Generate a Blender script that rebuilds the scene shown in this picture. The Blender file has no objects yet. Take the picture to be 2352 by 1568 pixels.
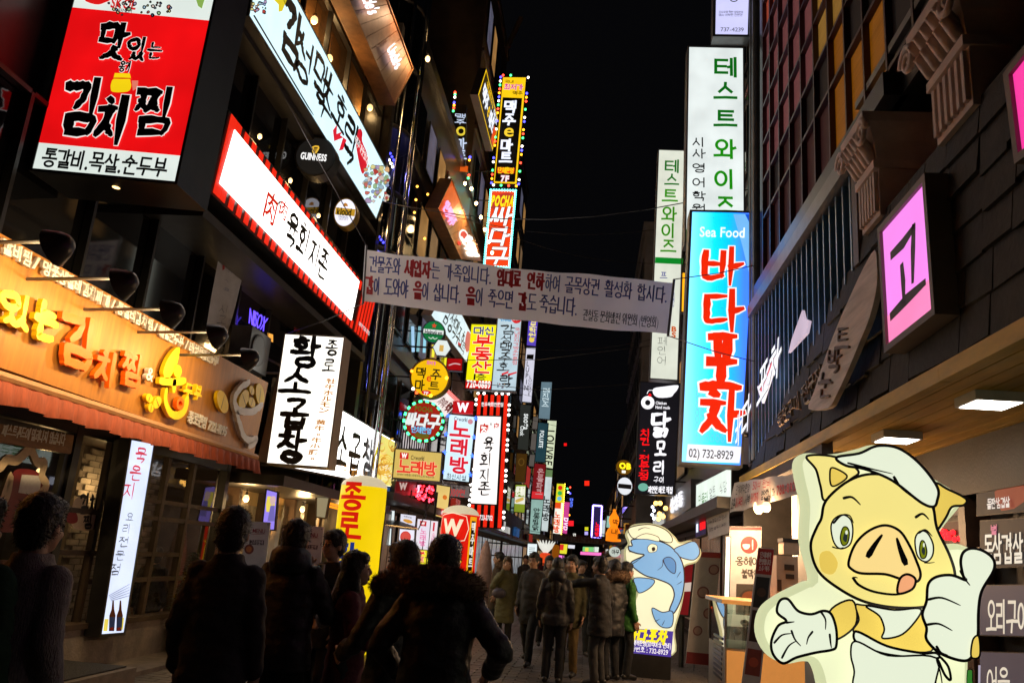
import bpy, bmesh, math, random
from mathutils import Vector, Matrix, noise
from mathutils.geometry import tessellate_polygon

# ------------------------------------------------------------------ camera, world, exposure
sc = bpy.context.scene
C = sc.collection
CAM_H = 1.65
FPX, PW, PH = 1882.4, 2352.0, 1568.0            # focal length and frame in the units used below
RX = Vector((0.9914, -0.0503, 0.1207))
V1 = (1350.0, 1291.0); V2 = (1738.0, -6398.0)   # vanishing points of the street and of the verticals
_f = Vector((V1[0]-PW/2, -(V1[1]-PH/2), -FPX)).normalized()
_u = Vector((V2[0]-PW/2, -(V2[1]-PH/2), -FPX)); _u = (_u - _u.dot(_f)*_f).normalized()
_r = _f.cross(_u)
ROT = Matrix((_r, _f, _u))                      # world = ROT @ camera space
cam_d = bpy.data.cameras.new('camera'); cam = bpy.data.objects.new('camera', cam_d); C.objects.link(cam)
cam.matrix_world = Matrix.Translation((0, 0, CAM_H)) @ ROT.to_4x4()
cam_d.sensor_width = 36.0; cam_d.lens = 36.0*FPX/PW; cam_d.clip_end = 600; cam_d.clip_start = 0.05
sc.camera = cam
w = bpy.data.worlds.new('World'); sc.world = w; w.use_nodes = True
wn = w.node_tree
bgn = wn.nodes['Background']; bgn.inputs[0].default_value = (.0007, .0007, .0009, 1); bgn.inputs[1].default_value = 1.0     # moonless city night
sc.view_settings.view_transform = 'Standard'; sc.view_settings.look = 'None'
sc.view_settings.exposure = 1.25; sc.view_settings.gamma = 1.0; sc.view_settings.use_curve_mapping = False
sc.cycles.use_denoising = True
sc.cycles.max_bounces = 5; sc.cycles.diffuse_bounces = 3; sc.cycles.glossy_bounces = 3
sc.cycles.transmission_bounces = 3; sc.cycles.transparent_max_bounces = 12
sc.cycles.light_sampling_threshold = .03; sc.cycles.sample_clamp_indirect = 2.5; sc.cycles.caustics_reflective = False; sc.cycles.caustics_refractive = False
rnd = random.Random(7)

# ------------------------------------------------------------------ reading a place from a view direction
CAMP = Vector((0, 0, CAM_H))
def ray(u, v): return ROT @ Vector((u-PW/2, -(v-PH/2), -FPX))
def on(plane, p):
    d = ray(*p); i = {'x': 0, 'y': 1, 'z': 2}[plane[0]]
    t = (plane[1]-CAMP[i])/d[i]
    return CAMP + d*t
def zz(x0, y0, s): return lambda x, y: ((x0+x/s)*.784, (y0+y/s)*.784)
ZA = zz(0,0,2.851); ZB = zz(600,0,2.851); ZC = zz(0,550,2.851); ZD = zz(600,500,2.851); ZE = zz(0,1000,2.851); ZF = zz(0,1450,2.851)
ZG = zz(700,1000,2.851); ZH = zz(700,1450,2.851); ZI = zz(1200,0,2.851); ZJ = zz(1900,0,2.852); ZK = zz(2400,0,2.852)
ZL = zz(1300,800,3.485); ZM = zz(1800,500,2.613); ZN = zz(2400,500,2.613); ZO = zz(1800,1000,2.613); ZP = zz(2400,1200,1.96)
ZQ = zz(1400,1450,2.852); ZR = zz(1450,1150,2.851); ZS = zz(1900,1450,2.851); ZT = zz(2150,1250,2.091); ZU = zz(1150,950,3.135)
ZV = zz(1200,500,3.135); ZW = zz(880,350,3.485); ZX = zz(1100,1450,5.226); ZY = zz(0,1250,2.412); ZZ = zz(2150,400,2.412)
Z1 = lambda x, y: (x, y)

# ------------------------------------------------------------------ materials
MATS = {}
def pm(name, col, rough=.6, metal=0.0, em=None, es=0.0, var=.12, scale=6.0, bump=0.0, bscale=40.0, spec=.5, ev=0.0, alpha=1.0, stretch=None, coat=0.0, col2=None):
    m = bpy.data.materials.new(name); m.use_nodes = True; MATS[name] = m
    nt = m.node_tree; b = nt.nodes['Principled BSDF']
    c4 = (*col, 1)
    b.inputs['Roughness'].default_value = rough; b.inputs['Metallic'].default_value = metal
    b.inputs['Specular IOR Level'].default_value = spec; b.inputs['Base Color'].default_value = c4
    b.inputs['Coat Weight'].default_value = coat
    tc = nt.nodes.new('ShaderNodeTexCoord'); mp = nt.nodes.new('ShaderNodeMapping'); nt.links.new(tc.outputs['Object'], mp.inputs[0])
    if stretch: mp.inputs['Scale'].default_value = stretch
    if var > 0 or col2:
        n = nt.nodes.new('ShaderNodeTexNoise'); n.inputs['Scale'].default_value = scale; n.inputs['Detail'].default_value = 6; n.inputs['Roughness'].default_value = .65
        nt.links.new(mp.outputs[0], n.inputs[0])
        mx = nt.nodes.new('ShaderNodeMix'); mx.data_type = 'RGBA'
        mx.inputs['A'].default_value = (*[max(0, x*(1-var)) for x in col], 1)
        mx.inputs['B'].default_value = (*(col2 or [min(1, x*(1+var)) for x in col]), 1)
        cr = nt.nodes.new('ShaderNodeMapRange'); cr.inputs[1].default_value = .3; cr.inputs[2].default_value = .7
        nt.links.new(n.outputs['Fac'], cr.inputs[0]); nt.links.new(cr.outputs[0], mx.inputs['Factor'])
        nt.links.new(mx.outputs['Result'], b.inputs['Base Color'])
    if bump > 0:
        n2 = nt.nodes.new('ShaderNodeTexNoise'); n2.inputs['Scale'].default_value = bscale; n2.inputs['Detail'].default_value = 4
        nt.links.new(mp.outputs[0], n2.inputs[0])
        bp = nt.nodes.new('ShaderNodeBump'); bp.inputs['Strength'].default_value = bump; bp.inputs['Distance'].default_value = .02
        nt.links.new(n2.outputs['Fac'], bp.inputs['Height']); nt.links.new(bp.outputs[0], b.inputs['Normal'])
    if em is not None:
        b.inputs['Emission Color'].default_value = (*em, 1); b.inputs['Emission Strength'].default_value = es
        if ev > 0:      # tubes behind the acrylic: slightly uneven
            n3 = nt.nodes.new('ShaderNodeTexNoise'); n3.inputs['Scale'].default_value = 1.6; n3.inputs['Detail'].default_value = 2
            nt.links.new(mp.outputs[0], n3.inputs[0])
            mr = nt.nodes.new('ShaderNodeMapRange'); mr.inputs[1].default_value = .25; mr.inputs[2].default_value = .75
            mr.inputs[3].default_value = es*(1-ev); mr.inputs[4].default_value = es*(1+ev)
            nt.links.new(n3.outputs['Fac'], mr.inputs[0]); nt.links.new(mr.outputs[0], b.inputs['Emission Strength'])
        if es < .05: m.cycles.emission_sampling = 'NONE'
    return m
def sr(*rgb):       # 0..255 display colour to linear
    return tuple(((c/255)/12.92 if c <= 10 else (((c/255)+.055)/1.055)**2.4) for c in rgb)
_lit = {}
def lit(r, g, b, s=1.0, ev=.12, sample=False):       # backlit acrylic or LED of a given colour
    k = (r, g, b, s, ev, sample)
    if k not in _lit:
        c = sr(r, g, b)
        _lit[k] = pm('lit_%02x%02x%02x_%d' % (r, g, b, int(s*100)), tuple(x*.35 for x in c), rough=.6, spec=.25, em=c, es=s/2.38, var=0, ev=ev)
        if not sample: _lit[k].cycles.emission_sampling = 'NONE'
    return _lit[k]
_ink = {}
def ink(r, g, b, rough=.5):
    k = (r, g, b, rough)
    if k not in _ink: _ink[k] = pm('ink_%02x%02x%02x' % (r, g, b), sr(r, g, b), rough=rough, var=.1, scale=20)
    return _ink[k]
def glass(name, tint=(1, 1, 1), refl=.12, rough=.02, dark=0.0):
    m = bpy.data.materials.new(name); m.use_nodes = True; nt = m.node_tree
    out = nt.nodes['Material Output']; nt.nodes.remove(nt.nodes['Principled BSDF'])
    tr = nt.nodes.new('ShaderNodeBsdfTransparent'); tr.inputs[0].default_value = (*tint, 1)
    gl = nt.nodes.new('ShaderNodeBsdfGlossy'); gl.inputs['Roughness'].default_value = rough
    mx = nt.nodes.new('ShaderNodeMixShader'); fr = nt.nodes.new('ShaderNodeFresnel'); fr.inputs[0].default_value = 1.5
    ad = nt.nodes.new('ShaderNodeMath'); ad.operation = 'ADD'; ad.use_clamp = True; ad.inputs[1].default_value = refl-.04
    nt.links.new(fr.outputs[0], ad.inputs[0]); nt.links.new(ad.outputs[0], mx.inputs[0])
    nt.links.new(tr.outputs[0], mx.inputs[1]); nt.links.new(gl.outputs[0], mx.inputs[2]); nt.links.new(mx.outputs[0], out.inputs[0])
    MATS[name] = m; return m

BLACKM = pm('black_painted_metal', (.03, .028, .028), rough=.36, metal=.2, var=.3, scale=3, bump=.05)
DARKM = pm('dark_grey_metal', (.07, .066, .064), rough=.42, metal=.4, var=.25, scale=4, bump=.04)
GREYM = pm('grey_metal', (.16, .16, .16), rough=.4, metal=.5, var=.2, scale=5)
CHROME = pm('brushed_steel', (.5, .5, .5), rough=.22, metal=1.0, var=.15, scale=8)
BEIGEM = pm('beige_sheet_metal', (.42, .34, .27), rough=.5, var=.15, scale=3, bump=.05)
WHITEP = pm('white_paint', (.72, .72, .70), rough=.5, var=.08)
CONC = pm('concrete', (.22, .18, .15), rough=.85, var=.3, scale=5, bump=.3)
DKSTONE = pm('dark_stone_cladding', (.06, .052, .048), rough=.32, var=.4, scale=2, bump=.05)
DKGLASS = pm('dark_window_glass', (.006, .006, .007), rough=.06, var=0, spec=.6)
CLEAR = glass('clear_glass', (.84, .87, .87), .11)
TINT = glass('tinted_glass', (.55, .55, .56), .10)
BLACK = ink(12, 11, 11)
PRINTBLK = pm('print_black', (.006, .006, .006), rough=.5, var=0)
WOODW = pm('warm_wood', (.28, .13, .05), rough=.55, var=.35, scale=4, stretch=(1, 1, 9), bump=.1)
DKWOOD = pm('dark_wood', (.05, .028, .016), rough=.6, var=.4, scale=4, bump=.15)

# ------------------------------------------------------------------ object helpers
def link(o, parent=None):
    C.objects.link(o)
    if parent is not None: o.parent = parent
    return o
def thing(name, label, cat, loc=(0, 0, 0), group=None, rotz=0.0):
    o = bpy.data.objects.new(name, None); o.empty_display_size = .1
    o.location = loc; o.rotation_euler = (0, 0, rotz); C.objects.link(o)
    o['label'] = label; o['category'] = cat
    if group: o['group'] = group
    return o
def tag(o, label, cat, group=None):
    o['label'] = label; o['category'] = cat
    if group: o['group'] = group
    return o
def struct(o): o['kind'] = 'structure'; return o
def mesh(name, vs, fs, mat, parent=None, smooth=False, rel=True, mats=None, fm=None):
    off = Vector((0, 0, 0))
    if parent is not None and rel:
        p = parent
        while p is not None: off += p.location; p = p.parent
    me = bpy.data.meshes.new(name); me.from_pydata([tuple(Vector(v)-off) for v in vs], [], fs); me.update()
    for m in (mats or [mat]): me.materials.append(m)
    if fm: me.polygons.foreach_set('material_index', fm)
    if smooth: me.polygons.foreach_set('use_smooth', [True]*len(me.polygons))
    return link(bpy.data.objects.new(name, me), parent)
class MB:
    def __init__(s): s.v = []; s.f = []
    def add(s, vs, fs):
        n = len(s.v); s.v += [Vector(v) for v in vs]; s.f += [tuple(i+n for i in f) for f in fs]; return s
    def box(s, a, b):
        x0, y0, z0 = a; x1, y1, z1 = b
        if x0 > x1: x0, x1 = x1, x0
        if y0 > y1: y0, y1 = y1, y0
        if z0 > z1: z0, z1 = z1, z0
        return s.add([(x0,y0,z0),(x1,y0,z0),(x1,y1,z0),(x0,y1,z0),(x0,y0,z1),(x1,y0,z1),(x1,y1,z1),(x0,y1,z1)],
                     [(3,2,1,0),(4,5,6,7),(0,1,5,4),(1,2,6,5),(2,3,7,6),(3,0,4,7)])
    def tube(s, pts, r, n=6, cap=True):
        pts = [Vector(p) for p in pts]; rs = r if isinstance(r, (list, tuple)) else [r]*len(pts)
        base = len(s.v); ref = None
        for i, p in enumerate(pts):
            t = (pts[min(i+1, len(pts)-1)]-pts[max(i-1, 0)]).normalized()
            if ref is None: ref = Vector((0, 0, 1)) if abs(t.z) < .9 else Vector((1, 0, 0))
            a = t.cross(ref).normalized(); b = t.cross(a); ref = -a.cross(t) if False else ref
            for k in range(n):
                an = 2*math.pi*k/n; s.v.append(p+(a*math.cos(an)+b*math.sin(an))*rs[i])
        for i in range(len(pts)-1):
            for k in range(n):
                q = base+i*n; s.f.append((q+k, q+(k+1) % n, q+n+(k+1) % n, q+n+k))
        if cap:
            s.f.append(tuple(base+k for k in range(n))[::-1]); e = base+(len(pts)-1)*n; s.f.append(tuple(e+k for k in range(n)))
        return s
    def lathe(s, c, prof, n=16, axis='z'):
        c = Vector(c); base = len(s.v)
        for (r, h) in prof:
            for k in range(n):
                a = 2*math.pi*k/n
                d = Vector((r*math.cos(a), r*math.sin(a), h)) if axis == 'z' else (Vector((r*math.cos(a), h, r*math.sin(a))) if axis == 'y' else Vector((h, r*math.cos(a), r*math.sin(a))))
                s.v.append(c+d)
        for i in range(len(prof)-1):
            for k in range(n):
                q = base+i*n; s.f.append((q+k, q+(k+1) % n, q+n+(k+1) % n, q+n+k))
        s.f.append(tuple(base+k for k in range(n))[::-1]); e = base+(len(prof)-1)*n; s.f.append(tuple(e+k for k in range(n)))
        return s
    def ball(s, c, r, n=8, m=5):
        if not isinstance(r, (list, tuple)): r = (r, r, r)
        base = len(s.v)
        for i in range(m+1):
            th = math.pi*i/m
            for k in range(n):
                ph = 2*math.pi*k/n
                s.v.append(Vector(c)+Vector((r[0]*math.sin(th)*math.cos(ph), r[1]*math.sin(th)*math.sin(ph), r[2]*math.cos(th))))
        for i in range(m):
            for k in range(n):
                q = base+i*n; s.f.append((q+k, q+n+k, q+n+(k+1) % n, q+(k+1) % n))
        return s
    def build(s, name, mat, parent=None, smooth=False): return mesh(name, s.v, s.f, mat, parent, smooth)
def box(name, a, b, mat, parent=None): return MB().box(a, b).build(name, mat, parent)

# ------------------------------------------------------------------ lettering
_ts = bpy.data.scenes.new('lettering'); _tv = _ts.view_layers[0]
_tc = bpy.data.curves.new('letter', 'FONT'); _to = bpy.data.objects.new('letter', _tc); _ts.collection.objects.link(_to)
_gc = {}
def glyphs(s, bold=0.0, res=3):
    k = (s, round(bold, 4))
    if k not in _gc:
        _tc.body = s; _tc.offset = bold; _tc.resolution_u = res; _tc.fill_mode = 'BOTH'; _tc.dimensions = '2D'
        _to.update_tag(); _tv.update()
        me = bpy.data.meshes.new_from_object(_to.evaluated_get(_tv.depsgraph))
        vs = [(v.co.x, v.co.y) for v in me.vertices]; fs = [tuple(p.vertices) for p in me.polygons]
        bpy.data.meshes.remove(me)
        if not vs: vs = [(0, 0), (.01, 0), (0, .01)]; fs = [(0, 1, 2)]
        _gc[k] = (vs, fs)
    return _gc[k]
CHO = 'ㄱㄲㄴㄷㄸㄹㅁㅂㅃㅅㅆㅇㅈㅉㅊㅋㅌㅍㅎ'; JUNG = 'ㅏㅐㅑㅒㅓㅔㅕㅖㅗㅘㅙㅚㅛㅜㅝㅞㅟㅠㅡㅢㅣ'
JONG = [''] + list('ㄱㄲㄳㄴㄵㄶㄷㄹㄺㄻㄼㄽㄾㄿㅀㅁㅂㅄㅅㅆㅇㅈㅊㅋㅌㅍㅎ')
def circ(cx, cy, rx, ry, n=14): return [(cx+rx*math.sin(2*math.pi*i/n), cy+ry*math.cos(2*math.pi*i/n)) for i in range(n+1)]
JS = {'ㄱ': [[(0,.86),(.45,.92),(.92,.9),(.8,.45),(.55,.05)]], 'ㄴ': [[(.08,1),(.05,.3),(.12,.1),(.55,.12),(1,.22)]],
 'ㄷ': [[(.05,.93),(.95,.97)], [(.08,.93),(.06,.2),(.2,.08),(1,.16)]],
 'ㄹ': [[(.02,.93),(.9,.97),(.86,.56),(.1,.5),(.08,.08),(1,.12)]],
 'ㅁ': [[(.05,.95),(.1,.03)], [(.05,.93),(.95,.97),(.88,.02)], [(.1,.07),(.9,.09)]],
 'ㅂ': [[(.08,1),(.1,.05),(.92,.07)], [(.9,1),(.9,.05)], [(.1,.52),(.9,.54)]],
 'ㅅ': [[(.52,1),(.42,.5),(0,.03)], [(.45,.58),(.7,.25),(1,.05)]], 'ㅇ': [circ(.5,.5,.46,.46)],
 'ㅈ': [[(.05,.9),(.95,.94)], [(.6,.9),(.45,.45),(0,.03)], [(.45,.5),(.7,.25),(1,.05)]],
 'ㅊ': [[(.4,1.08),(.62,1.0)], [(.05,.78),(.95,.82)], [(.58,.78),(.42,.38),(0,.0)], [(.45,.42),(.7,.2),(1,.02)]],
 'ㅋ': [[(0,.88),(.9,.92),(.8,.45),(.55,.03)], [(.05,.48),(.82,.52)]], 'ㅌ': [[(.05,.95),(.95,.98)], [(.08,.95),(.06,.18),(.2,.06),(1,.12)], [(.08,.52),(.85,.54)]],
 'ㅍ': [[(.03,.93),(.97,.96)], [(.3,.93),(.33,.1)], [(.7,.93),(.67,.1)], [(0,.07),(1,.1)]],
 'ㅎ': [[(.38,1.08),(.64,1.02)], [(.05,.74),(.95,.78)], circ(.5,.3,.34,.3)]}
for dbl, sg in (('ㄲ','ㄱ'),('ㄸ','ㄷ'),('ㅃ','ㅂ'),('ㅆ','ㅅ'),('ㅉ','ㅈ'),('ㄳ','ㄱ'),('ㄶ','ㄴ'),('ㅄ','ㅂ'),('ㄺ','ㄹ'),('ㄼ','ㄹ'),('ㄵ','ㄴ')):
    JS[dbl] = [[(x*.5, y) for x, y in st] for st in JS[sg]]+[[(.5+x*.5, y) for x, y in st] for st in JS[{'ㄳ':'ㅅ','ㄶ':'ㅎ','ㅄ':'ㅅ','ㄺ':'ㄱ','ㄼ':'ㅂ','ㄵ':'ㅈ'}.get(dbl, sg)]]
VS = {'ㅣ': [[(.35,1),(.4,.02)]], 'ㅏ': [[(.25,1),(.3,0)], [(.3,.5),(1,.58)]], 'ㅑ': [[(.25,1),(.3,0)], [(.3,.62),(1,.68)], [(.3,.36),(1,.42)]],
 'ㅓ': [[(.68,1),(.7,0)], [(0,.52),(.68,.54)]], 'ㅕ': [[(.68,1),(.7,0)], [(0,.64),(.68,.66)], [(0,.38),(.68,.4)]],
 'ㅐ': [[(.15,.95),(.2,.08)], [(.8,1),(.82,0)], [(.2,.5),(.8,.54)]], 'ㅔ': [[(.42,.95),(.45,.08)], [(.9,1),(.92,0)], [(0,.5),(.42,.52)]], 'ㅖ': [[(.42,.95),(.45,.08)], [(.9,1),(.92,0)], [(0,.62),(.42,.64)], [(0,.38),(.42,.4)]],
 'ㅡ': [[(0,.42),(.5,.48),(1,.46)]], 'ㅗ': [[(0,.18),(.5,.24),(1,.22)], [(.5,1),(.5,.24)]], 'ㅛ': [[(0,.18),(1,.22)], [(.33,1),(.35,.2)], [(.67,1),(.65,.2)]],
 'ㅜ': [[(0,.82),(.5,.88),(1,.86)], [(.52,.86),(.46,0)]], 'ㅠ': [[(0,.82),(1,.86)], [(.35,.84),(.3,0)], [(.66,.84),(.68,0)]]}
CMP = {'ㅘ': ('ㅗ','ㅏ'), 'ㅙ': ('ㅗ','ㅐ'), 'ㅚ': ('ㅗ','ㅣ'), 'ㅝ': ('ㅜ','ㅓ'), 'ㅞ': ('ㅜ','ㅔ'), 'ㅟ': ('ㅜ','ㅣ'), 'ㅢ': ('ㅡ','ㅣ')}
GS = {'ㄱ': [[(0,.93),(.93,.93),(.88,.03)]], 'ㄴ': [[(.05,1),(.05,.07),(1,.07)]], 'ㄷ': [[(1,.94),(.06,.94),(.06,.07),(1,.07)]], 'ㄹ': [[(.02,.95),(.93,.95),(.93,.52),(.07,.52),(.07,.06),(1,.06)]],
 'ㅁ': [[(.06,.94),(.94,.94),(.94,.06),(.06,.06),(.06,.94)]], 'ㅂ': [[(.07,1),(.07,.06),(.93,.06),(.93,1)], [(.07,.54),(.93,.54)]], 'ㅅ': [[(.5,1),(.48,.62),(.04,.03)], [(.48,.62),(.96,.03)]],
 'ㅈ': [[(.04,.93),(.96,.93)], [(.5,.93),(.48,.58),(.03,.03)], [(.48,.58),(.97,.03)]], 'ㅊ': [[(.3,1.06),(.7,1.06)], [(.04,.8),(.96,.8)], [(.5,.8),(.48,.5),(.03,.02)], [(.48,.5),(.97,.02)]],
 'ㅋ': [[(0,.93),(.93,.93),(.88,.03)], [(.02,.52),(.9,.52)]], 'ㅌ': [[(1,.95),(.06,.95),(.06,.06),(1,.06)], [(.06,.51),(.94,.51)]], 'ㅍ': [[(.02,.94),(.98,.94)], [(.3,.94),(.3,.07)], [(.7,.94),(.7,.07)], [(0,.07),(1,.07)]],
 'ㅇ': [circ(.5,.5,.45,.47,16)], 'ㅎ': [[(.3,1.08),(.7,1.08)], [(.04,.82),(.96,.82)], circ(.5,.32,.36,.31,14)]}
for dbl, sg in (('ㄲ','ㄱ'),('ㄸ','ㄷ'),('ㅃ','ㅂ'),('ㅆ','ㅅ'),('ㅉ','ㅈ'),('ㄳ','ㄱ'),('ㄶ','ㄴ'),('ㅄ','ㅂ'),('ㄺ','ㄹ'),('ㄼ','ㄹ'),('ㄵ','ㄴ')):
    GS[dbl] = [[(x*.47, y) for x, y in st] for st in GS[sg]]+[[(.53+x*.47, y) for x, y in st] for st in GS[{'ㄳ':'ㅅ','ㄶ':'ㅎ','ㅄ':'ㅅ','ㄺ':'ㄱ','ㄼ':'ㅂ','ㄵ':'ㅈ'}.get(dbl, sg)]]
def hangul(ch, JS=JS):
    i = ord(ch)-0xAC00; c, v, j = CHO[i//588], JUNG[(i % 588)//28], JONG[i % 28]
    yb = .40 if j else 0.0; h = 1-yb; out = []
    def put(sts, x0, y0, x1, y1): out.extend([[(x0+(x1-x0)*x, y0+(y1-y0)*y) for x, y in st] for st in sts])
    if v in CMP:
        a, b = CMP[v]; put(JS[c], .04, yb+.46*h, .60, 1); put(VS[a], 0, yb+.08*h, .66, yb+.42*h); put(VS[b], .70, yb, 1, 1.02)
    elif v in VS and v in 'ㅗㅛㅜㅠㅡ': put(JS[c], .16, yb+.48*h, .84, 1); put(VS[v], 0, yb+.02*h, 1, yb+.42*h)
    else: put(JS[c], 0, yb+.14*h, .56, yb+.92*h); put(VS[v], .62, yb-.03, 1, 1.02)
    if j: put(JS[j], .2, 0, .9, .31)
    return out
def crom(pts, n=5, closed=False):
    if len(pts) < 3 and not closed: return list(pts)
    out = []; N = len(pts)
    rng = range(N) if closed else range(N-1)
    for i in rng:
        p1, p2 = pts[i % N], pts[(i+1) % N]
        p0 = pts[(i-1) % N] if closed else pts[max(i-1, 0)]; p3 = pts[(i+2) % N] if closed else pts[min(i+2, N-1)]
        for k in range(n):
            t = k/n
            out.append(tuple(.5*((2*p1[a])+(-p0[a]+p2[a])*t+(2*p0[a]-5*p1[a]+4*p2[a]-p3[a])*t*t+(-p0[a]+3*p1[a]-3*p2[a]+p3[a])*t**3) for a in (0, 1)))
    if not closed: out.append(pts[-1])
    return out
def ribbon(pts, wd, taper=(1.0, .55), rag=.0, seed=0, n=5, smooth=True):
    """flat brush stroke as 2-D verts and faces"""
    closed = len(pts) > 4 and abs(pts[0][0]-pts[-1][0])+abs(pts[0][1]-pts[-1][1]) < 1e-6
    P = crom(pts[:-1], 2, True)+[pts[0]] if closed else (crom(pts, n) if smooth else list(pts))
    if len(P) == 2: P = [P[0], ((P[0][0]+P[1][0])/2, (P[0][1]+P[1][1])/2), P[1]]
    vs = []; fs = []; L = len(P); r = random.Random(seed)
    for i, p in enumerate(P):
        a = P[(i-1) % (L-1)] if closed else P[max(i-1, 0)]; b = P[(i+1) % (L-1)] if closed else P[min(i+1, L-1)]
        dx, dy = b[0]-a[0], b[1]-a[1]; d = math.hypot(dx, dy) or 1; nx, ny = -dy/d, dx/d
        t = i/(L-1); ww = wd*.5*(1 if closed else taper[0]+(taper[1]-taper[0])*t)
        if not closed and i == 0: p = (p[0]-dx/d*ww*.7, p[1]-dy/d*ww*.7); ww *= .72
        if not closed and i == L-1: p = (p[0]+dx/d*ww*.8, p[1]+dy/d*ww*.8); ww *= .6
        k1, k2 = 1+rag*(r.random()-.5)*2, 1+rag*(r.random()-.5)*2
        vs += [(p[0]+nx*ww*k1, p[1]+ny*ww*k1), (p[0]-nx*ww*k2, p[1]-ny*ww*k2)]
    for i in range(L-1): fs.append((2*i, 2*i+1, 2*i+3, 2*i+2))
    return vs, fs
def brush(s, wd=.14, aspect=1.0, rag=.18, seed=1, taper=(1.15, .62)):
    """one hangul syllable drawn with a brush, list of (verts, faces) in a unit cell"""
    res = []
    for k, st in enumerate(hangul(s)):
        r = random.Random(seed*31+k*7)
        st2 = [(x+r.uniform(-.02, .02), (y+r.uniform(-.02, .02))) for x, y in st]
        if len(st) > 8: st2[-1] = st2[0]
        v, f = ribbon([(x*aspect, y) for x, y in st2], wd*r.uniform(.85, 1.15), taper, rag, seed*13+k)
        res.append(([(x/aspect, y) for x, y in v], f))
    return res
def gothic(s, wd=.11, aspect=1.0):
    """one hangul syllable in plain even strokes"""
    res = []
    for st in hangul(s, GS):
        st = [(x*aspect, y) for x, y in st]
        if len(st) > 8:
            v, f = ribbon(st, wd, (1, 1)); res.append(([(x/aspect, y) for x, y in v], f)); continue
        for i in range(len(st)-1):
            (x0, y0), (x1, y1) = st[i], st[i+1]; d = math.hypot(x1-x0, y1-y0) or 1; dx, dy = (x1-x0)/d*wd/2, (y1-y0)/d*wd/2
            if abs(dx) > .12*wd and abs(dy) > .12*wd: e0 = e1 = .3
            else: e0 = e1 = 1.0 if len(st) > 2 else .6
            q = [(x0-dx*e0+dy, y0-dy*e0-dx), (x1+dx*e1+dy, y1+dy*e1-dx), (x1+dx*e1-dy, y1+dy*e1+dx), (x0-dx*e0-dy, y0-dy*e0+dx)]
            res.append(([(x/aspect, y) for x, y in q], [(0, 1, 2, 3)]))
    return res
def fill(pts):
    tri = tessellate_polygon([[Vector((x, y, 0)) for x, y in pts]])
    return list(pts), [tuple(t) for t in tri]
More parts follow.
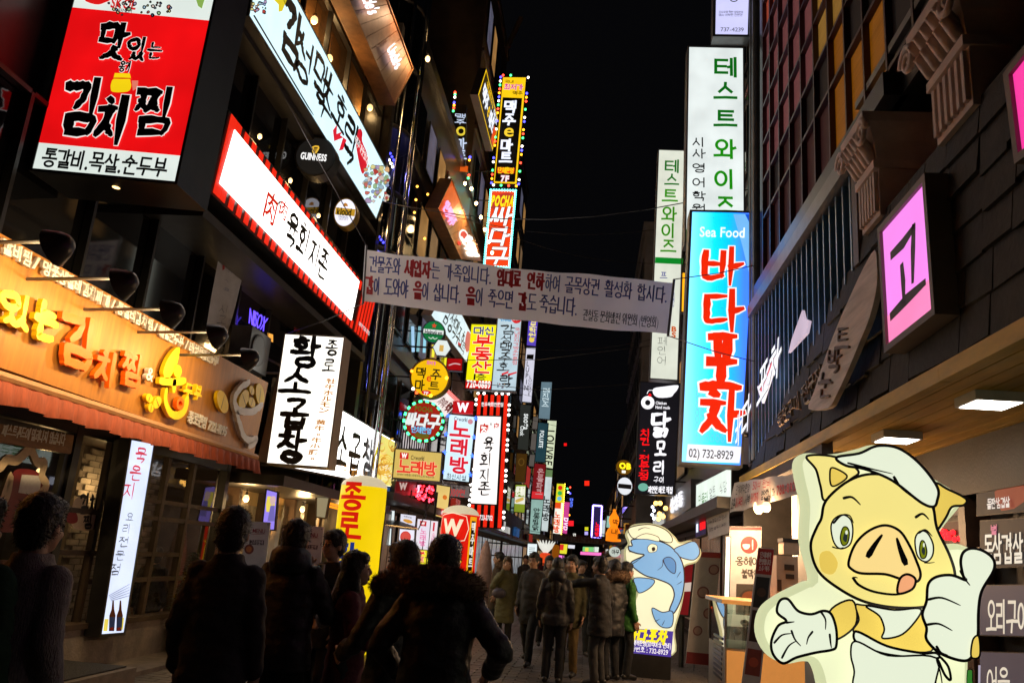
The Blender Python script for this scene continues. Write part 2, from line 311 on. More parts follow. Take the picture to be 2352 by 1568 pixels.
# ------------------------------------------------------------------ signs
def extrude2(vs, fs, top, bot):
    """2-D faces to a solid: top(x,y) front points, bot(x,y) back points"""
    n = len(vs); V = [top(*v) for v in vs]+[bot(*v) for v in vs]; F = list(fs); cnt = {}
    for f in fs:
        for i in range(len(f)):
            a, b = f[i], f[(i+1) % len(f)]; cnt.setdefault((min(a, b), max(a, b)), []).append((a, b))
    for k, l in cnt.items():
        if len(l) == 1: a, b = l[0]; F.append((b, a, a+n, b+n))
    return V, F
class Sign:
    def __init__(s, name, label, cat, plane, cor, zf=Z1, d=.22, face=None, cab=None, fr=.04, rim=.015, group=None, base=None, root=None, cabname='cabinet'):
        px = [zf(*c) for c in cor]
        if plane[0] in ('yl', 'yr'):
            a, b = (px[0], px[3]) if plane[0] == 'yl' else (px[1], px[2])
            y = on(('x', plane[1]), ((a[0]+b[0])/2, (a[1]+b[1])/2)).y; plane = ('y', y)
        s.plane = plane; s.q = [on(plane, p) for p in px]
        s.n = Vector((0, -1, 0)) if plane[0] == 'y' else Vector((1 if plane[1] < 0 else -1, 0, 0))
        TL, TR, BR, BL = s.q
        s.W = ((TR-TL).length+(BR-BL).length)/2; s.H = ((TL-BL).length+(TR-BR).length)/2
        s.ctr = (TL+TR+BR+BL)/4; s.k = 0
        s.root = root or thing(name, label, cat, (BL+BR)/2 if base is None else base, group)
        s.d = d
        if cab is not None:
            fu, fv = fr/s.W, fr/s.H
            m = MB(); lo = -d
            c = [(-fu, -fv), (1+fu, -fv), (1+fu, 1+fv), (-fu, 1+fv)]
            m.add([s.P(*p, 0) for p in c]+[s.P(*p, lo) for p in c], [(0,1,2,3),(7,6,5,4),(0,4,5,1),(1,5,6,2),(2,6,7,3),(3,7,4,0)])
            if rim > 0:
                i = [(0, 0), (1, 0), (1, 1), (0, 1)]
                m.add([s.P(*p, .001) for p in c]+[s.P(*p, .001) for p in i]+[s.P(*p, rim) for p in c]+[s.P(*p, rim) for p in i],
                      [f for k in range(4) for f in ((8+k, 8+(k+1) % 4, 12+(k+1) % 4, 12+k), (4+k, 12+k, 12+(k+1) % 4, 4+(k+1) % 4), (k, (k+1) % 4, 8+(k+1) % 4, 8+k))])
            m.build(cabname, cab, s.root)
        if face is not None: s.rect(0, 0, 1, 1, face, .004, 'panel')
    def P(s, u, v, l=0.0):
        TL, TR, BR, BL = s.q
        return (BL*(1-u)+BR*u)*(1-v)+(TL*(1-u)+TR*u)*v+s.n*l
    def uv(s, p):
        w = on(s.plane, p); u, v = .5, .5
        for _ in range(6):
            e = w-s.P(u, v); du = (s.P(u+.01, v)-s.P(u-.01, v))*50; dv = (s.P(u, v+.01)-s.P(u, v-.01))*50
            a, b, c = du.dot(du), du.dot(dv), dv.dot(dv); g, h = e.dot(du), e.dot(dv); D = a*c-b*b
            u += (g*c-h*b)/D; v += (h*a-g*b)/D
        return u, v
    def rect(s, u0, v0, u1, v1, mat, lift=.006, name='panel', depth=0):
        pts = [(u0, v0), (u1, v0), (u1, v1), (u0, v1)]; return s.poly(pts, mat, lift, name, depth, uv=True)
    def zrect(s, zf, q, mat, lift=.006, name='panel', depth=0):
        return s.poly([s.uv(zf(*p)) for p in q][::-1], mat, lift, name, depth, uv=True)
    def poly(s, pts, mat, lift=.006, name='print', depth=0, uv=False, zf=Z1, smooth=0):
        if not uv: pts = [s.uv(zf(*p)) for p in pts]
        if smooth: pts = crom(pts, smooth, True)
        vs, fs = fill([(u*s.W, v*s.H) for u, v in pts]) if len(pts) != 4 else ([(u*s.W, v*s.H) for u, v in pts], [(0, 1, 2, 3)])
        if name == 'panel' and s.W*s.H > .25: mat.cycles.emission_sampling = 'AUTO'
        return s.emit([(vs, fs)], mat, lift, name, depth)
    def emit(s, parts, mat, lift, name, depth=0, step=.0004, join=True):
        V = []; F = []
        for k, (vs, fs) in enumerate(parts):
            l = lift+step*(k % 24); n = len(V)
            if depth: v2, f2 = extrude2(vs, fs, lambda x, y: s.P(x/s.W, y/s.H, l+depth), lambda x, y: s.P(x/s.W, y/s.H, lift))
            else: v2, f2 = [s.P(x/s.W, y/s.H, l) for x, y in vs], fs
            V += v2; F += [tuple(i+n for i in f) for f in f2]
        return mesh(name, V, F, mat, s.root)
    def line(s, pts, wd, mat, lift=.008, zf=Z1, uv=False, taper=(1, 1), name='print', smooth=True, rag=0, depth=0):
        if not uv: pts = [s.uv(zf(*p)) for p in pts]
        return s.emit([ribbon([(u*s.W, v*s.H) for u, v in pts], wd, taper, rag, 3, smooth=smooth)], mat, lift, name, depth)
    def disc(s, u, v, ru, mat, lift=.006, name='print', rv=None, n=28, depth=0):
        rv = rv if rv is not None else ru*s.W/s.H
        return s.poly([(u+ru*math.cos(2*math.pi*k/n), v+rv*math.sin(2*math.pi*k/n)) for k in range(n)], mat, lift, name, depth, uv=True)
    def T(s, text, zf, bx, mat, style='sans', bold=.0, vert=False, lift=.008, depth=0, out=None, wd=.14, rag=.18, shear=0.0, seed=1, name='lettering', cells=None, uvbox=None, taper=(1.15, .62), c=None, wh=None, rot=False):
        if c: cu, cv = s.uv(zf(*c)); uvbox = (cu-wh[0]/2, cv-wh[1]/2, cu+wh[0]/2, cv+wh[1]/2)
        if uvbox: u0, v0, u1, v1 = uvbox; cu, cv = (u0+u1)/2, (v0+v1)/2; W, H = (u1-u0)*s.W, (v1-v0)*s.H
        else:
            x0, y0, x1, y1 = bx; xc, yc = (x0+x1)/2, (y0+y1)/2
            if s.plane[0] == 'x':       # the box of a slanted word is taller than the word
                e = .02; q0 = zf(xc-10, yc); u0, v0 = s.uv(zf(xc-10, yc)); u1, v1 = s.uv(zf(xc+10, yc)); a, b = s.uv(zf(xc, yc+10)); cu0, cv0 = s.uv(zf(xc, yc))
                sl = abs((v1-v0)/20/((b-cv0)/10)); y1, y0 = yc+max((y1-y0)-sl*(x1-x0), .35*(y1-y0))/2, yc-max((y1-y0)-sl*(x1-x0), .35*(y1-y0))/2
            cu, cv = s.uv(zf(xc, yc)); W = abs(s.uv(zf(x1, yc))[0]-s.uv(zf(x0, yc))[0])*s.W; H = abs(s.uv(zf(xc, y1))[1]-s.uv(zf(xc, y0))[1])*s.H
        cx, cy = cu*s.W, cv*s.H
        if rot: W, H = H, W
        def gen(extra):
            parts = []
            def place(vs, fs, ox, oy, w, h, tight=True, bb=None):
                if bb is None: bb = (min(v[0] for v in vs), min(v[1] for v in vs), max(v[0] for v in vs), max(v[1] for v in vs))
                kx = w/max(bb[2]-bb[0], 1e-6); ky = h/max(bb[3]-bb[1], 1e-6)
                vs2 = []
                for x, y in vs:
                    yy = (y-bb[1])*ky; vs2.append((ox+(x-bb[0])*kx+shear*(yy-h/2), oy+yy))
                parts.append(([(cx+(yy_-cy), cy-(xx_-cx)) for xx_, yy_ in vs2] if rot else vs2, fs))
            def adv(c):
                if c == ' ': return .32
                if ord(c) >= 0x2e80: return 1.0
                g = glyphs(c); return max(v[0] for v in g[0])-min(v[0] for v in g[0])+.09
            def one(ch, ox, oy, w, h, cell):
                if 0xAC00 <= ord(ch) < 0xD7A4:
                    if style == 'brush': l = brush(ch, wd+extra, w/h, rag, seed+len(parts), taper)
                    else: l = gothic(ch, .105+bold*1.5+extra, w/h)
                    for vs, fs in l: place(vs, fs, ox, oy, w, h, bb=(0, 0, 1, 1))
                else:
                    g0 = glyphs(ch, bold); bb = (min(v[0] for v in g0[0]), min(v[1] for v in g0[0]), max(v[0] for v in g0[0]), max(v[1] for v in g0[0]))
                    if not cell and len(text) > 1 and ord(ch) < 0x2e80: bb = (bb[0], min(bb[1], 0) if ch in 'gjpqy' else 0, bb[2], .70)
                    if cell and len(text) > 1 and ord(ch) < 0x2e80 and ch not in '.,-': mc = (bb[0]+bb[2])/2; bb = (mc-.36, 0, mc+.36, .70)
                    if ch in '.,·-。' and cell: bb = (-.3, -.3, .6, .6)
                    vs, fs = glyphs(ch, bold+extra*.5) if extra else g0
                    place(vs, fs, ox, oy, w, h, bb=bb)
            n = len(text)
            if cells or vert or style == 'brush':
                for i, ch in enumerate(text):
                    if ch == ' ': continue
                    if cells: a, b, c, d2 = cells[i]; ox, oy, w, h = cx-W/2+a*W, cy-H/2+b*H, c*W, d2*H
                    elif vert: h = H/n*.84; ox, oy, w = cx-W/2, cy+H/2-H/n*(i+.92), W
                    else: w = W/n*.9; ox, oy, h = cx-W/2+W/n*(i+.05), cy-H/2, H
                    one(ch, ox, oy, w, h, True)
            else:
                tot = sum(adv(c) for c in text); x = 0.0
                for ch in text:
                    a = adv(ch)
                    if ch != ' ': one(ch, cx-W/2+(x+a*.05)/tot*W, cy-H/2, a*.90/tot*W, H, False)
                    x += a
            return parts
        if out: s.emit(gen(out[1]), out[0], lift-.0035, 'letter_outline', depth*.6 if depth else 0, step=.00006)
        return s.emit(gen(0), mat, lift, name, depth)
    def leds(s, pts, r, mats, name='led_string', lift=.02):
        groups = {}
        for i, (u, v) in enumerate(pts): groups.setdefault(i % len(mats), []).append(s.P(u, v, lift))
        for g, l in groups.items():
            m = MB()
            for p in l: m.ball(p, r, 6, 4)
            o = m.build(name, mats[g], s.root, True); o['kind'] = 'stuff'
    def border(s, nu, nv, off=.03, sides='tblr'):
        a, b = off/s.W, off/s.H; out = []
        if 't' in sides: out += [(i/nu, 1+b) for i in range(nu+1)]
        if 'r' in sides: out += [(1+a, 1-i/nv) for i in range(nv+1)]
        if 'b' in sides: out += [(1-i/nu, -b) for i in range(nu+1)]
        if 'l' in sides: out += [(-a, i/nv) for i in range(nv+1)]
        return out
    def bracket(s, xwall, mat=DARKM, r=.025):
        """steel arms from the box back to the wall"""
        for v in (.12, .88):
            p = s.P(0 if xwall < s.ctr.x else 1, v, -s.d/2)
            MB().tube([p, (xwall, p.y, p.z)], r, 6).build('bracket', mat, s.root)
class Round(Sign):
    """a round or oval box sign: centre and radii in view units"""
    def __init__(s, name, label, cat, plane, c, ru, rv=None, zf=Z1, d=.2, face=None, cab=DARKM, n=32, wall=None, group=None):
        c = zf(*c) if zf is not Z1 else c
        rv = rv or ru
        lean = (c[0]-1738)/(c[1]+6398)
        cor = [(c[0]-ru+lean*-rv, c[1]-rv-ru*.1), (c[0]+ru+lean*-rv, c[1]-rv+ru*.1), (c[0]+ru+lean*rv, c[1]+rv+ru*.1), (c[0]-ru+lean*rv, c[1]+rv-ru*.1)]
        super().__init__(name, label, cat, plane, cor, Z1, d)
        pr = [(.5+.5*math.cos(2*math.pi*k/n), .5+.5*math.sin(2*math.pi*k/n)) for k in range(n)]
        o = [(.5+.545*math.cos(2*math.pi*k/n), .5+.545*math.sin(2*math.pi*k/n)) for k in range(n)]
        m = MB(); m.add([s.P(*p, .02) for p in o]+[s.P(*p, -d) for p in o]+[s.P(*p, .02) for p in pr]+[s.P(*p, .0) for p in pr],
              [(k, k+n, (k+1) % n+n, (k+1) % n) for k in range(n)]+[(k, (k+1) % n, 2*n+(k+1) % n, 2*n+k) for k in range(n)]+[(2*n+k, 2*n+(k+1) % n, 3*n+(k+1) % n, 3*n+k) for k in range(n)]+[tuple(n+k for k in range(n))[::-1]])
        m.build('cabinet', cab, s.root)
        s.poly(pr, face, .006, 'panel', uv=True)
        if wall is not None:
            p = s.P(.0, .5, -d/2); MB().tube([p, (wall, p.y, p.z)], .025, 6).build('bracket', DARKM, s.root)
def hidden_base(plane, zf, p): return on(plane, zf(*p))
# ------------------------------------------------------------------ ground
STREET = pm('worn_paving', (.085, .075, .07), rough=.55, var=.35, scale=1.5, bump=.15, bscale=30)
PAVER = pm('stone_paver', (.11, .095, .088), rough=.5, var=.35, scale=1.2, bump=.2, bscale=25)
gr = mesh('street_ground', [(-40, -8, 0), (40, -8, 0), (40, 260, 0), (-40, 260, 0)], [(0, 1, 2, 3)], STREET); struct(gr)
def paver_mesh():
    b = .006; m = MB(); x, y, z = .297, .147, .012
    m.add([(b, b, z), (x-b, b, z), (x-b, y-b, z), (b, y-b, z), (0, 0, 0), (x, 0, 0), (x, y, 0), (0, y, 0)], [(0, 1, 2, 3), (4, 5, 1, 0), (5, 6, 2, 1), (6, 7, 3, 2), (7, 4, 0, 3)])
    return m
pmesh = None; npav = 0; rest = MB(); base_m = paver_mesh()
cells = []
for j in range(0, 190):
    for i in range(-17, 9):
        x = i*.305+(.15 if j % 2 else 0); y = 8.3+j*.155
        cells.append((x, y))
cells.sort(key=lambda c: c[1]+abs(c[0]+.6)*1.6)
for (x, y) in cells:
    dz = rnd.uniform(0, .003)
    if npav < 300:
        if pmesh is None:
            o = base_m.build('paver', PAVER, gr); pmesh = o.data
        else: o = link(bpy.data.objects.new('paver', pmesh), gr)
        o.location = (x, y, .001+dz); npav += 1
    else: rest.add([v+Vector((x, y, .001+dz)) for v in base_m.v], base_m.f)
o = rest.build('far_pavers', PAVER, gr); o['kind'] = 'stuff'
# low raised strip in front of the left shops
side = box('pavement', (-9, 1.0, 0.0), (-5.05, 60, .06), CONC); struct(side)

# ------------------------------------------------------------------ left black building
XF = -5.75
lb = thing('black_building', 'black clad building with orange restaurant front and stacked sign boards', 'building', (XF-3, 9, 0))
box('wall', (XF-6, 1, 4.05), (XF-.25, 17.2, 18), DKSTONE, lb)
box('wall', (XF-6, 1, 0.0), (XF-3.6, 17.2, 4.05), DKSTONE, lb)
box('wall', (XF-3.6, 17.0, 0.0), (XF-.25, 17.2, 4.05), DKSTONE, lb)
box('floor_slab', (XF-3.6, 1, .02), (XF+.02, 12.6, .22), CONC, lb)
box('lintel', (XF-.3, 1, 2.72), (XF+.10, 12.7, 4.05), BLACKM, lb)
# upper storeys: bands, mullions and dark panes
def glazing(parent, x, ys, zs, frame, pane, nrm=1, fw=.05, inset=.06, panes=True, matf=None):
    for y in ys: box('mullion', (x-.05*nrm, y-fw/2, zs[0]), (x+.05*nrm, y+fw/2, zs[-1]), frame, parent)
    for z in zs:
        for i in range(len(ys)-1): box('transom', (x-.045*nrm, ys[i]+fw/2, z-fw/2), (x+.045*nrm, ys[i+1]-fw/2, z+fw/2), frame, parent)
    if panes:
        for i in range(len(ys)-1):
            for k in range(len(zs)-1):
                m = matf(i, k) if matf else pane
                if m is None: continue
                t = rnd.uniform(-.004, .004)
                X0 = x-inset*nrm
                mesh('pane', [(X0+t, ys[i], zs[k]), (X0-t, ys[i+1], zs[k]), (X0-t*.5, ys[i+1], zs[k+1]), (X0+t*1.5, ys[i], zs[k+1])], [(0, 1, 2, 3)], m, parent)
glazing(lb, XF-.02, [4.2+1.3*i for i in range(11)], [4.1, 5.75], BLACKM, TINT, matf=lambda i, k: DKGLASS)
glazing(lb, XF+.35, [9.4+1.25*i for i in range(7)], [7.4, 8.5], BLACKM, DKGLASS)
box('ledge', (XF-.25, 9.2, 5.5), (XF+.70, 17.0, 5.62), DARKM, lb)
box('ledge', (XF-.25, 9.2, 7.25), (XF+.45, 17.0, 7.36), DARKM, lb)
box('ledge', (XF-.25, 9.2, 8.42), (XF+.6, 17.0, 8.52), DARKM, lb)
# third floor room with warm light behind glass
AMBW = pm('amber_wood_panelling', (.40, .19, .06), rough=.4, var=.3, scale=3, stretch=(1, 1, 6))
box('room_wall', (XF-.2, 9.3, 10.15), (XF-.12, 17.0, 12.6), AMBW, lb)
glazing(lb, XF+.35, [9.3+1.28*i for i in range(7)], [10.2, 11.45, 12.7], BLACKM, CLEAR, panes=True)
box('ledge', (XF-.25, 9.2, 12.7), (XF+.5, 17.0, 12.95), DARKM, lb)
def bulb(name, label, p, drop, r=.06, w=18, col=(1, .62, .25), group='warm pendant bulbs', cat='lamp', es=1.1):
    t = thing(name, label, cat, p, group)
    if drop: MB().tube([Vector(p)+Vector((0, 0, drop)), Vector(p)+Vector((0, 0, r*1.5))], .008, 5).build('cord', BLACKM, t)
    MB().lathe(Vector(p)+Vector((0, 0, r*1.1)), [(r*.5, 0), (r*.45, r*.9)], 8).build('socket', DARKM, t)
    MB().ball(p, (r, r, r*1.25), 10, 7).build('bulb', pm('bulb_glow', (1, .8, .5), em=col, es=es, var=0), t, True)
    l = bpy.data.lights.new(name+'_light', 'POINT'); l.energy = w; l.color = col; l.shadow_soft_size = r*2
    lo = bpy.data.objects.new('bulb_light', l); link(lo, t); lo.location = (0, 0, -r*2.2)
    return t
for k, (px, wt) in enumerate([(ZB(915, 170), 16), (ZB(1040, 490), 14), (ZB(1380, 900), 10), (ZI(80, 160), 10)]):
    bulb('pendant_bulb', ['largest warm bulb hanging behind the amber glass above the pale blue sign', 'second warm bulb behind the amber glass above the pale blue sign', 'dim warm bulb low in the far corner of the amber glazed room', 'orange bulb glowing high up beside the round glass tower'][k], on(('x', XF+(.1 if k < 3 else .45)), px), .5, .07, wt)
box('wall', (XF-.25, 16.98, 4.0), (XF+.62, 17.2, 14), BLACKM, lb)

# ground floor shop front (x = XF): left window, door, right window grid
RED = pm('interior_red', (.25, .03, .02), rough=.6)
BRICKW = pm('whitewashed_brick', (.42, .36, .30), rough=.8, var=.25, scale=5, bump=.2)
room = thing('dining_room', 'dim restaurant interior with pale brick wall behind the left shop windows', 'interior', (XF-2, 9, .22))
box('ceiling', (XF-3.5, 2, 2.66), (XF-.3, 12.6, 2.71), DKWOOD, room)
backw = box('back_wall', (XF-3.58, 2, .22), (XF-3.45, 12.6, 2.66), DKWOOD, room)
# brick pier wall inside, seen through the right window
bm = None; XB = XF-1.0
box('brick_backing', (XB-.1, 10.4, .22), (XB-.012, 12.6, 2.66), CONC, room); box('end_wall', (XB, 12.52, .22), (XF-.1, 12.6, 2.66), DKWOOD, room)
for r in range(30):
    for c in range(15):
        y = 10.42+c*.242+(.12 if r % 2 else 0); z = .24+r*.08
        if y > 12.35: continue
        if bm is None: o = box('brick', (0, 0, 0), (.03, .225, .068), BRICKW, None); o.parent = room; bm = o.data
        else:
            if r < 8 and c % 1 == 0 and r % 2 == 0 and False: continue
            o = link(bpy.data.objects.new('brick', bm), room)
        o.location = Vector((XB-.012+rnd.uniform(0, .006), y, z))-room.location
        if c*30+r > 9999: break
for k, (y, z, x) in enumerate([(7.2, 2.15, XF-1.6), (8.3, 2.1, XF-2.0), (9.3, 2.2, XF-.8), (10.6, 2.2, XF-.75), (6.0, 2.25, XF-1.2)]):
    bulb('pendant_bulb', 'small warm bulb hanging inside the %s of the orange restaurant' % ['door', 'far end behind the door', 'near part of the window grid', 'far part of the window grid', 'left window'][k], (x, y, z), .35, .035, 3 if k in (2, 3) else 3, group='restaurant bulbs')
front = thing('restaurant_storefront', 'dark steel shop front with glass door and gridded windows under the orange sign', 'storefront', (XF, 9, 0))
box('sill_wall', (XF-.15, 8.95, .06), (XF+.12, 12.6, .52), CONC, front)
box('sill_wall', (XF-.15, 2.0, .06), (XF+.10, 7.3, .40), CONC, front)
box('threshold', (XF-.15, 7.3, .06), (XF+.14, 8.95, .27), CONC, front)
for y in (2.1, 4.7, 7.22, 8.62, 12.55): box('post', (XF-.06, y-.06, .27), (XF+.07, y+.06, 2.72), BLACKM, front)
box('head_rail', (XF-.055, 2.1, 2.6), (XF+.065, 12.6, 2.715), BLACKM, front)
def pane(y0, y1, z0, z1, x=XF, m=CLEAR, p=front): return mesh('pane', [(x, y0, z0), (x, y1, z0), (x, y1, z1), (x, y0, z1)], [(0, 1, 2, 3)], m, p)
pane(2.16, 4.64, .40, 2.6); pane(4.76, 7.16, .40, 2.6)
# right window grid: uneven old frames
YS = [8.68, 9.35, 10.0, 10.75, 11.5, 12.5]; ZG_ = [.54, 1.0, 1.32, 1.78, 2.0, 2.6]
for y in YS[1:-1]: box('mullion', (XF-.035, y-.04, .52), (XF+.035, y+.04, 2.6), DKWOOD, front)
for z in ZG_[1:-1]:
    for i in range(5):
        if (i*3+int(z*10)) % 5 == 0: continue
        box('transom', (XF-.03, YS[i]+.04, z-.028), (XF+.03, YS[i+1]-.04, z+.028), DKWOOD, front)
for i in range(5): pane(YS[i]+.04, YS[i+1]-.04, .54, 2.6, XF-.01)
box('window_rail', (XF-.04, 8.68, .50), (XF+.16, 12.5, .56), DKWOOD, front)
door = thing('glass_door', 'glass door with restaurant decal between the left window and the light panel', 'door', (XF, 7.9, .27))
for (a, b) in (((XF-.03, 7.29, .28), (XF+.03, 7.37, 2.58)), ((XF-.03, 8.48, .28), (XF+.03, 8.56, 2.58))): box('stile', a, b, BLACKM, door)
box('top_rail', (XF-.028, 7.37, 2.36), (XF+.028, 8.48, 2.58), BLACKM, door); box('bottom_rail', (XF-.028, 7.37, .28), (XF+.028, 8.48, .46), BLACKM, door)
pane(7.37, 8.48, .46, 2.36, XF, CLEAR, door)
MB().tube([(XF+.07, 8.40, 1.0), (XF+.07, 8.40, 1.45)], .014, 8).build('handle', CHROME, door)
# decals on door and window
dc = Sign('door_decal', 'red and white pot decal with black letters on the glass door', 'sticker', ('x', XF+.008), [(560, 1250), (830, 1270), (790, 1568), (520, 1560)], ZE)
dc.poly([(620, 1320), (690, 1300), (760, 1400), (800, 1380), (810, 1450), (770, 1568), (640, 1568), (590, 1500)], ink(210, 190, 160), .002, zf=ZE, smooth=3)
dc.poly([(560, 1440), (600, 1400), (640, 1440), (645, 1500), (600, 1520), (555, 1500)], ink(150, 30, 25), .004, zf=ZE, smooth=3)
dc.T('김치', ZE, (665, 1275, 815, 1440), PRINTBLK, 'brush', wd=.2, lift=.006); dc.T('찜', ZE, (690, 1450, 770, 1560), PRINTBLK, 'brush', wd=.2, lift=.006)
wp = Sign('window_poster', 'dark red window graphic with pale brush ring on the left shop window', 'sticker', ('x', XF+.008), [(-60, 840), (380, 900), (330, 1568), (-150, 1568)], ZE)
wp.poly([(0, 1330), (60, 1180), (120, 1080), (200, 1060), (330, 1100), (360, 1240), (330, 1400), (200, 1568), (-60, 1568)], ink(120, 16, 14), .002, zf=ZE, smooth=3)
wp.poly([(180, 1110), (340, 1120), (330, 1290), (150, 1260)], ink(215, 210, 205), .004, zf=ZE)
wp.line([(0, 1050), (60, 985), (140, 990), (250, 905), (310, 1010), (370, 1010), (345, 1120), (385, 1200), (320, 1290)], .10, ink(200, 175, 140), .006, zf=ZE)
wp.line([(20, 1300), (90, 1110), (60, 1290), (0, 1380)], .07, ink(200, 175, 140), .006, zf=ZE)
ws = Sign('window_header', 'brown header board with white handwriting over the left shop window', 'sign', ('x', XF+.07), [(-150, 670), (615, 790), (590, 930), (-200, 800)], ZE, d=.03, cab=WOODW, face=WOODW, fr=.01, rim=0)
ws.T('패스트푸드에 밀려나지 않습니다', ZE, (20, 690, 560, 870), ink(235, 230, 225), bold=.02)
# step and mat
st = thing('entrance_step', 'low stone step with a dark mat before the glass door', 'step', (-5.1, 8.35, .06))
box('step', (-5.62, 7.5, .06), (-4.72, 8.95, .21), CONC, st)
matm = pm('rubber_mat', (.035, .032, .03), rough=.8, var=.4, scale=30, bump=.8, bscale=60)
box('mat', (-5.56, 7.56, .212), (-4.80, 8.88, .225), matm, st)

# awning: scalloped fabric strip
AWN = pm('rust_awning_fabric', (.30, .055, .02), rough=.8, var=.3, scale=6, stretch=(1, 6, 1))
aw = thing('awning', 'rust orange pleated awning strip hanging below the orange sign', 'awning', (-4.95, 8, 2.55))
m = MB(); N = 260; y0, y1 = 4.0, 11.72
for i in range(N+1):
    y = y0+(y1-y0)*i/N; ph = i*.9
    for (z, x, a) in ((2.80, -5.0, .0), (2.72, -4.88, .01), (2.55+.012*math.sin(i*.31), -4.86, .035)):
        m.v.append(Vector((x+a*math.sin(ph), y, z)))
for i in range(N):
    for k in range(2): q = 3*i+k; m.f.append((q, q+3, q+4, q+1))
m.build('valance', AWN, aw, True)
MB().tube([(-4.93, y0, 2.775), (-4.93, y1, 2.775)], .045, 8).build('roller', pm('awning_roller', (.45, .22, .09), rough=.6), aw)
for y in (5.2, 8.4, 11.6): box('arm', (XF+.1, y-.02, 2.74), (-4.95, y+.02, 2.78), BLACKM, aw)

# orange fascia sign, lit by gooseneck lamps
ORG = pm('copper_orange_fascia', (.45, .18, .026), rough=.45, metal=.15, var=.22, scale=2.2, stretch=(1, 5, .6), bump=.03)
fs_ = Sign('restaurant_fascia', 'long copper orange fascia board with raised yellow and orange letters', 'sign', ('x', -5.0), [(-1050, -51), (616, 879), (583, 1045), (-1130, 453)], Z1, d=.5, cab=ORG, fr=0.0, rim=0, face=None)
YEL = pm('raised_yellow_paint', sr(250, 205, 20), rough=.45, var=.12, scale=3); ORL = pm('raised_orange_paint', sr(245, 110, 10), rough=.45, var=.12, scale=3); IVO = pm('ivory_paint', (.75, .70, .66), rough=.5)
kw = dict(depth=.05, lift=.03)
fs_.T('있', ZC, (-90, 820, 225, 1215), YEL, 'brush', wd=.24, rag=.12, seed=4, taper=(1.1, .9), **kw)
fs_.T('는', ZC, (225, 920, 420, 1310), YEL, 'brush', wd=.22, rag=.12, seed=5, taper=(1.1, .9), **kw)
fs_.T('김', ZC, (420, 1000, 770, 1560), ORL, 'brush', wd=.20, rag=.10, seed=6, taper=(1.1, .9), **kw)
fs_.T('치', ZE, (735, 50, 935, 400), ORL, 'brush', wd=.20, rag=.1, seed=7, taper=(1.1, .9), **kw)
fs_.T('찜', ZE, (955, 60, 1150, 405), ORL, 'brush', wd=.20, rag=.1, seed=8, taper=(1.1, .9), **kw)
fs_.T('&', ZE, (1165, 200, 1235, 345), IVO, bold=.01, **kw)
fs_.T('두', ZE, (1480, 330, 1570, 480), YEL, 'brush', wd=.22, rag=.1, **kw); fs_.T('부', ZE, (1570, 350, 1640, 500), YEL, 'brush', wd=.22, rag=.1, **kw)
fs_.poly([(1445, 45), (1390, 80), (1330, 180), (1310, 270), (1350, 310), (1410, 220), (1440, 130)], YEL, .03, 'raised_leaf', .05, zf=ZE, smooth=3)
fs_.poly([(1410, 200), (1450, 200), (1465, 250), (1440, 300), (1400, 270)], YEL, .03, 'raised_leaf', .05, zf=ZE, smooth=3)
fs_.line([(1290, 325), (1400, 335), (1490, 325)], .09, YEL, .03, zf=ZE, depth=.05); fs_.line([(1405, 335), (1400, 400)], .09, YEL, .03, zf=ZE, depth=.05)
fs_.line([(1335, 400), (1330, 500), (1370, 590), (1430, 615), (1490, 570), (1510, 480)], .11, YEL, .03, zf=ZE, depth=.05, taper=(.6, 1))
fs_.line([ZE(*p) for p in circ(1455, 515, 25, 40, 10)], .045, ORL, .03, depth=.05)
for (x, y, a, b, t) in ((1195, 468, 28, 38, .3), (1262, 505, 32, 55, -.35), (1208, 550, 22, 38, .1), (1815, 500, 45, 98, .25), (1995, 480, 38, 85, -.3), (2062, 405, 20, 40, .2), (2062, 505, 28, 45, .3), (2132, 440, 35, 95, .12)):
    pts = [(x+a*math.cos(k*.4488)*math.cos(t)-b*math.sin(k*.4488)*math.sin(-t), y+b*math.sin(k*.4488)*math.cos(t)+a*math.cos(k*.4488)*math.sin(-t)) for k in range(14)]
    fs_.poly(pts, YEL, .03, 'raised_bean', .045, zf=ZE)
    fs_.line([(x+b*.6*math.sin(t), y-b*.6*math.cos(t)), (x-b*.6*math.sin(t), y+b*.6*math.cos(t))], .018, ink(90, 50, 10), .077, zf=ZE, taper=(.4, 1))
fs_.line([(2035, 340), (1960, 390), (1915, 480), (1935, 560), (2000, 585), (2080, 575), (2145, 530)], .10, IVO, .03, zf=ZE, depth=.05, rag=.2)
fs_.line([(1935, 590), (1960, 690), (1995, 790), (2040, 820), (2100, 810), (2080, 850), (2040, 865)], .09, IVO, .03, zf=ZE, depth=.05, rag=.2)
fs_.T('갈비찜 / 명품생갈비김치찌개 / 통갈비김치찜 / 해물순두부 / 버섯들깨순두부', Z1, (-20, 565, 492, 838), IVO, bold=.03, depth=.03, lift=.03, uvbox=None) if False else None
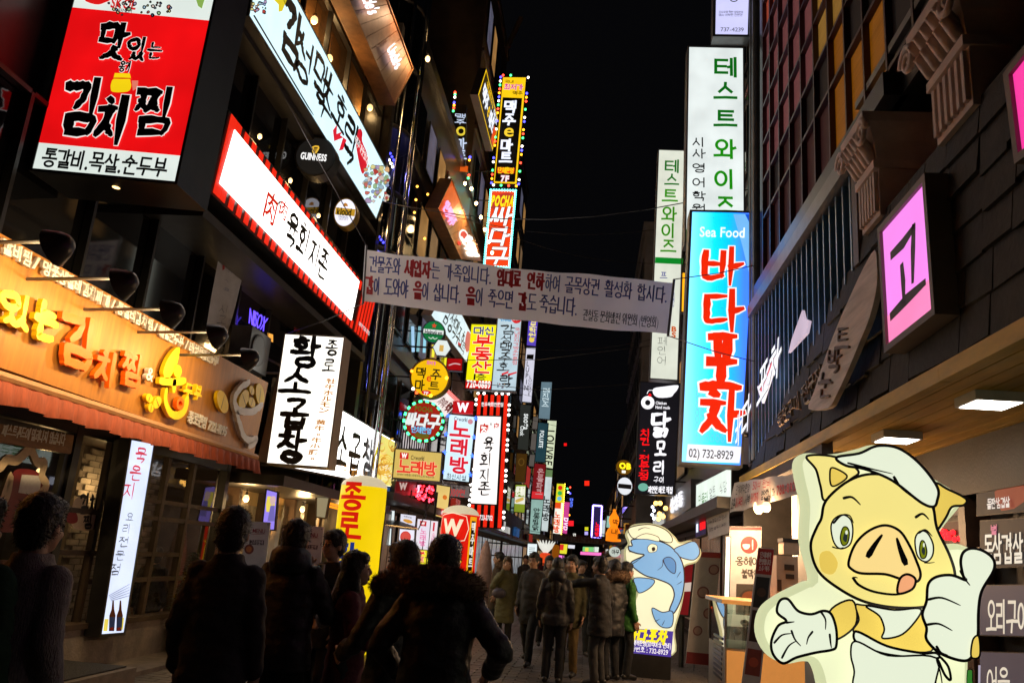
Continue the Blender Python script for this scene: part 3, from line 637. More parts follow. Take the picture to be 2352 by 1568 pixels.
for s_, b_ in (('갈비찜', (-40, 460, 215, 660)), ('/', (215, 590, 285, 690)), ('명품생갈비김치찌개', (300, 620, 865, 1020)), ('/', (875, 945, 920, 1030)), ('통갈비김치찜', (925, 975, 1235, 1210)), ('/', (1235, 1145, 1275, 1225)), ('해물순두부', (1280, 1170, 1495, 1335)), ('/', (1500, 1290, 1535, 1360)), ('버섯들깨순두부', (1535, 1320, 1790, 1500))):
    u0, v0 = fs_.uv(ZC(b_[0], (b_[1]+b_[3])/2)); u1, _ = fs_.uv(ZC(b_[2], (b_[1]+b_[3])/2))
    xc, yc = (b_[0]+b_[2])/2, (b_[1]+b_[3])/2; cu, cv = fs_.uv(ZC(xc, yc))
    uL = fs_.uv(ZC(b_[0], b_[1]+55))[0]; uR = fs_.uv(ZC(b_[2], b_[3]-55))[0]
    fs_.T(s_, ZC, None, IVO, bold=.035, depth=.03, lift=.03, uvbox=(uL, .845, uR, .955), shear=.0)
fs_.T('종로본점', ZE, None, IVO, bold=.03, depth=.02, lift=.02, uvbox=(fs_.uv(ZE(1545, 660))[0], .10, fs_.uv(ZE(1700, 700))[0], .225))
fs_.T('722-1095', ZE, None, IVO, bold=.03, depth=.02, lift=.02, uvbox=(fs_.uv(ZE(1720, 710))[0], .10, fs_.uv(ZE(1870, 755))[0], .21))
# gooseneck lamps
for k, (px, pe) in enumerate([(ZC(540, 470), ZC(230, 470)), (ZC(1085, 775), ZC(800, 780)), (ZC(1480, 1030), ZC(1230, 1030)), (ZC(1850, 1220), ZC(1600, 1220)), (ZC(2120, 1410), ZC(1880, 1400)), (ZC(-330, 20), ZC(-600, 20)), (ZC(-1500, -560), ZC(-1800, -560))]):  # last two are added out of view to light the foreground
    head = on(('x', -4.05), px); base = Vector((-5.35, head.y, head.z-.05))
    t = thing('sign_lamp', '%s of the seven long-armed lamps over the orange sign' % ['third', 'fourth', 'fifth', 'sixth', 'farthest', 'second', 'nearest'][k], 'lamp', base, 'long-armed sign lamps')
    MB().tube([base, head+Vector((-.05, 0, .02)), head+Vector((.05, 0, 0))], .016, 6).build('arm', GREYM, t)
    hd = MB(); dirv = Vector((-.92, 0, -.38)).normalized()
    a = Vector((0, 1, 0)); b = dirv.cross(a)
    rings = [(-.06, .02), (-.05, .06), (.0, .10), (.10, .15)]
    for (d_, r_) in rings: hd.v += [head+dirv*d_+(a*math.cos(2*math.pi*q/14)+b*math.sin(2*math.pi*q/14))*r_ for q in range(14)]
    for i in range(3):
        for q in range(14): hd.f.append((14*i+q, 14*i+(q+1) % 14, 14*i+14+(q+1) % 14, 14*i+14+q))
    hd.f.append(tuple(range(14))[::-1]); hd.build('lamp_head', BLACKM, t, True)
    MB().add([head+dirv*.085+(a*math.cos(2*math.pi*q/14)+b*math.sin(2*math.pi*q/14))*.115 for q in range(14)], [tuple(range(14))]).build('lamp_lens', lit(255, 225, 170, 6), t)
    l = bpy.data.lights.new('sign_spot', 'SPOT'); l.energy = 31; l.color = (1, .72, .36); l.spot_size = math.radians(140); l.spot_blend = .65; l.shadow_soft_size = .06
    lo = bpy.data.objects.new('lamp_light', l); link(lo, t); lo.location = head+dirv*.11-base; lo.rotation_euler = dirv.to_track_quat('-Z', 'Y').to_euler()

# narrow vertical light panel
lp = Sign('vertical_light_sign', 'tall narrow white light panel with pink and black vertical brush letters beside the door', 'sign', ('x', -5.45), [(300, 1010), (352, 1020), (283, 1451), (231, 1455)], Z1, d=.18, cab=BLACKM, face=lit(214, 226, 255, 1.15), fr=.035, group=None)
lp.T('묵은지', ZY, (940, 130, 1010, 525), lit(225, 70, 90, .85), 'brush', wd=.13, vert=True, cells=[(-.1, .70, 1.1, .27), (-.35, .36, 1.1, .27), (-.7, .02, 1.15, .28)])
lp.T('요리전문점', ZY, (855, 595, 925, 1045), PRINTBLK, 'brush', wd=.11, vert=True, cells=[(.05, .86, .75, .12), (-.1, .66, .8, .14), (-.3, .44, .95, .16), (-.45, .23, .9, .14), (-.75, .0, 1.0, .17)])
for dx in (0, 52):
    lp.poly([(790+dx, 1225), (800+dx, 1225), (803+dx, 1290), (812+dx, 1330), (802+dx, 1440), (765+dx, 1440), (768+dx, 1330), (783+dx, 1290)], ink(120, 60, 30), .008, zf=ZY)
    lp.poly([(772+dx, 1340), (808+dx, 1340), (804+dx, 1415), (766+dx, 1415)], ink(60, 100, 190), .010, zf=ZY)
    lp.poly([(775+dx, 1415), (795+dx, 1412), (792+dx, 1435), (770+dx, 1435)], ink(200, 50, 40), .011, zf=ZY)
for a_ in ((735, 1355), (845, 1345)): lp.poly([a_, (a_[0]+28, a_[1]), (a_[0]+18, a_[1]+85), (a_[0]-10, a_[1]+85)], lit(235, 215, 90, .9), .008, zf=ZY)
for k in range(5): lp.line([(765+k*4, 1190+k*12-k*3), (910, 1110+k*20)], .008, ink(120, 130, 190), .008, zf=ZY)
# ------------------------------------------------------------------ upper signs on the black building
WHT = lit(255, 250, 245, 1.25); WHTC = lit(222, 240, 246, 1.1)
rb = Sign('projecting_sign', 'large red projecting lightbox with white outlined black brush letters and yellow pot', 'sign', ('y', 7.04), [(749, -500), (1872, -390), (1465, 1520), (275, 1410)], ZA, d=.64, cab=BLACKM, face=lit(225, 235, 228, 1.0), fr=.03)
rb.rect(0, .105, 1, .686, lit(232, 14, 18, 1.0, .18), .008, 'panel')
OUTW = lit(245, 235, 230, 1.0)
for ch, b_, sd, wd in (('맛', (830, 215, 1085, 500), 3, .2), ('있', (1065, 330, 1245, 510), 4, .17), ('는', (1240, 370, 1365, 500), 5, .15), ('김', (530, 690, 860, 1120), 6, .19), ('치', (815, 830, 1090, 1200), 7, .19), ('찜', (1115, 750, 1480, 1125), 8, .17)):
    rb.T(ch, ZA, b_, PRINTBLK, 'brush', wd=wd, rag=.22, seed=sd, lift=.02, out=(OUTW, .05))
rb.T('옹기', ZA, (1005, 525, 1105, 610), PRINTBLK, 'brush', wd=.17, lift=.02, out=(OUTW, .08))
YL = lit(250, 215, 20, 1.0)
rb.poly([(960, 665), (935, 700), (930, 740), (950, 775), (1070, 772), (1100, 730), (1095, 690), (1080, 665)], YL, .012, 'pot_print', zf=ZA, smooth=3)
rb.poly([(965, 618), (1090, 622), (1100, 660), (955, 658)], YL, .014, 'pot_print', zf=ZA)
rb.poly([(1105, 680), (1160, 680), (1155, 740), (1115, 765)], lit(240, 130, 110, .9), .012, 'pot_print', zf=ZA)
rb.line([(958, 662), (1095, 664)], .02, lit(235, 120, 20, .8), .016, zf=ZA)
rb.T('통갈비.목살.순두부', ZA, (345, 1290, 1410, 1440), PRINTBLK, bold=.012, lift=.012)
rb.poly([(700, -10), (800, 45), (880, 30), (940, -20), (900, -200), (760, -180)], lit(220, 25, 25, 1), .012, zf=ZA, smooth=3)
rb.T('SKOL', ZA, (930, 0, 1150, 80), lit(215, 40, 40, .9), bold=.03, lift=.014); rb.T('PREMIUM', ZA, (975, 85, 1110, 115), PRINTBLK, lift=.014)
def doodle(s, zf, x0, y0, x1, y1, n, seed, lift=.012):
    """cluster of small printed pictures"""
    r = random.Random(seed); cols = [(225, 120, 110), (235, 185, 130), (150, 170, 215), (165, 200, 150), (235, 225, 150), (190, 165, 205), (235, 215, 205), (170, 205, 222), (200, 70, 60)]; n = int(n*2.6)
    for k in range(n):
        cx, cy = r.uniform(x0, x1), r.uniform(y0, y1); rr = r.uniform(.06, .15)*min(abs(x1-x0), abs(y1-y0)); m_ = r.randint(5, 8)
        a0 = r.random()*6
        pts = [(cx+rr*r.uniform(.5, 1.1)*math.cos(a0-q*2*math.pi/m_), cy+rr*r.uniform(.5, 1.1)*math.sin(a0-q*2*math.pi/m_)) for q in range(m_)]
        s.poly(pts, lit(*cols[k % len(cols)], .8), lift+.0006*k, 'picture_print', zf=zf, smooth=2)
        s.line(pts+[pts[0]], .012, ink(70, 70, 90), lift+.0006*k+.0003, zf=zf)
doodle(rb, ZA, 900, 20, 1450, 140, 14, 5)
rb.poly([(1640, 0), (1720, -20), (1690, 80), (1660, 60)], lit(150, 190, 90, .8), .012, zf=ZA)
MB().ball((-4.95, 7.25, rb.P(0, 0).z-.05), (.06, .06, .04), 8, 5).build('underside_lamp', lit(255, 200, 120, 5), rb.root, True)

yk = Sign('striped_fascia', 'white backlit fascia with red and black striped border and small brush letters', 'sign', ('x', -5.0), [(527, 258), (863, 690), (841, 789), (484, 440)], Z1, d=.45, cab=BLACKM, face=BLACKM, fr=.02, rim=0)
STR = lit(238, 40, 18, 1.0, .1)
def stripes(s, n, v0, v1, u0, u1, name='stripe', lift=.012, duty=.55, mat=None):
    for i in range(n):
        a = u0+(u1-u0)*i/n; b = a+(u1-u0)/n*duty
        s.rect(a, v0, b, v1, mat or STR, lift, name, .01)
stripes(yk, 25, .82, .995, .03, .86); stripes(yk, 25, .005, .16, .03, .86); stripes(yk, 5, .005, .995, .87, 1.0)
yk.rect(.004, .005, .028, .995, STR, .012, 'stripe', .01)
yk.zrect(Z1, [(533, 298), (821, 646), (803, 735), (498, 421)], lit(255, 247, 240, 3.4, .1), .03, 'panel', .012)
RD = lit(225, 40, 20, .8)
yk.T('肉', ZD, None, RD, bold=.02, lift=.05, c=(526, 305), wh=(.062, .42)); yk.T('×', ZD, None, PRINTBLK, bold=.02, lift=.05, c=(595, 268), wh=(.018, .10)); yk.T('肉', ZD, None, RD, bold=.02, lift=.05, c=(632, 325), wh=(.042, .26))
for ch, c_, sd in (('육', (705, 500), 2), ('회', (800, 590), 3), ('지', (893, 710), 4), ('존', (966, 785), 5)):
    yk.T(ch, ZD, None, PRINTBLK, 'brush', wd=.14, seed=sd, lift=.05, c=c_, wh=(.068, .48))
yk.T('예약 720-3702', ZD, None, lit(240, 240, 240, .9), bold=.02, lift=.035, uvbox=(.885, .17, .995, .25))

gm = Sign('pale_blue_fascia', 'long pale blue lit fascia with black brush letters and red lightning mark', 'sign', ('x', -5.0), [(606, -142), (896, 408), (863, 502), (571, 36)], Z1, d=.5, cab=DARKM, face=lit(196, 228, 238, 1.45, .08), fr=.03)
for ch, c_, wh_, sd, wd in (('감', (720, 285), (.13, .68), 2, .17), ('성', (820, 485), (.115, .58), 3, .13), ('맥', (965, 690), (.12, .60), 4, .13), ('주', (1000, 855), (.12, .52), 5, .13), ('호', (1125, 950), (.12, .48), 6, .15), ('락', (1215, 1190), (.13, .70), 7, .14)):
    gm.T(ch, ZB, None, PRINTBLK, 'brush', wd=wd, seed=sd, rag=.25, lift=.012, shear=-.12, c=c_, wh=wh_)
gm.poly([(1100, 1040), (1065, 1090), (1075, 1180), (1150, 1150), (1115, 1260), (1150, 1250), (1180, 1170), (1125, 1130), (1145, 1100), (1095, 1120)], lit(222, 30, 50, .95), .012, 'lightning_mark', zf=ZB)
gm.poly([(1290, 1075), (1255, 1130), (1265, 1260), (1300, 1430), (1325, 1445), (1355, 1360), (1350, 1280), (1310, 1180), (1312, 1110)], lit(215, 25, 45, .95), .012, 'red_balloon_mark', zf=ZB, smooth=3)
gm.T('맥주가맛있다', ZB, None, lit(250, 240, 240, .9), lift=.018, bold=.02, c=(1303, 1255), wh=(.13, .14))
doodle(gm, ZB, 1330, 1380, 1520, 1568, 16, 9); doodle(gm, ZB, 380, 0, 500, 120, 10, 12); doodle(gm, ZD, 1330, 60, 1520, 260, 14, 15)
gm.poly([(570, 0), (600, -40), (680, 0), (640, 95), (610, 100), (610, 40)], lit(240, 215, 40, .9), .012, zf=ZB)

# wooden upper sign with neon script
ws1 = Sign('wooden_sign', 'brown plank sign with white neon script high on the left', 'sign', ('x', -4.9), [(1490, -40), (1720, 575), (1565, 865), (1180, -20)], ZB, d=.3, cab=WOODW, face=None, fr=.05, rim=.06)
PLK = pm('lit_brown_plank', (.36, .18, .10), rough=.55, var=.2, scale=3, bump=.1)
for i in range(9): ws1.rect(i/9+.004, 0, (i+1)/9-.004, 1, PLK, .006, 'plank', .015)
NEON = lit(255, 240, 250, 1.5); NEOP = lit(250, 90, 220, 1.5)
ws1.T("Uncle's", ZB, None, NEON, bold=.0, lift=.09, depth=.03, c=(1550, 470), wh=(.24, .30))
ws1.T("Uncle's", ZB, None, NEON, bold=.0, lift=.09, depth=.03, c=(1330, 0), wh=(.26, .34))
for k in range(2):
    l = bpy.data.lights.new('plank_spot', 'POINT'); l.energy = 14; l.color = (1, .62, .35); l.shadow_soft_size = .1
    lo = bpy.data.objects.new('sign_light', l); link(lo, ws1.root); lo.location = ws1.P(.25+.5*k, 1.08, .4)-ws1.root.location

# round tavern signs
g1 = Round('round_beer_sign', 'black round beer sign with golden harp and white capitals', 'sign', ('y', 12.6), (724, 360), 43, 42, d=.25, face=lit(26, 24, 22, 1), cab=BLACKM, wall=XF)
g1.T('GUINNESS', ZB, (800, 1285, 1022, 1340), lit(250, 250, 250, 1.1), bold=.035, lift=.012)
g1.line([ZB(*p) for p in ((905, 1232), (950, 1228), (945, 1255), (915, 1290), (905, 1232))], .03, lit(240, 190, 60, 1), .012)
for k in range(4): g1.line([ZB(912+k*9, 1240), ZB(914+k*7, 1282-k*6)], .008, lit(230, 180, 60, 1), .012)
g2 = Round('oval_beer_sign', 'white oval beer sign with gold band and dark script', 'sign', ('y', 14.6), (793, 489), 24, 31, d=.2, face=lit(235, 235, 250, 1.15), cab=pm('gold_trim', (.5, .33, .06), rough=.35, metal=.6), wall=XF)
g2.rect(.03, .40, .97, .66, lit(196, 150, 40, .9), .010, 'band'); g2.T('kloud', ZD, (1105, 315, 1228, 375), PRINTBLK, bold=.03, lift=.014)
g2.T('ORIGINAL', ZD, (1115, 382, 1205, 398), ink(90, 90, 140), lift=.014); g2.T('GRAVITY', ZD, (1120, 402, 1200, 416), ink(150, 90, 120), lift=.014)
g2.poly([(1155, 300), (1160, 280), (1175, 270), (1192, 280), (1197, 300)], lit(200, 130, 40, .9), .012, zf=ZD)
for k, px in enumerate([ZA(2170, 1140), ZD(715, 82), ZD(950, 375)]):
    bulb('sign_bulb', ['near', 'middle', 'far'][k]+' tiny amber bulb on the dark ledge above the striped fascia', on(('x', XF+.42), px), 0, .035, 3, group='ledge bulbs')
ov = Round('small_oval_sign', 'tiny white glowing oval plate behind the striped fascia', 'sign', ('y', 14.2), (687, 478), 8, 12, d=.08, face=lit(180, 200, 215, .9), wall=XF)

# things behind the first-floor glass of the black building
vb = Sign('vertical_banner', 'hanging white cloth banner with blue handwriting behind the upper left window', 'banner', ('x', XF+.14), [(1835, 530), (2030, 680), (1900, 1215), (1715, 1205)], ZC, d=.01)
vb.poly([(1835, 530), (1980, 650), (2035, 700), (1965, 990), (1900, 1215), (1715, 1205), (1765, 900)], pm('banner_cloth', (.46, .46, .48), rough=.8), .002, 'cloth', zf=ZC)
for q, (x, y) in enumerate([(1930, 640), (1915, 700), (1905, 780), (1895, 850)]): vb.T('하이시요'[q], ZC, (x-40, y-30, x+35, y+30), ink(60, 70, 130), 'brush', wd=.12, lift=.006)
vb.T('시고', ZC, (1820, 960, 1900, 1160), ink(70, 70, 90), 'brush', wd=.08, vert=True, lift=.006); vb.poly([(1855, 640), (1878, 632), (1872, 680), (1855, 690)], ink(170, 30, 30), .006, zf=ZC)
neon = Sign('neon_sign', 'small violet neon word in the upper left window', 'sign', ('x', XF+.14), [(2080, 1000), (2235, 1090), (2195, 1200), (2070, 1130)], ZC, d=.02)
neon.T('NISOX', ZC, None, lit(95, 70, 255, 2.2), bold=-.005, lift=.01, uvbox=(0, 0, 1, 1), depth=.01)
acu = thing('air_conditioner', 'white outdoor air conditioner unit on the ledge behind the projecting box sign', 'air conditioner', on(('x', XF+.5), ZC(2130, 1530)))
q0 = acu.location
box('casing', q0+Vector((-.3, -.38, 0)), q0+Vector((.02, .38, .62)), GREYM, acu)
MB().lathe(q0+Vector((.025, -.08, .31)), [(.25, 0), (.25, .02), (.22, .025)], 20, 'x').build('fan_grille', DARKM, acu)
for k, px in enumerate([ZC(2050, 1250), ZC(1978, 1298), ZC(2018, 1330)]): bulb('fairy_bulb', ['upper', 'left', 'lower'][k]+' of three little bulbs by the air conditioner', on(('x', XF+.16), px), 0, .03, 2, group='little bulbs by the air conditioner')
lw = mesh('lit_window', [on(('x', XF+.03), ZC(*p)) for p in ((2235, 1210), (2281, 1225), (2281, 1290), (2230, 1270))], [(3, 2, 1, 0)], lit(250, 170, 70, 1.2)); tag(lw, 'small amber lit window pane above the projecting box sign', 'window')
rp = Sign('red_window_poster', 'dark red poster with yellow letters in the window below the striped fascia', 'poster', ('x', XF+.05), [(760, 1150), (1040, 1370), (1000, 1375), (740, 1340)], ZD, d=.01, face=ink(120, 20, 28))
rp.T('10년전 가격', ZD, (800, 1220, 970, 1370), ink(200, 180, 40), 'sans', bold=.02)

# ------------------------------------------------------------------ glass stair tower at the end of the black building
tw = thing('glass_tower', 'round glass stair tower with steel tubes and dark hoops', 'tower', (-6.0, 18.5, 0))
TC = Vector((-6.0, 18.5, 0)); TR_ = 1.0
TG = glass('tower_glass', (.42, .44, .47), .16, .05)
def ring(z, r, h, t, mat, name, n=36):
    MB().lathe(TC+Vector((0, 0, z)), [(r-t, 0), (r, 0), (r, h), (r-t, h)], n).build(name, mat, tw, True)
n = 36; m = MB()
for z in (2.6, 17.0): m.v += [TC+Vector((TR_*math.cos(2*math.pi*k/n), TR_*math.sin(2*math.pi*k/n), z)) for k in range(n)]
m.f = [(k, (k+1) % n, n+(k+1) % n, n+k) for k in range(n)]; m.build('glass_shell', TG, tw, True)
for z in (2.6, 4.9, 7.35, 8.4, 9.9, 11.6, 13.4, 15.2): ring(z, TR_+.03, .12, .08, BLACKM, 'hoop')
for k in range(8):
    a = -1.9+k*.42; MB().tube([TC+Vector((1.07*math.cos(a), 1.07*math.sin(a), 2.6)), TC+Vector((1.07*math.cos(a), 1.07*math.sin(a), 17))], .022 if k % 3 else .05, 8).build('tube', CHROME, tw, True)
MB().lathe(TC+Vector((0, 0, 2.6)), [(.3, 0), (.3, 14.4)], 12).build('core', DARKM, tw, True)
for z in (4.95, 7.4, 9.95, 13.45): MB().lathe(TC+Vector((0, 0, z)), [(.95, -.06), (.95, 0)], 24).build('landing', DARKM, tw)
BL_ = lit(60, 60, 255, 6); WL_ = lit(255, 235, 200, 5)
m1 = MB(); m2 = MB()
for (x, y) in [(880, 275), (900, 312), (918, 348), (935, 382), (953, 415), (722, 1080), (742, 1110), (762, 1140), (783, 1170), (803, 1198), (823, 1228), (848, 1255)]: m1.ball(on(('y', 17.45), ZW(x, y)), .03, 6, 4)
for (x, y) in [(850, 308), (888, 380), (906, 415), (924, 450), (942, 484), (775, 1065), (795, 1095)]: m2.ball(on(('y', 17.45), ZW(x, y)), .035, 6, 4)
for mm, mt in ((m1, BL_), (m2, WL_)): o = mm.build('led_string', mt, tw, True); o['kind'] = 'stuff'
m3 = MB()
for (x, y) in [(1193, 685), (1180, 820), (1165, 950), (1300, 765), (1270, 1215), (850, 455)]: m3.ball(on(('y', 17.35), ZW(x, y)), .03, 6, 4)
o = m3.build('led_string', lit(255, 170, 60, 6), tw, True); o['kind'] = 'stuff'
for (z, e) in ((8.1, 30), (10.8, 30), (5.2, 6)):
    l = bpy.data.lights.new('tower_blue', 'POINT'); l.energy = e; l.color = (.25, .25, 1); l.shadow_soft_size = .1
    lo = bpy.data.objects.new('blue_light', l); link(lo, tw); lo.location = (.55, -.35, z)
bulb('tower_bulb', 'amber bulb on the dark hoop under the pale blue sign end', on(('y', 17.3), ZW(815, 972)), .1, .05, 6)
bulb('tower_bulb', 'orange bulb in front of the tower top beside the brown plank sign', on(('y', 17.3), ZI(152, 492)), .1, .06, 10)

# ------------------------------------------------------------------ hwangso lightbox and fascia
CRM = lit(252, 246, 232, 1.8, .06)
hw = Sign('vertical_lightbox', 'tall cream projecting lightbox with bold black vertical letters at the end of the orange sign', 'sign', ('y', 12.4), [(656, 768), (790, 776), (752, 1072), (614, 1062)], Z1, d=.36, cab=BEIGEM, face=CRM, fr=.02)
hw.zrect(Z1, [(639, 855), (652, 855), (610, 1062), (590, 1058)], BEIGEM, -.05, 'mounting_panel', .05)
for ch, b_, sd in (('황', (430, -25, 680, 210), 2), ('소', (340, 225, 620, 440), 3), ('곱', (350, 485, 590, 720), 4), ('창', (320, 755, 560, 1000), 5)):
    hw.T(ch, ZG, b_, PRINTBLK, 'brush', wd=.2, seed=sd, rag=.15, taper=(1.05, .85), lift=.012)
for ch, b_, sd in (('종', (725, -10, 835, 115), 2), ('로', (700, 150, 810, 255), 3)): hw.T(ch, ZG, b_, PRINTBLK, 'brush', wd=.15, seed=sd, lift=.012)
hw.T('牡牛ホルモン 黄牛。牛小肠。', ZG, (640, 295, 760, 1000), lit(205, 130, 30, .75), vert=True, lift=.012, bold=.03, cells=[(.40-.048*i, 1-(i+1)/14, .72, .062) for i in range(14)])
MB().tube([hw.P(0, .75, -.1), (XF, 12.4, hw.P(0, .75).z+.3)], .02).build('bracket', WHITEP, hw.root); MB().tube([hw.P(0, .7, -.1), (XF, 12.6, hw.P(0, .7).z)], .02).build('bracket', WHITEP, hw.root)

sg = Sign('noodle_fascia', 'white backlit fascia with black brush letters and a picture of grilled tripe', 'sign', ('x', -5.1), [(430, 327), (1300, 835), (1265, 1210), (330, 1030)], ZG, d=.3, cab=DARKM, face=lit(250, 246, 240, 3.8, .05), fr=.03)
for ch, c_, sd in (('소', (855, 885), 3), ('곱', (965, 940), 4), ('창', (1073, 975), 5)): sg.T(ch, ZG, None, PRINTBLK, 'brush', wd=.17, seed=sd, taper=(1.1, .8), lift=.012, c=c_, wh=(.125, .62))
sg.zrect(ZG, [(1180, 775), (1300, 840), (1265, 1208), (1120, 1180)], lit(235, 225, 120, .95), .008, 'picture')
sg.poly([(1175, 790), (1150, 880), (1115, 1000), (1120, 1100), (1140, 960), (1180, 850)], lit(215, 200, 20, 1), .010, zf=ZG, smooth=3)
for k in range(26):
    r_ = random.Random(k); x, y = r_.uniform(1160, 1280), r_.uniform(850, 1160); rr = r_.uniform(15, 40)
    sg.line([(x+rr*math.cos(a*.7), y+rr*1.3*math.sin(a*.7)) for a in range(8)], .05, lit(*r_.choice([(245, 215, 130), (225, 175, 70), (250, 235, 180), (200, 140, 50), (235, 230, 200)]), .9), .012+.0007*k, zf=ZG, name='picture_print')
for k in range(5): sg.line([ZG(*p) for p in circ(1212, 1030, 15+k*14, 18+k*17, 12)], .02, lit(240, 190, 60, .9), .032+.001*k, name='picture_print')
sg.T('牡牛ホルモン 黄牛 牛小腸', ZG, (600, 1075, 890, 1160), lit(225, 150, 60, .85), lift=.012, uvbox=(.33, .03, .70, .19))
box('soffit', (-6.5, 12.75, 2.45), (-4.85, 20.0, 2.62), BLACKM, sg.root)
# ------------------------------------------------------------------ buildings further along the left side
def facade(name, label, x, y0, y1, h, mat, side=-1, depth=8.0, rows=4, cols=5, z0=4.0, winmat=None, ground=True, ww=.62, wh=.55):
    """a street block with recessed window openings set as frames and panes on the street wall"""
    t = thing(name, label, 'building', (x+side*depth/2, (y0+y1)/2, 0))
    box('wall', (x, y0, 0), (x+side*depth, y1, h), mat, t)
    fh = (h-z0-.8)/rows; cw = (y1-y0-.6)/cols; n = -side
    for r in range(rows):
        for c in range(cols):
            ya = y0+.3+cw*c+cw*(1-ww)/2; yb = ya+cw*ww; za = z0+fh*r+fh*(1-wh)/2; zb = za+fh*wh
            w_ = box('window', (x+n*.03, ya-.06, za-.06), (x+n*.07, yb+.06, zb+.06), DARKM, t)
            mm = (winmat or DKGLASS)
            if callable(winmat) and not hasattr(winmat, 'name'): mm = winmat(r, c)
            o = mesh('glass_pane', [(x+n*.075, ya, za), (x+n*.075, yb, za), (x+n*.075, yb, zb), (x+n*.075, ya, zb)], [(0, 1, 2, 3)], mm, w_)
        if r: box('string_course', (x+n*.01, y0, z0+fh*r-.08), (x+n*.10, y1, z0+fh*r+.08), mat, t)
    box('parapet', (x+n*.12, y0-.02, h-.01), (x+side*.4, y1+.02, h+.35), mat, t)
    if ground:
        box('shop_canopy', (x+n*.01, y0+.1, 2.75), (x+n*.7, y1-.1, 2.95), DARKM, t)
        for k in range(cols):
            ya = y0+.3+cw*k; f_ = box('shop_bay', (x+n*.02, ya+.1, .1), (x+n*.06, ya+cw-.1, 2.6), DKWOOD, t)
            mm = SHOPLIT[(k*5+int(y0)) % len(SHOPLIT)]; nn = 2
            for j in range(nn):
                yy = ya+.16+j*(cw-.3)/nn
                mesh('shop_pane', [(x+n*.064, yy, .35), (x+n*.064, yy+(cw-.3)/nn-.08, .35), (x+n*.064, yy+(cw-.3)/nn-.08, 2.5), (x+n*.064, yy, 2.5)], [(0, 1, 2, 3)], mm, f_)
            if (k+int(y0)) % 3: box('shop_fascia', (x+n*.10, ya+.15, 3.0), (x+n*.3, ya+cw*(.6+.3*((k*7) % 3)/2), 3.35+.35*((k*5+int(y0)) % 4)/3), FASC[(k*3+int(y0)) % len(FASC)], t)
    return t
BROWN = pm('brown_render', (.24, .16, .10), rough=.7, var=.25, scale=1.2, bump=.15); GREYW = pm('grey_render', (.20, .19, .19), rough=.75, var=.25, scale=1, bump=.15)
DKBRK = pm('dark_red_tile', (.06, .02, .018), rough=.5, var=.4, scale=2)
WARMWIN = [pm('warm_window_%d' % k, (.2, .12, .05), em=c, es=e, var=0, ev=.4) for k, (c, e) in enumerate([((1, .5, .15), .12), ((1, .6, .3), .06), ((.6, .6, .9), .05)])]
def wsel(r, c):
    k = (r*7+c*5) % 9
    return WARMWIN[0] if k in (1, 4) else WARMWIN[1] if k == 6 else WARMWIN[2] if k == 8 else DKGLASS
SHOPLIT = [pm('shop_glow_%d' % k, (.1, .07, .05), rough=.2, em=c, es=e, var=0, ev=.7) for k, (c, e) in enumerate([((1, .62, .3), .10), ((1, .8, .6), .16), ((1, .45, .2), .05), ((.8, .9, 1), .09), ((1, .6, .35), .03)])]
BRNF = pm('brown_fascia', (.08, .04, .02), rough=.5)
FASC = [lit(120, 105, 90, .8, .4), lit(150, 40, 30, .8, .4), lit(170, 120, 40, .8, .4), lit(40, 80, 130, .8, .4), lit(60, 100, 60, .8, .4), lit(200, 200, 195, .8, .4), DARKM, BRNF]
facade('dark_block', 'dark block behind the round glass tower hung with many shop signs', -5.45, 19.7, 30.2, 15.5, DKSTONE, rows=4, cols=6, winmat=wsel)
facade('brown_block', 'brown block topped by a parapet behind the tall yellow beer sign', -5.6, 30.4, 38.0, 27.0, BROWN, rows=6, cols=4, winmat=wsel)
facade('grey_block', 'narrow grey block beyond the brown block on the left', -5.5, 38.2, 52.5, 26.0, GREYW, rows=7, cols=6, winmat=wsel)
facade('grey_stone_block', 'lower grey stone block with a lit cornice far along the left', -5.5, 53.0, 70, 18.0, GREYW, rows=5, cols=5, winmat=wsel)
facade('far_block', 'distant dark block on the left near the end of the street', -5.5, 70.5, 104, 16.0, DKSTONE, rows=5, cols=8, winmat=wsel)
facade('farthest_block', 'farthest dark block at the left end of the street', -5.5, 104.5, 150, 13.0, GREYW, rows=4, cols=8, winmat=wsel)
pole = MB().tube([on(('y', 36), ZI(815, 400)), on(('y', 36), ZI(930, 150))], .14, 8).build('roof_mast', BROWN); tag(pole, 'slanted brown mast on the roof against the black sky', 'mast')

YELC = lit(250, 200, 20, 1.1)
def led_cols(*cs): return [lit(*c, 6) for c in cs]
MULTI = led_cols((255, 60, 40), (60, 220, 110), (255, 240, 220), (70, 70, 255), (255, 150, 30))
# tall yellow framed beer sign
tm = Sign('tall_beer_sign', 'tall black lightbox with yellow frame and white vertical letters against the sky', 'sign', ('y', 32.6), [(780, 648), (972, 650), (893, 1538), (703, 1530)], ZI, d=.35, cab=DARKM, face=YELC, fr=.04)
tm.zrect(ZI, [(778, 815), (940, 822), (880, 1522), (712, 1516)], PRINTBLK, .008, 'panel')
for ch, y in (('맥', 895), ('주', 1003), ('마', 1215), ('트', 1325)): tm.T(ch, ZI, (842-(y-895)*.09-52, y-48, 842-(y-895)*.09+52, y+45), lit(225, 232, 250, 1.3), bold=.05, lift=.02)
tm.T('e', ZI, (785, 1070, 875, 1145), lit(240, 200, 50, 1.1), bold=.015, lift=.02)
tm.zrect(ZI, [(735, 1397), (880, 1405), (872, 1452), (728, 1446)], lit(225, 50, 20, 1), .012, 'panel'); tm.T('단체환영', ZI, (738, 1403, 870, 1450), YELC, bold=.03, lift=.02)
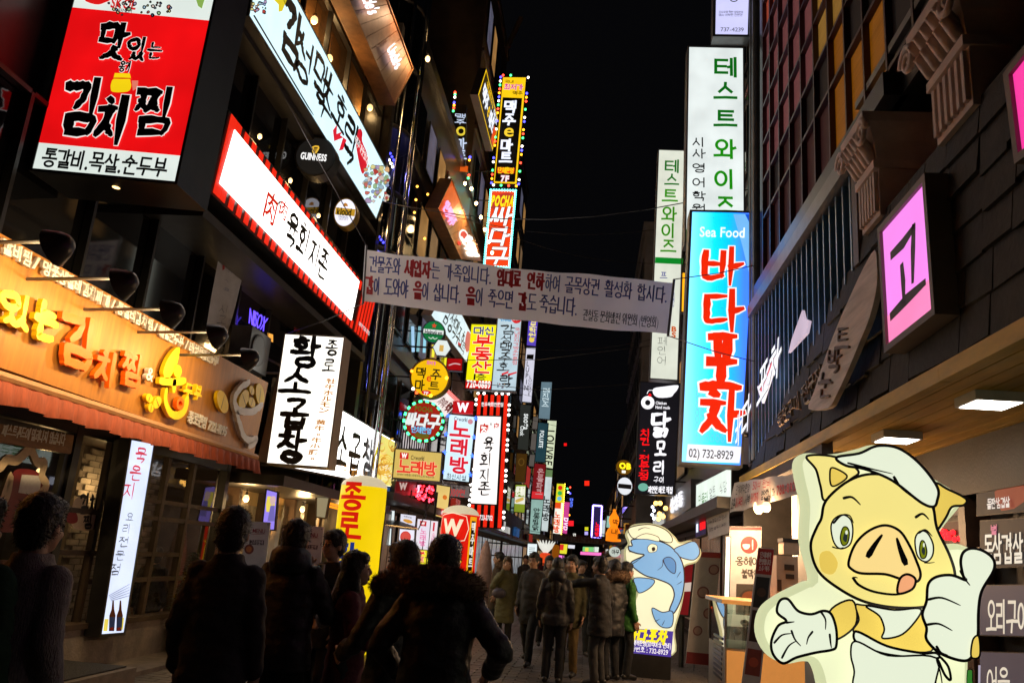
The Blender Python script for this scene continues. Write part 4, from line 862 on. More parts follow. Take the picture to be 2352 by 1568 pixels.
tm.T('7F', ZI, (760, 1470, 832, 1518), lit(240, 235, 240, 1.1), bold=.06, lift=.02, out=(lit(200, 30, 50, 1), .08))
tm.T('국내', ZI, (795, 672, 870, 697), PRINTBLK, bold=.02, lift=.012); tm.T('최저가', ZI, (790, 708, 950, 752), lit(225, 60, 150, .9), bold=.04, lift=.014, out=(lit(250, 240, 250, 1), .06)); tm.T('맥주', ZI, (860, 765, 945, 795), PRINTBLK, bold=.02, lift=.012)
tm.leds([p for p in tm.border(3, 26, .10) if hash((round(p[0], 3), round(p[1], 3))) % 3], .055, MULTI); tm.bracket(-5.6)
# POCHA sign
po = Sign('red_snack_sign', 'red orange lightbox with slanted white letters and cyan bulb border', 'sign', ('y', 32.4), [(748, 180), (975, 185), (915, 890), (685, 880)], ZV, d=.3, cab=DARKM, face=lit(232, 62, 18, 1.1, .08), fr=.05)
po.poly([(760, 260), (800, 230), (890, 205), (960, 230), (950, 290), (880, 300), (800, 350), (745, 340)], lit(205, 60, 50, .8), .008, zf=ZV, smooth=2)
po.T('POCHA', ZV, (752, 235, 960, 325), lit(250, 225, 30, 1.1), bold=.06, lift=.02, shear=.1)
for ch, b_ in (('싸', (745, 340, 960, 495)), ('다', (735, 525, 925, 680)), ('구', (715, 710, 910, 860))): po.T(ch, ZV, b_, lit(250, 250, 250, 1.3), bold=.035, lift=.03, shear=.18, out=(PRINTBLK, .05))
po.leds(po.border(9, 32, .0), .05, led_cols((90, 235, 225)), lift=.03); po.bracket(-5.6)
# diamond shaped (foreshortened) beer fascia
dm = Sign('black_beer_fascia', 'black wall sign with yellow frame and white letters beside the tall yellow beer sign', 'sign', ('x', -5.05), [(638, 572), (745, 1035), (690, 1262), (570, 790)], ZI, d=.3, cab=pm('sign_side_pink', (.3, .22, .2), rough=.5), face=YELC, fr=.02)
dm.rect(.03, .05, .97, .95, PRINTBLK, .008, 'panel')
dm.T('맥주', ZI, None, lit(235, 240, 250, 1.2), bold=.05, lift=.014, uvbox=(.10, .22, .40, .66)); dm.T('e', ZI, None, YELC, bold=.015, lift=.014, uvbox=(.43, .25, .52, .6)); dm.T('마트', ZI, None, lit(235, 240, 250, 1.2), bold=.05, lift=.014, uvbox=(.55, .22, .80, .66))
dm.rect(.82, .1, .96, .6, lit(225, 70, 20, 1), .012, 'panel'); dm.T('국내최저가', ZI, None, YELC, bold=.03, lift=.014, uvbox=(.15, .72, .6, .88)); dm.T('맥주', ZI, None, lit(235, 240, 250, 1.2), bold=.03, lift=.014, uvbox=(.65, .7, .9, .9))
# vertical neon letters further in (behind the tower)
nv = Sign('neon_letter_strip', 'column of white neon letters with a yellow ring high on the dark block', 'sign', ('y', 27.5), [(385, 880), (470, 885), (455, 1390), (370, 1385)], ZI, d=.2, cab=DARKM, face=DKSTONE, fr=.03)
nv.T('맥주', ZI, (380, 950, 470, 1045), lit(200, 215, 240, 1.2), bold=.02, vert=True, lift=.014); nv.line([ZI(*p) for p in circ(430, 1098, 32, 30, 12)], .09, lit(225, 200, 60, 1), .014); nv.T('마트', ZI, (375, 1150, 475, 1350), lit(200, 215, 240, 1.2), bold=.02, vert=True, lift=.014)
nv.zrect(ZI, [(400, 1385), (490, 1390), (485, 1440), (400, 1432)], lit(225, 95, 25, .8), .014, 'panel')
nv.leds([nv.uv(ZI(*p)) for p in ((380, 775), (380, 792), (378, 815), (373, 860), (372, 882), (370, 905), (365, 930), (335, 1005), (505, 1315), (500, 1340), (497, 1465), (490, 1490))], .05, MULTI)
# wooden snack-bar fascia with warm lit side
wd2 = Sign('plank_snack_sign', 'orange lit plank sign with pink neon and round emblem on the dark block', 'sign', ('x', -5.0), [(375, 82), (660, 828), (460, 810), (248, 345)], ZV, d=.35, cab=WOODW, fr=.05, rim=.06)
PL2 = pm('amber_plank', (.42, .20, .07), rough=.5, var=.25, scale=3)
for i in range(10): wd2.rect(i/10+.004, 0, (i+1)/10-.004, 1, PL2, .006, 'plank', .015)
wd2.rect(.0, .0, .22, 1, lit(225, 85, 20, .75, .3), .03, 'panel')
wd2.T('인생맥주', ZV, None, lit(255, 150, 200, 1.5), bold=.0, lift=.06, depth=.03, c=(348, 400), wh=(.30, .34)); wd2.disc(.59, .55, .09, lit(250, 225, 225, 1.2), .05, rv=.22); wd2.disc(.59, .55, .065, lit(200, 70, 60, .9), .056, rv=.16)
wd2.T('호맥집', ZV, None, lit(250, 245, 235, 1.8), 'brush', wd=.17, lift=.06, depth=.03, c=(535, 700), wh=(.34, .5)); wd2.disc(.68, .22, .04, lit(230, 40, 30, 1.2), .05)
for k in range(2):
    l = bpy.data.lights.new('plank_spot', 'POINT'); l.energy = 22; l.color = (1, .6, .25); lo = bpy.data.objects.new('sign_light', l); link(lo, wd2.root); lo.location = wd2.P(.35+.4*k, 1.06, .35)-wd2.root.location
for k, p in enumerate([(510, 118), (568, 165), (612, 300), (655, 428), (692, 540), (728, 652), (758, 755), (175, 730), (70, 145), (170, 220)]):
    bulb('string_bulb', '%s amber bulb of the string running down past the plank snack sign' % ['topmost', 'second', 'third', 'fourth', 'fifth', 'sixth', 'lowest', 'separate left', 'small tower side', 'small tower edge'][k], on(('y', 26), ZV(*p)), .06, .05, 5, group='string bulbs', es=16)
# pale blue second brush fascia
g2f = Sign('small_pale_blue_fascia', 'smaller pale blue lit fascia with thin brush letters under the street banner', 'sign', ('x', -5.0), [(40, 140), (290, 640), (230, 905), (-130, 428)], ZL, d=.3, cab=BEIGEM, fr=.03, face=lit(214, 236, 240, 1.1))
for ch, c_ in (('감', (40, 420)), ('성', (80, 500)), ('맥', (115, 570)), ('주', (150, 640)), ('호', (185, 690))): g2f.T(ch, ZL, None, PRINTBLK, 'brush', wd=.10, lift=.012, c=c_, wh=(.13, .6))
g2f.T('락', ZL, None, PRINTBLK, 'brush', wd=.10, lift=.012, c=(200, 770), wh=(.11, .4)); g2f.poly([(150, 690), (140, 730), (165, 740), (160, 760), (180, 720), (160, 715)], lit(220, 40, 50, .9), .012, zf=ZL)
g2f.poly([(240, 590), (215, 700), (225, 800), (260, 780), (285, 660)], lit(225, 120, 115, .8), .012, zf=ZL, smooth=3)
# cluster of signs at the corner of the dark block
bd = Sign('yellow_estate_sign', 'yellow lightbox with blue and red vertical letters and red phone strip', 'sign', ('y', 30.6), [(285, 522), (543, 530), (490, 1185), (218, 1172)], ZL, d=.3, cab=DARKM, face=lit(238, 232, 12, 1.05, .06), fr=.04)
bd.T('대신', ZL, (303, 552, 525, 625), lit(40, 40, 150, .6), bold=.05, lift=.014, out=(lit(250, 250, 240, 1), .05))
for ch, b_ in (('부', (300, 640, 505, 750)), ('동', (288, 765, 490, 885)), ('산', (278, 905, 490, 1015))): bd.T(ch, ZL, b_, lit(228, 22, 12, 1), bold=.05, lift=.014, out=(lit(252, 250, 235, 1), .06))
bd.T('1층', ZL, (305, 1030, 435, 1090), PRINTBLK, bold=.01, lift=.014); bd.rect(0, 0, 1, .125, lit(220, 20, 16, 1), .010, 'panel'); bd.T('720-0889', ZL, (232, 1098, 480, 1168), lit(252, 250, 245, 1.1), bold=.04, lift=.016)
gv = Sign('pale_blue_lightbox', 'pale blue vertical lightbox with black brush letters beside the yellow estate sign', 'sign', ('y', 30.55), [(562, 380), (798, 395), (733, 1200), (490, 1190)], ZL, d=.3, cab=DARKM, face=lit(186, 210, 222, 1.0, .1), fr=.04)
for ch, b_, sd in (('감', (575, 530, 735, 625), 2), ('성', (580, 635, 700, 715), 3), ('맥', (570, 715, 700, 810), 4), ('주', (560, 815, 700, 905), 5), ('호', (540, 915, 680, 1000), 6), ('락', (570, 1040, 705, 1165), 7)): gv.T(ch, ZL, b_, PRINTBLK, 'brush', wd=.15, seed=sd, lift=.014)
gv.T('국내최저가맥주전문점', ZL, (712, 555, 765, 935), lit(215, 60, 60, .9), vert=True, lift=.014, bold=.02); gv.line([(600, 1030), (660, 1010), (655, 1040), (735, 1015)], .09, lit(225, 40, 50, .95), .014, zf=ZL, smooth=False)
gv.poly([(680, 440), (740, 410), (795, 440), (780, 500), (720, 510)], lit(210, 30, 35, 1), .012, zf=ZL, smooth=3); gv.T('3F', ZL, (705, 425, 775, 480), lit(250, 240, 240, 1), bold=.05, lift=.016); gv.T('맥주마시장', ZL, (575, 430, 690, 490), lit(70, 150, 200, .9), lift=.014, bold=.02)
doodle(gv, ZL, 550, 1120, 640, 1180, 6, 31)
yv = Sign('striped_lightbox', 'tall white lightbox with red and black striped ends and black brush letters', 'sign', ('y', 34.2), [(350, 1240), (660, 1245), (592, 2600), (262, 2580)], ZL, d=.35, cab=DARKM, face=PRINTBLK, fr=.04)
yv.rect(.0, .17, .80, .83, lit(255, 248, 244, 1.25), .03, 'panel', .01)
stripes(yv, 4, .84, 1, 0, .84); stripes(yv, 4, 0, .16, 0, .84); yv.rect(.87, 0, .99, 1, STR, .012, 'stripe', .01)
yv.T('한우육회전문점', ZL, (385, 1322, 610, 1360), lit(250, 245, 245, 1), bold=.03, lift=.03)
yv.T('肉', ZU, (800, 910, 885, 1000), RD, bold=.03, lift=.05); yv.T('肉', ZU, (930, 905, 980, 955), RD, bold=.03, lift=.05); yv.T('×', ZU, (895, 905, 915, 928), PRINTBLK, bold=.02, lift=.05)
for ch, b_, sd in (('육', (2045, 800, 2130, 920), 2), ('회', (2015, 935, 2115, 1040), 3), ('지', (2010, 1065, 2105, 1165), 4), ('존', (2000, 1175, 2105, 1285), 5)): yv.T(ch, ZG, b_, PRINTBLK, 'brush', wd=.13, seed=sd, lift=.05)
yv.T('723-3702', ZG, (2010, 1450, 2120, 1490), lit(250, 245, 245, 1), bold=.03, lift=.03)
yv.leds([p for p in yv.border(5, 26, .06, 'trl') if hash((round(p[0], 2), round(p[1], 2))) % 2], .06, led_cols((255, 250, 240))); yv.bracket(-5.6)
cy = Sign('blue_white_karaoke_sign', 'pale blue vertical karaoke lightbox with red outlined letters and blue star lamps', 'sign', ('y', 27.6), [(522, 826), (760, 850), (700, 1445), (465, 1418)], ZU, d=.3, cab=DARKM, face=lit(205, 232, 245, 1.15, .06), fr=.04)
for ch, b_ in (('노', (530, 895, 720, 1035)), ('래', (530, 1055, 695, 1190)), ('방', (520, 1225, 695, 1360))): cy.T(ch, ZU, b_, lit(222, 30, 50, 1), bold=.045, lift=.016, out=(lit(245, 235, 245, 1), .05))
cy.T('Cyworld', ZU, (565, 852, 688, 888), ink(40, 60, 70), lift=.014, bold=.01); cy.T('최신시설', ZU, (495, 1378, 680, 1425), PRINTBLK, bold=.0, lift=.014); cy.disc(.83, .92, .10, lit(215, 150, 160, .9), .010)
STAR = lit(50, 90, 255, 4)
for (x, y) in ((512, 838), (495, 1008), (480, 1178), (460, 1352), (763, 865), (748, 1035), (733, 1207), (715, 1380)):
    u_, v_ = cy.uv(ZU(x, y)); R_ = .09; cy.poly([(u_+R_*(1 if k % 2 == 0 else .45)*math.cos(math.pi/2+k*math.pi/5)/cy.W, v_+R_*(1 if k % 2 == 0 else .45)*math.sin(math.pi/2+k*math.pi/5)/cy.H) for k in range(10)], STAR, .03, 'star_lamp', .02, uv=True)
cy.bracket(-5.45)
wr = Sign('red_letter_sign', 'small rounded red box with a striped white W above the karaoke lightbox', 'sign', ('y', 27.2), [(568, 708), (742, 715), (738, 828), (560, 818)], ZU, d=.25)
wr.poly([(575, 712), (735, 716), (743, 735), (738, 815), (725, 828), (570, 818), (560, 800), (564, 725)][::-1], lit(190, 12, 20, .9), 0, 'box', .2, zf=ZU, smooth=2); wr.T('W', ZU, (592, 728, 715, 815), lit(250, 235, 250, 1.3), bold=.06, lift=.21)
be = Sign('beige_karaoke_sign', 'beige rectangular karaoke sign with red letters below the round red snack sign', 'sign', ('y', 20.6), [(30, 1145), (452, 1182), (432, 1440), (5, 1403)], ZU, d=.2, cab=DARKM, face=lit(214, 186, 100, .9, .06), fr=.03)
be.T('노래방', ZU, (45, 1258, 410, 1375), lit(226, 60, 40, 1), bold=.04, lift=.014, out=(lit(245, 215, 160, 1), .05)); be.T('Cyworld', ZU, (168, 1205, 292, 1245), ink(60, 50, 30), lift=.012, bold=.01)
be.zrect(ZU, [(70, 1172), (150, 1180), (146, 1238), (65, 1230)], lit(200, 20, 24, 1), .010, 'panel'); be.T('W', ZU, (80, 1182, 138, 1228), lit(250, 245, 240, 1.1), bold=.06, lift=.016); be.T('단체석 대형룸 세계각국노래 녹음무료', ZU, (45, 1375, 380, 1412), PRINTBLK, lift=.012, uvbox=(.08, .09, .88, .16))
r1 = Round('round_yellow_beer_sign', 'round yellow sign with dark letters and red bulbs on its rim', 'sign', ('y', 21.0), (987, 868), 42, 42, d=.25, face=lit(240, 186, 12, 1.05, .08), cab=pm('amber_trim', (.4, .22, .03), rough=.5), wall=-5.45)
for ch, b_ in (('맥', (215, 400, 310, 490)), ('주', (350, 415, 450, 510)), ('마', (205, 510, 300, 605)), ('트', (330, 530, 432, 610))): r1.T(ch, ZU, b_, PRINTBLK, bold=.02, lift=.014)
r1.T('e', ZU, (312, 475, 358, 525), lit(225, 60, 30, 1), bold=.015, lift=.014); r1.T('최저가', ZU, (315, 340, 400, 372), lit(230, 90, 200, .9), bold=.03, lift=.014); r1.disc(.45, .10, .13, lit(215, 30, 30, 1), .012, rv=.06); r1.T('7F', ZU, (285, 618, 330, 645), lit(250, 240, 240, 1), bold=.05, lift=.016)
r1.leds([r1.uv(ZU(*p)) for p in ((178, 430), (498, 493), (190, 592), (223, 628), (352, 655))], .045, led_cols((255, 120, 30), (255, 190, 40), (255, 240, 220), (255, 70, 30), (255, 200, 40)))
r2 = Round('round_red_snack_sign', 'round red snack sign ringed by green light dashes', 'sign', ('y', 21.0), (973, 967), 42, 43, d=.25, face=lit(178, 34, 20, .75, .15), cab=DARKM, wall=-5.45)
r2.T('POCHA', ZU, (205, 755, 375, 800), lit(110, 110, 30, .8), bold=.04, lift=.014); r2.T('싸다구', ZU, (125, 825, 440, 945), lit(225, 228, 228, 1.1), bold=.06, lift=.018, shear=.15, out=(PRINTBLK, .05)); r2.T('단체환영', ZU, (172, 945, 360, 998), lit(120, 190, 235, 1), bold=.04, lift=.018, out=(lit(30, 60, 140, .6), .06)); r2.disc(.5, .12, .2, lit(130, 110, 30, .6), .012, rv=.08)
GRD = lit(60, 235, 130, 5)
for k in range(18):
    a = 2*math.pi*k/18; a2 = a+.16
    MB().tube([r2.P(.5+.53*math.cos(a), .5+.53*math.sin(a), .03), r2.P(.5+.53*math.cos(a2), .5+.53*math.sin(a2), .03)], .035, 6).build('light_dash', GRD, r2.root)
r3 = Round('round_green_beer_sign', 'round green beer sign with red star and white band', 'sign', ('y', 22.0), (996, 762), 24, 24, d=.15, face=lit(22, 120, 60, .9), cab=GREYM, wall=-5.45)
r3.rect(.02, .40, .98, .60, lit(235, 240, 235, .9), .010, 'band'); r3.T('Heineken', ZU, (295, 52, 458, 98), PRINTBLK, bold=.02, lift=.014)
r3.poly([(.5+.14*(1 if k % 2 == 0 else .42)*math.cos(math.pi/2+k*math.pi/5), .79+.14*(1 if k % 2 == 0 else .42)*math.sin(math.pi/2+k*math.pi/5)) for k in range(10)], lit(225, 70, 40, 1), .012, 'star', uv=True); r3.line([(.3, .22), (.42, .16), (.5, .24), (.58, .16), (.7, .22)], .03, lit(200, 230, 205, .8), .012, uv=True)
hx = Round('hexagonal_beer_sign', 'small white hexagonal sign with a beer mug below the green round sign', 'sign', ('y', 21.6), (1015, 799), 20, 20, d=.12, face=lit(222, 232, 228, 1.05), cab=GREYM, n=6, wall=-5.45); hx.rect(.36, .3, .6, .66, lit(225, 180, 90, .9), .012, 'mug_print')
cc = Sign('red_drink_sign', 'small glossy red rectangular drink sign beside the hexagonal sign', 'sign', ('y', 23.0), [(505, 312), (642, 318), (635, 425), (495, 415)], ZU, d=.15, cab=DARKM, face=lit(176, 12, 16, .85, .3), fr=.02); cc.line([(520, 375), (570, 360), (620, 368)], .035, lit(240, 200, 200, .8), .012, zf=ZU)
yf2 = Sign('far_striped_fascia', 'small white fascia with red stripes half hidden behind the round yellow sign', 'sign', ('x', -5.0), [(480, 565), (620, 700), (470, 860), (270, 690)], ZU, d=.3, cab=DARKM, fr=.02, face=lit(245, 232, 226, 1.0)); stripes(yf2, 16, .82, 1, 0, 1); yf2.T('肉×肉 육회', ZU, None, ink(190, 60, 40), lift=.014, uvbox=(.35, .25, .95, .65), bold=.02)
# balcony railings and shop interior glow of the dark block
rail = thing('balcony_rail', 'black upright balcony rail with white posters behind it, above the beige karaoke sign', 'railing', on(('x', -5.2), ZU(200, 1130)))
a_ = on(('x', -5.2), ZU(60, 1110)); b_ = on(('x', -5.2), ZU(330, 1180))
for k in range(14):
    p = a_.lerp(b_, k/13); box('baluster', (p.x-.015, p.y-.02, a_.z-.1), (p.x+.015, p.y+.02, a_.z+.85), BLACKM, rail)
box('handrail', (-5.22, a_.y, a_.z+.85), (-5.16, b_.y, a_.z+.9), BLACKM, rail)
for k, (x0, x1) in enumerate(((95, 150), (165, 235), (245, 300))):
    m_ = mesh('window_notice', [on(('x', -5.36), ZU(x0, 990)), on(('x', -5.36), ZU(x1, 1000)), on(('x', -5.36), ZU(x1, 1140)), on(('x', -5.36), ZU(x0, 1135))], [(0, 1, 2, 3)], lit(225, 215, 215, .8)); tag(m_, ['left', 'middle', 'right'][k]+' of three white lit window notices behind the balcony rail', 'poster')
for k, (p0, p1) in enumerate([((185, 20), (190, 250)), ((250, 20), (232, 250)), ((300, 60), (290, 260)), ((380, 175), (370, 300)), ((490, 295), (482, 400))]):
    c_ = [(150, 190, 220), (120, 170, 180), (140, 200, 220), (230, 220, 60), (225, 220, 40)][k]
    MBt = MB().tube([on(('x', -5.25), ZU(*p0)), on(('x', -5.25), ZU(*p1))], .045, 6).build('light_tube', lit(*c_, 1.3)); tag(MBt, ['leftmost pale blue', 'second pale blue', 'third pale blue', 'short yellow', 'lower yellow'][k]+' upright light tube behind the beer signs', 'lamp', 'upright light tubes')
# shop strip below the beige sign
w2 = Sign('dark_red_letter_sign', 'dim sign board with dark red W block below the beige karaoke sign', 'sign', ('x', -5.0), [(20, 1440), (455, 1450), (450, 1568), (10, 1568)], ZU, d=.1, cab=DARKM, face=pm('dim_board', (.12, .06, .05), rough=.4), fr=.01)
w2.zrect(ZU, [(38, 1445), (158, 1440), (148, 1530), (30, 1530)], lit(120, 14, 16, .6), .008, 'panel'); w2.T('W', ZU, (52, 1450, 135, 1520), lit(220, 195, 185, .7), bold=.06, lift=.014)
bz = Sign('red_dot_display', 'red glowing dot-matrix display below the beige karaoke sign', 'sign', ('y', 23.5), [(1480, 1180), (1640, 1200), (1625, 1360), (1465, 1330)], ZG, d=.15, cab=DARKM, face=lit(70, 4, 8, .6), fr=.02)
r_ = random.Random(4); bz.leds([(r_.uniform(.05, .95), r_.uniform(.08, .92)) for _ in range(46)], .035, led_cols((255, 30, 40), (255, 60, 80))); bz.rect(.1, .25, .22, .9, lit(255, 190, 210, 1.6), .03, 'tube')
pr = Sign('price_board', 'grey price board with dim red figures below the karaoke lightbox', 'sign', ('y', 27.4), [(1710, 1185), (1930, 1210), (1920, 1305), (1695, 1285)], ZG, d=.08, cab=DARKM, face=lit(120, 108, 104, .8), fr=.02); pr.T('5,000원', ZG, (1718, 1232, 1890, 1290), lit(200, 70, 70, .8), bold=.03, lift=.012); pr.T('평일주간', ZG, (1735, 1198, 1900, 1228), ink(90, 80, 80), lift=.012, bold=.02)
ps = Sign('yellow_menu_poster', 'tall cream and yellow menu poster beside the price board', 'poster', ('y', 26.5), [(1645, 1195), (1765, 1215), (1735, 1480), (1630, 1450)], ZG, d=.04, cab=DARKM, face=lit(238, 205, 120, .95), fr=.02); ps.rect(.05, .03, .95, .28, lit(215, 70, 50, .9), .008, 'panel'); ps.disc(.7, .65, .16, lit(230, 120, 40, .9), .008); ps.T('12,000', ZG, None, lit(245, 225, 225, 1), bold=.04, lift=.014, uvbox=(.1, .08, .9, .22))
# ------------------------------------------------------------------ right side: shingled canopy and restaurant below it
XR = 2.5
SHN = pm('charred_shingle', (.022, .017, .014), rough=.75, var=.5, scale=5, bump=.5, bscale=14)
YWD = pm('yellow_pine', (.68, .42, .055), rough=.55, var=.35, scale=3, stretch=(1, .25, 1), bump=.12)
PINKST = pm('cream_plaster', (.66, .50, .43), rough=.7, var=.15, scale=4, bump=.1)
cn = thing('shingled_canopy', 'long dark shingled canopy with pale timber edge over the right-hand restaurant', 'canopy', (3.2, 8, 3.2))
def ztop(y): return 4.95 if y < 8 else max(3.32, 4.85-(y-8)*.26)
m = MB(); prof = [(1.5+.5*k) for k in range(27)]
for y in prof: m.v += [Vector((XR+.05, y, 3.22)), Vector((XR+.05, y, ztop(y)-.02)), Vector((4.3, y, ztop(y)-.02)), Vector((4.3, y, 3.22))]
for i in range(len(prof)-1):
    for k in range(4): a = 4*i+k; b = 4*i+(k+1) % 4; m.f.append((a, b, b+4, a+4))
m.f += [(3, 2, 1, 0), tuple(4*(len(prof)-1)+k for k in range(4))]; m.build('roof_body', SHN, cn)
shm = None
for r in range(6):
    y = 1.5+(.25 if r % 2 else 0)
    while y < 14.2:
        wd_ = rnd.uniform(.34, .55); z = 3.27+r*.285
        if z+.2 < ztop(y+wd_/2):
            h = min(.36, ztop(y+wd_/2)-z+.02); dz = rnd.uniform(-.03, .03); t = rnd.uniform(.012, .03)
            MB().add([(XR+.045-t-.02, y, z+dz), (XR+.045-t-.02, y+wd_-.012, z+dz+rnd.uniform(-.015, .015)), (XR+.045-.004, y+wd_-.012, z+h), (XR+.045-.004, y, z+h),
                      (XR+.045, y, z+dz), (XR+.045, y+wd_-.012, z+dz)], [(3, 2, 1, 0), (0, 1, 5, 4), (0, 4, 3), (1, 2, 5)]).build('shingle', SHN, cn)
        y += wd_
for k in range(6):
    y = 1.5+k*2.3; box('edge_board', (XR-.02, y+.004, 3.12+rnd.uniform(-.008, .008)), (XR+.06, min(y+2.3, 14.3), 3.24), YWD, cn)
for k in range(12): box('soffit_plank', (XR+.062+k*.155, 1.6, 3.18), (XR+.062+k*.155+.143, 12.0, 3.215), YWD, cn)
for k, (y, x) in enumerate([(6.75, 3.12), (8.75, 3.1), (10.6, 3.1), (4.75, 3.12), (2.75, 3.12)]):  # last two lights added beyond the frame to brighten people and banner
    t = thing('square_downlight', ['third from the camera end', 'fourth from the camera end', 'farthest and partly hidden', 'added unseen second from the camera end', 'nearest'][k]+' square white downlight under the timber soffit', 'lamp', (x, y, 3.18), 'square soffit lights')
    box('housing', (x-.19, y-.19, 3.10), (x+.19, y+.19, 3.178), WHITEP, t)
    mesh('diffuser', [(x-.165, y-.165, 3.096), (x+.165, y-.165, 3.096), (x+.165, y+.165, 3.096), (x-.165, y+.165, 3.096)], [(3, 2, 1, 0)], lit(255, 248, 235, 15, sample=True), t)
# storefront wall with menu panels
sf = thing('menu_storefront', 'brown timber storefront with dark menu panels behind the pig sign', 'storefront', (3.95, 8, 0))
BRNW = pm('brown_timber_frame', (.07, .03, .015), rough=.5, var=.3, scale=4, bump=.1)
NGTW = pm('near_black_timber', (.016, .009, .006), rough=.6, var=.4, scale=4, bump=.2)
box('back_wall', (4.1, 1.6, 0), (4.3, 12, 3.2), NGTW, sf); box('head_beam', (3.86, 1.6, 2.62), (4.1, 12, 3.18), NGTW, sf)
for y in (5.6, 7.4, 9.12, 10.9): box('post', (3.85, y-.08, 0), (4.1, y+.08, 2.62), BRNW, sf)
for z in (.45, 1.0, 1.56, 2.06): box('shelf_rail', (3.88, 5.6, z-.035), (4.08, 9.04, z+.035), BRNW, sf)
for z in (1.0, 2.06): box('shelf_rail', (3.9, 9.2, z-.03), (4.08, 10.82, z+.03), BRNW, sf)
def wallpanel(name, label, cor, face, zf=ZP, x=3.88): return Sign(name, label, 'menu board', ('x', x), cor, zf, d=.03, cab=DKWOOD, face=face, fr=.01, rim=0)
DKP = lit(30, 24, 26, 1.0); DKP2 = lit(78, 68, 74, .9)
p1_ = wallpanel('photo_menu_panel', 'dark menu panel with a photo of grilled sausages and pork', [(905, 235), (1300, 170), (1300, 570), (905, 605)], DKP)
for k in range(5): p1_.line([(955+k*42, 430-k*12), (1035+k*40, 275-k*12)], .075, lit(*[(150, 70, 60), (175, 85, 70), (140, 60, 55), (180, 100, 75), (150, 75, 55)][k], .75), .006+.001*k, zf=ZP, taper=(1, 1), name='food_print')
p1_.poly([(935, 310), (1010, 270), (990, 330), (945, 350)], lit(130, 130, 60, .7), .006, 'food_print', zf=ZP, smooth=2); p1_.poly([(905, 370), (940, 350), (950, 400), (915, 415)], lit(190, 180, 160, .7), .006, 'food_print', zf=ZP, smooth=2)
p1_.poly([(1010, 470), (1100, 420), (1176, 360), (1190, 520), (1050, 580)], lit(150, 65, 45, .6), .005, 'food_print', zf=ZP, smooth=2)
p1_.T('돌판삼겹살', ZP, (972, 500, 1108, 570), lit(225, 220, 215, .9), bold=.02, lift=.016)
p2_ = wallpanel('black_menu_panel', 'black menu panel with tall white letters below the sausage photo', [(925, 640), (1300, 615), (1300, 890), (925, 905)], DKP); p2_.T('돌삼겹살', ZP, (945, 710, 1175, 885), lit(225, 220, 205, .9), bold=.0, lift=.01); p2_.T('별', ZP, (990, 660, 1030, 715), lit(210, 120, 150, .8), bold=.04, lift=.01)
p3_ = wallpanel('grey_menu_panel', 'grey menu panel with tall cream letters in the middle of the storefront', [(925, 1010), (1300, 1005), (1300, 1300), (925, 1290)], DKP2); p3_.T('오리구이', ZP, (960, 1095, 1210, 1280), lit(225, 215, 195, .9), bold=.0, lift=.01)
p4_ = wallpanel('lower_menu_panel', 'lowest dark menu panel with cream letters at the bottom right', [(925, 1390), (1300, 1400), (1300, 1700), (925, 1690)], DKP2); p4_.T('어은', ZP, (965, 1480, 1100, 1640), lit(225, 215, 195, .9), lift=.01)
p5_ = wallpanel('pale_food_panel', 'dim pale food photo panel half hidden behind the pig chef hat', [(700, 330), (838, 305), (838, 600), (690, 610)], lit(95, 75, 66, .7)); p5_.disc(.5, .6, .35, lit(120, 95, 80, .7), .008)
p6_ = wallpanel('red_led_display', 'dark panel with red lights beside the pig sign', [(690, 650), (845, 635), (845, 790), (690, 800)], lit(60, 12, 12, .8)); p6_.leds([(rnd.uniform(.1, .95), rnd.uniform(.3, .7)) for _ in range(14)], .03, led_cols((230, 20, 25)))
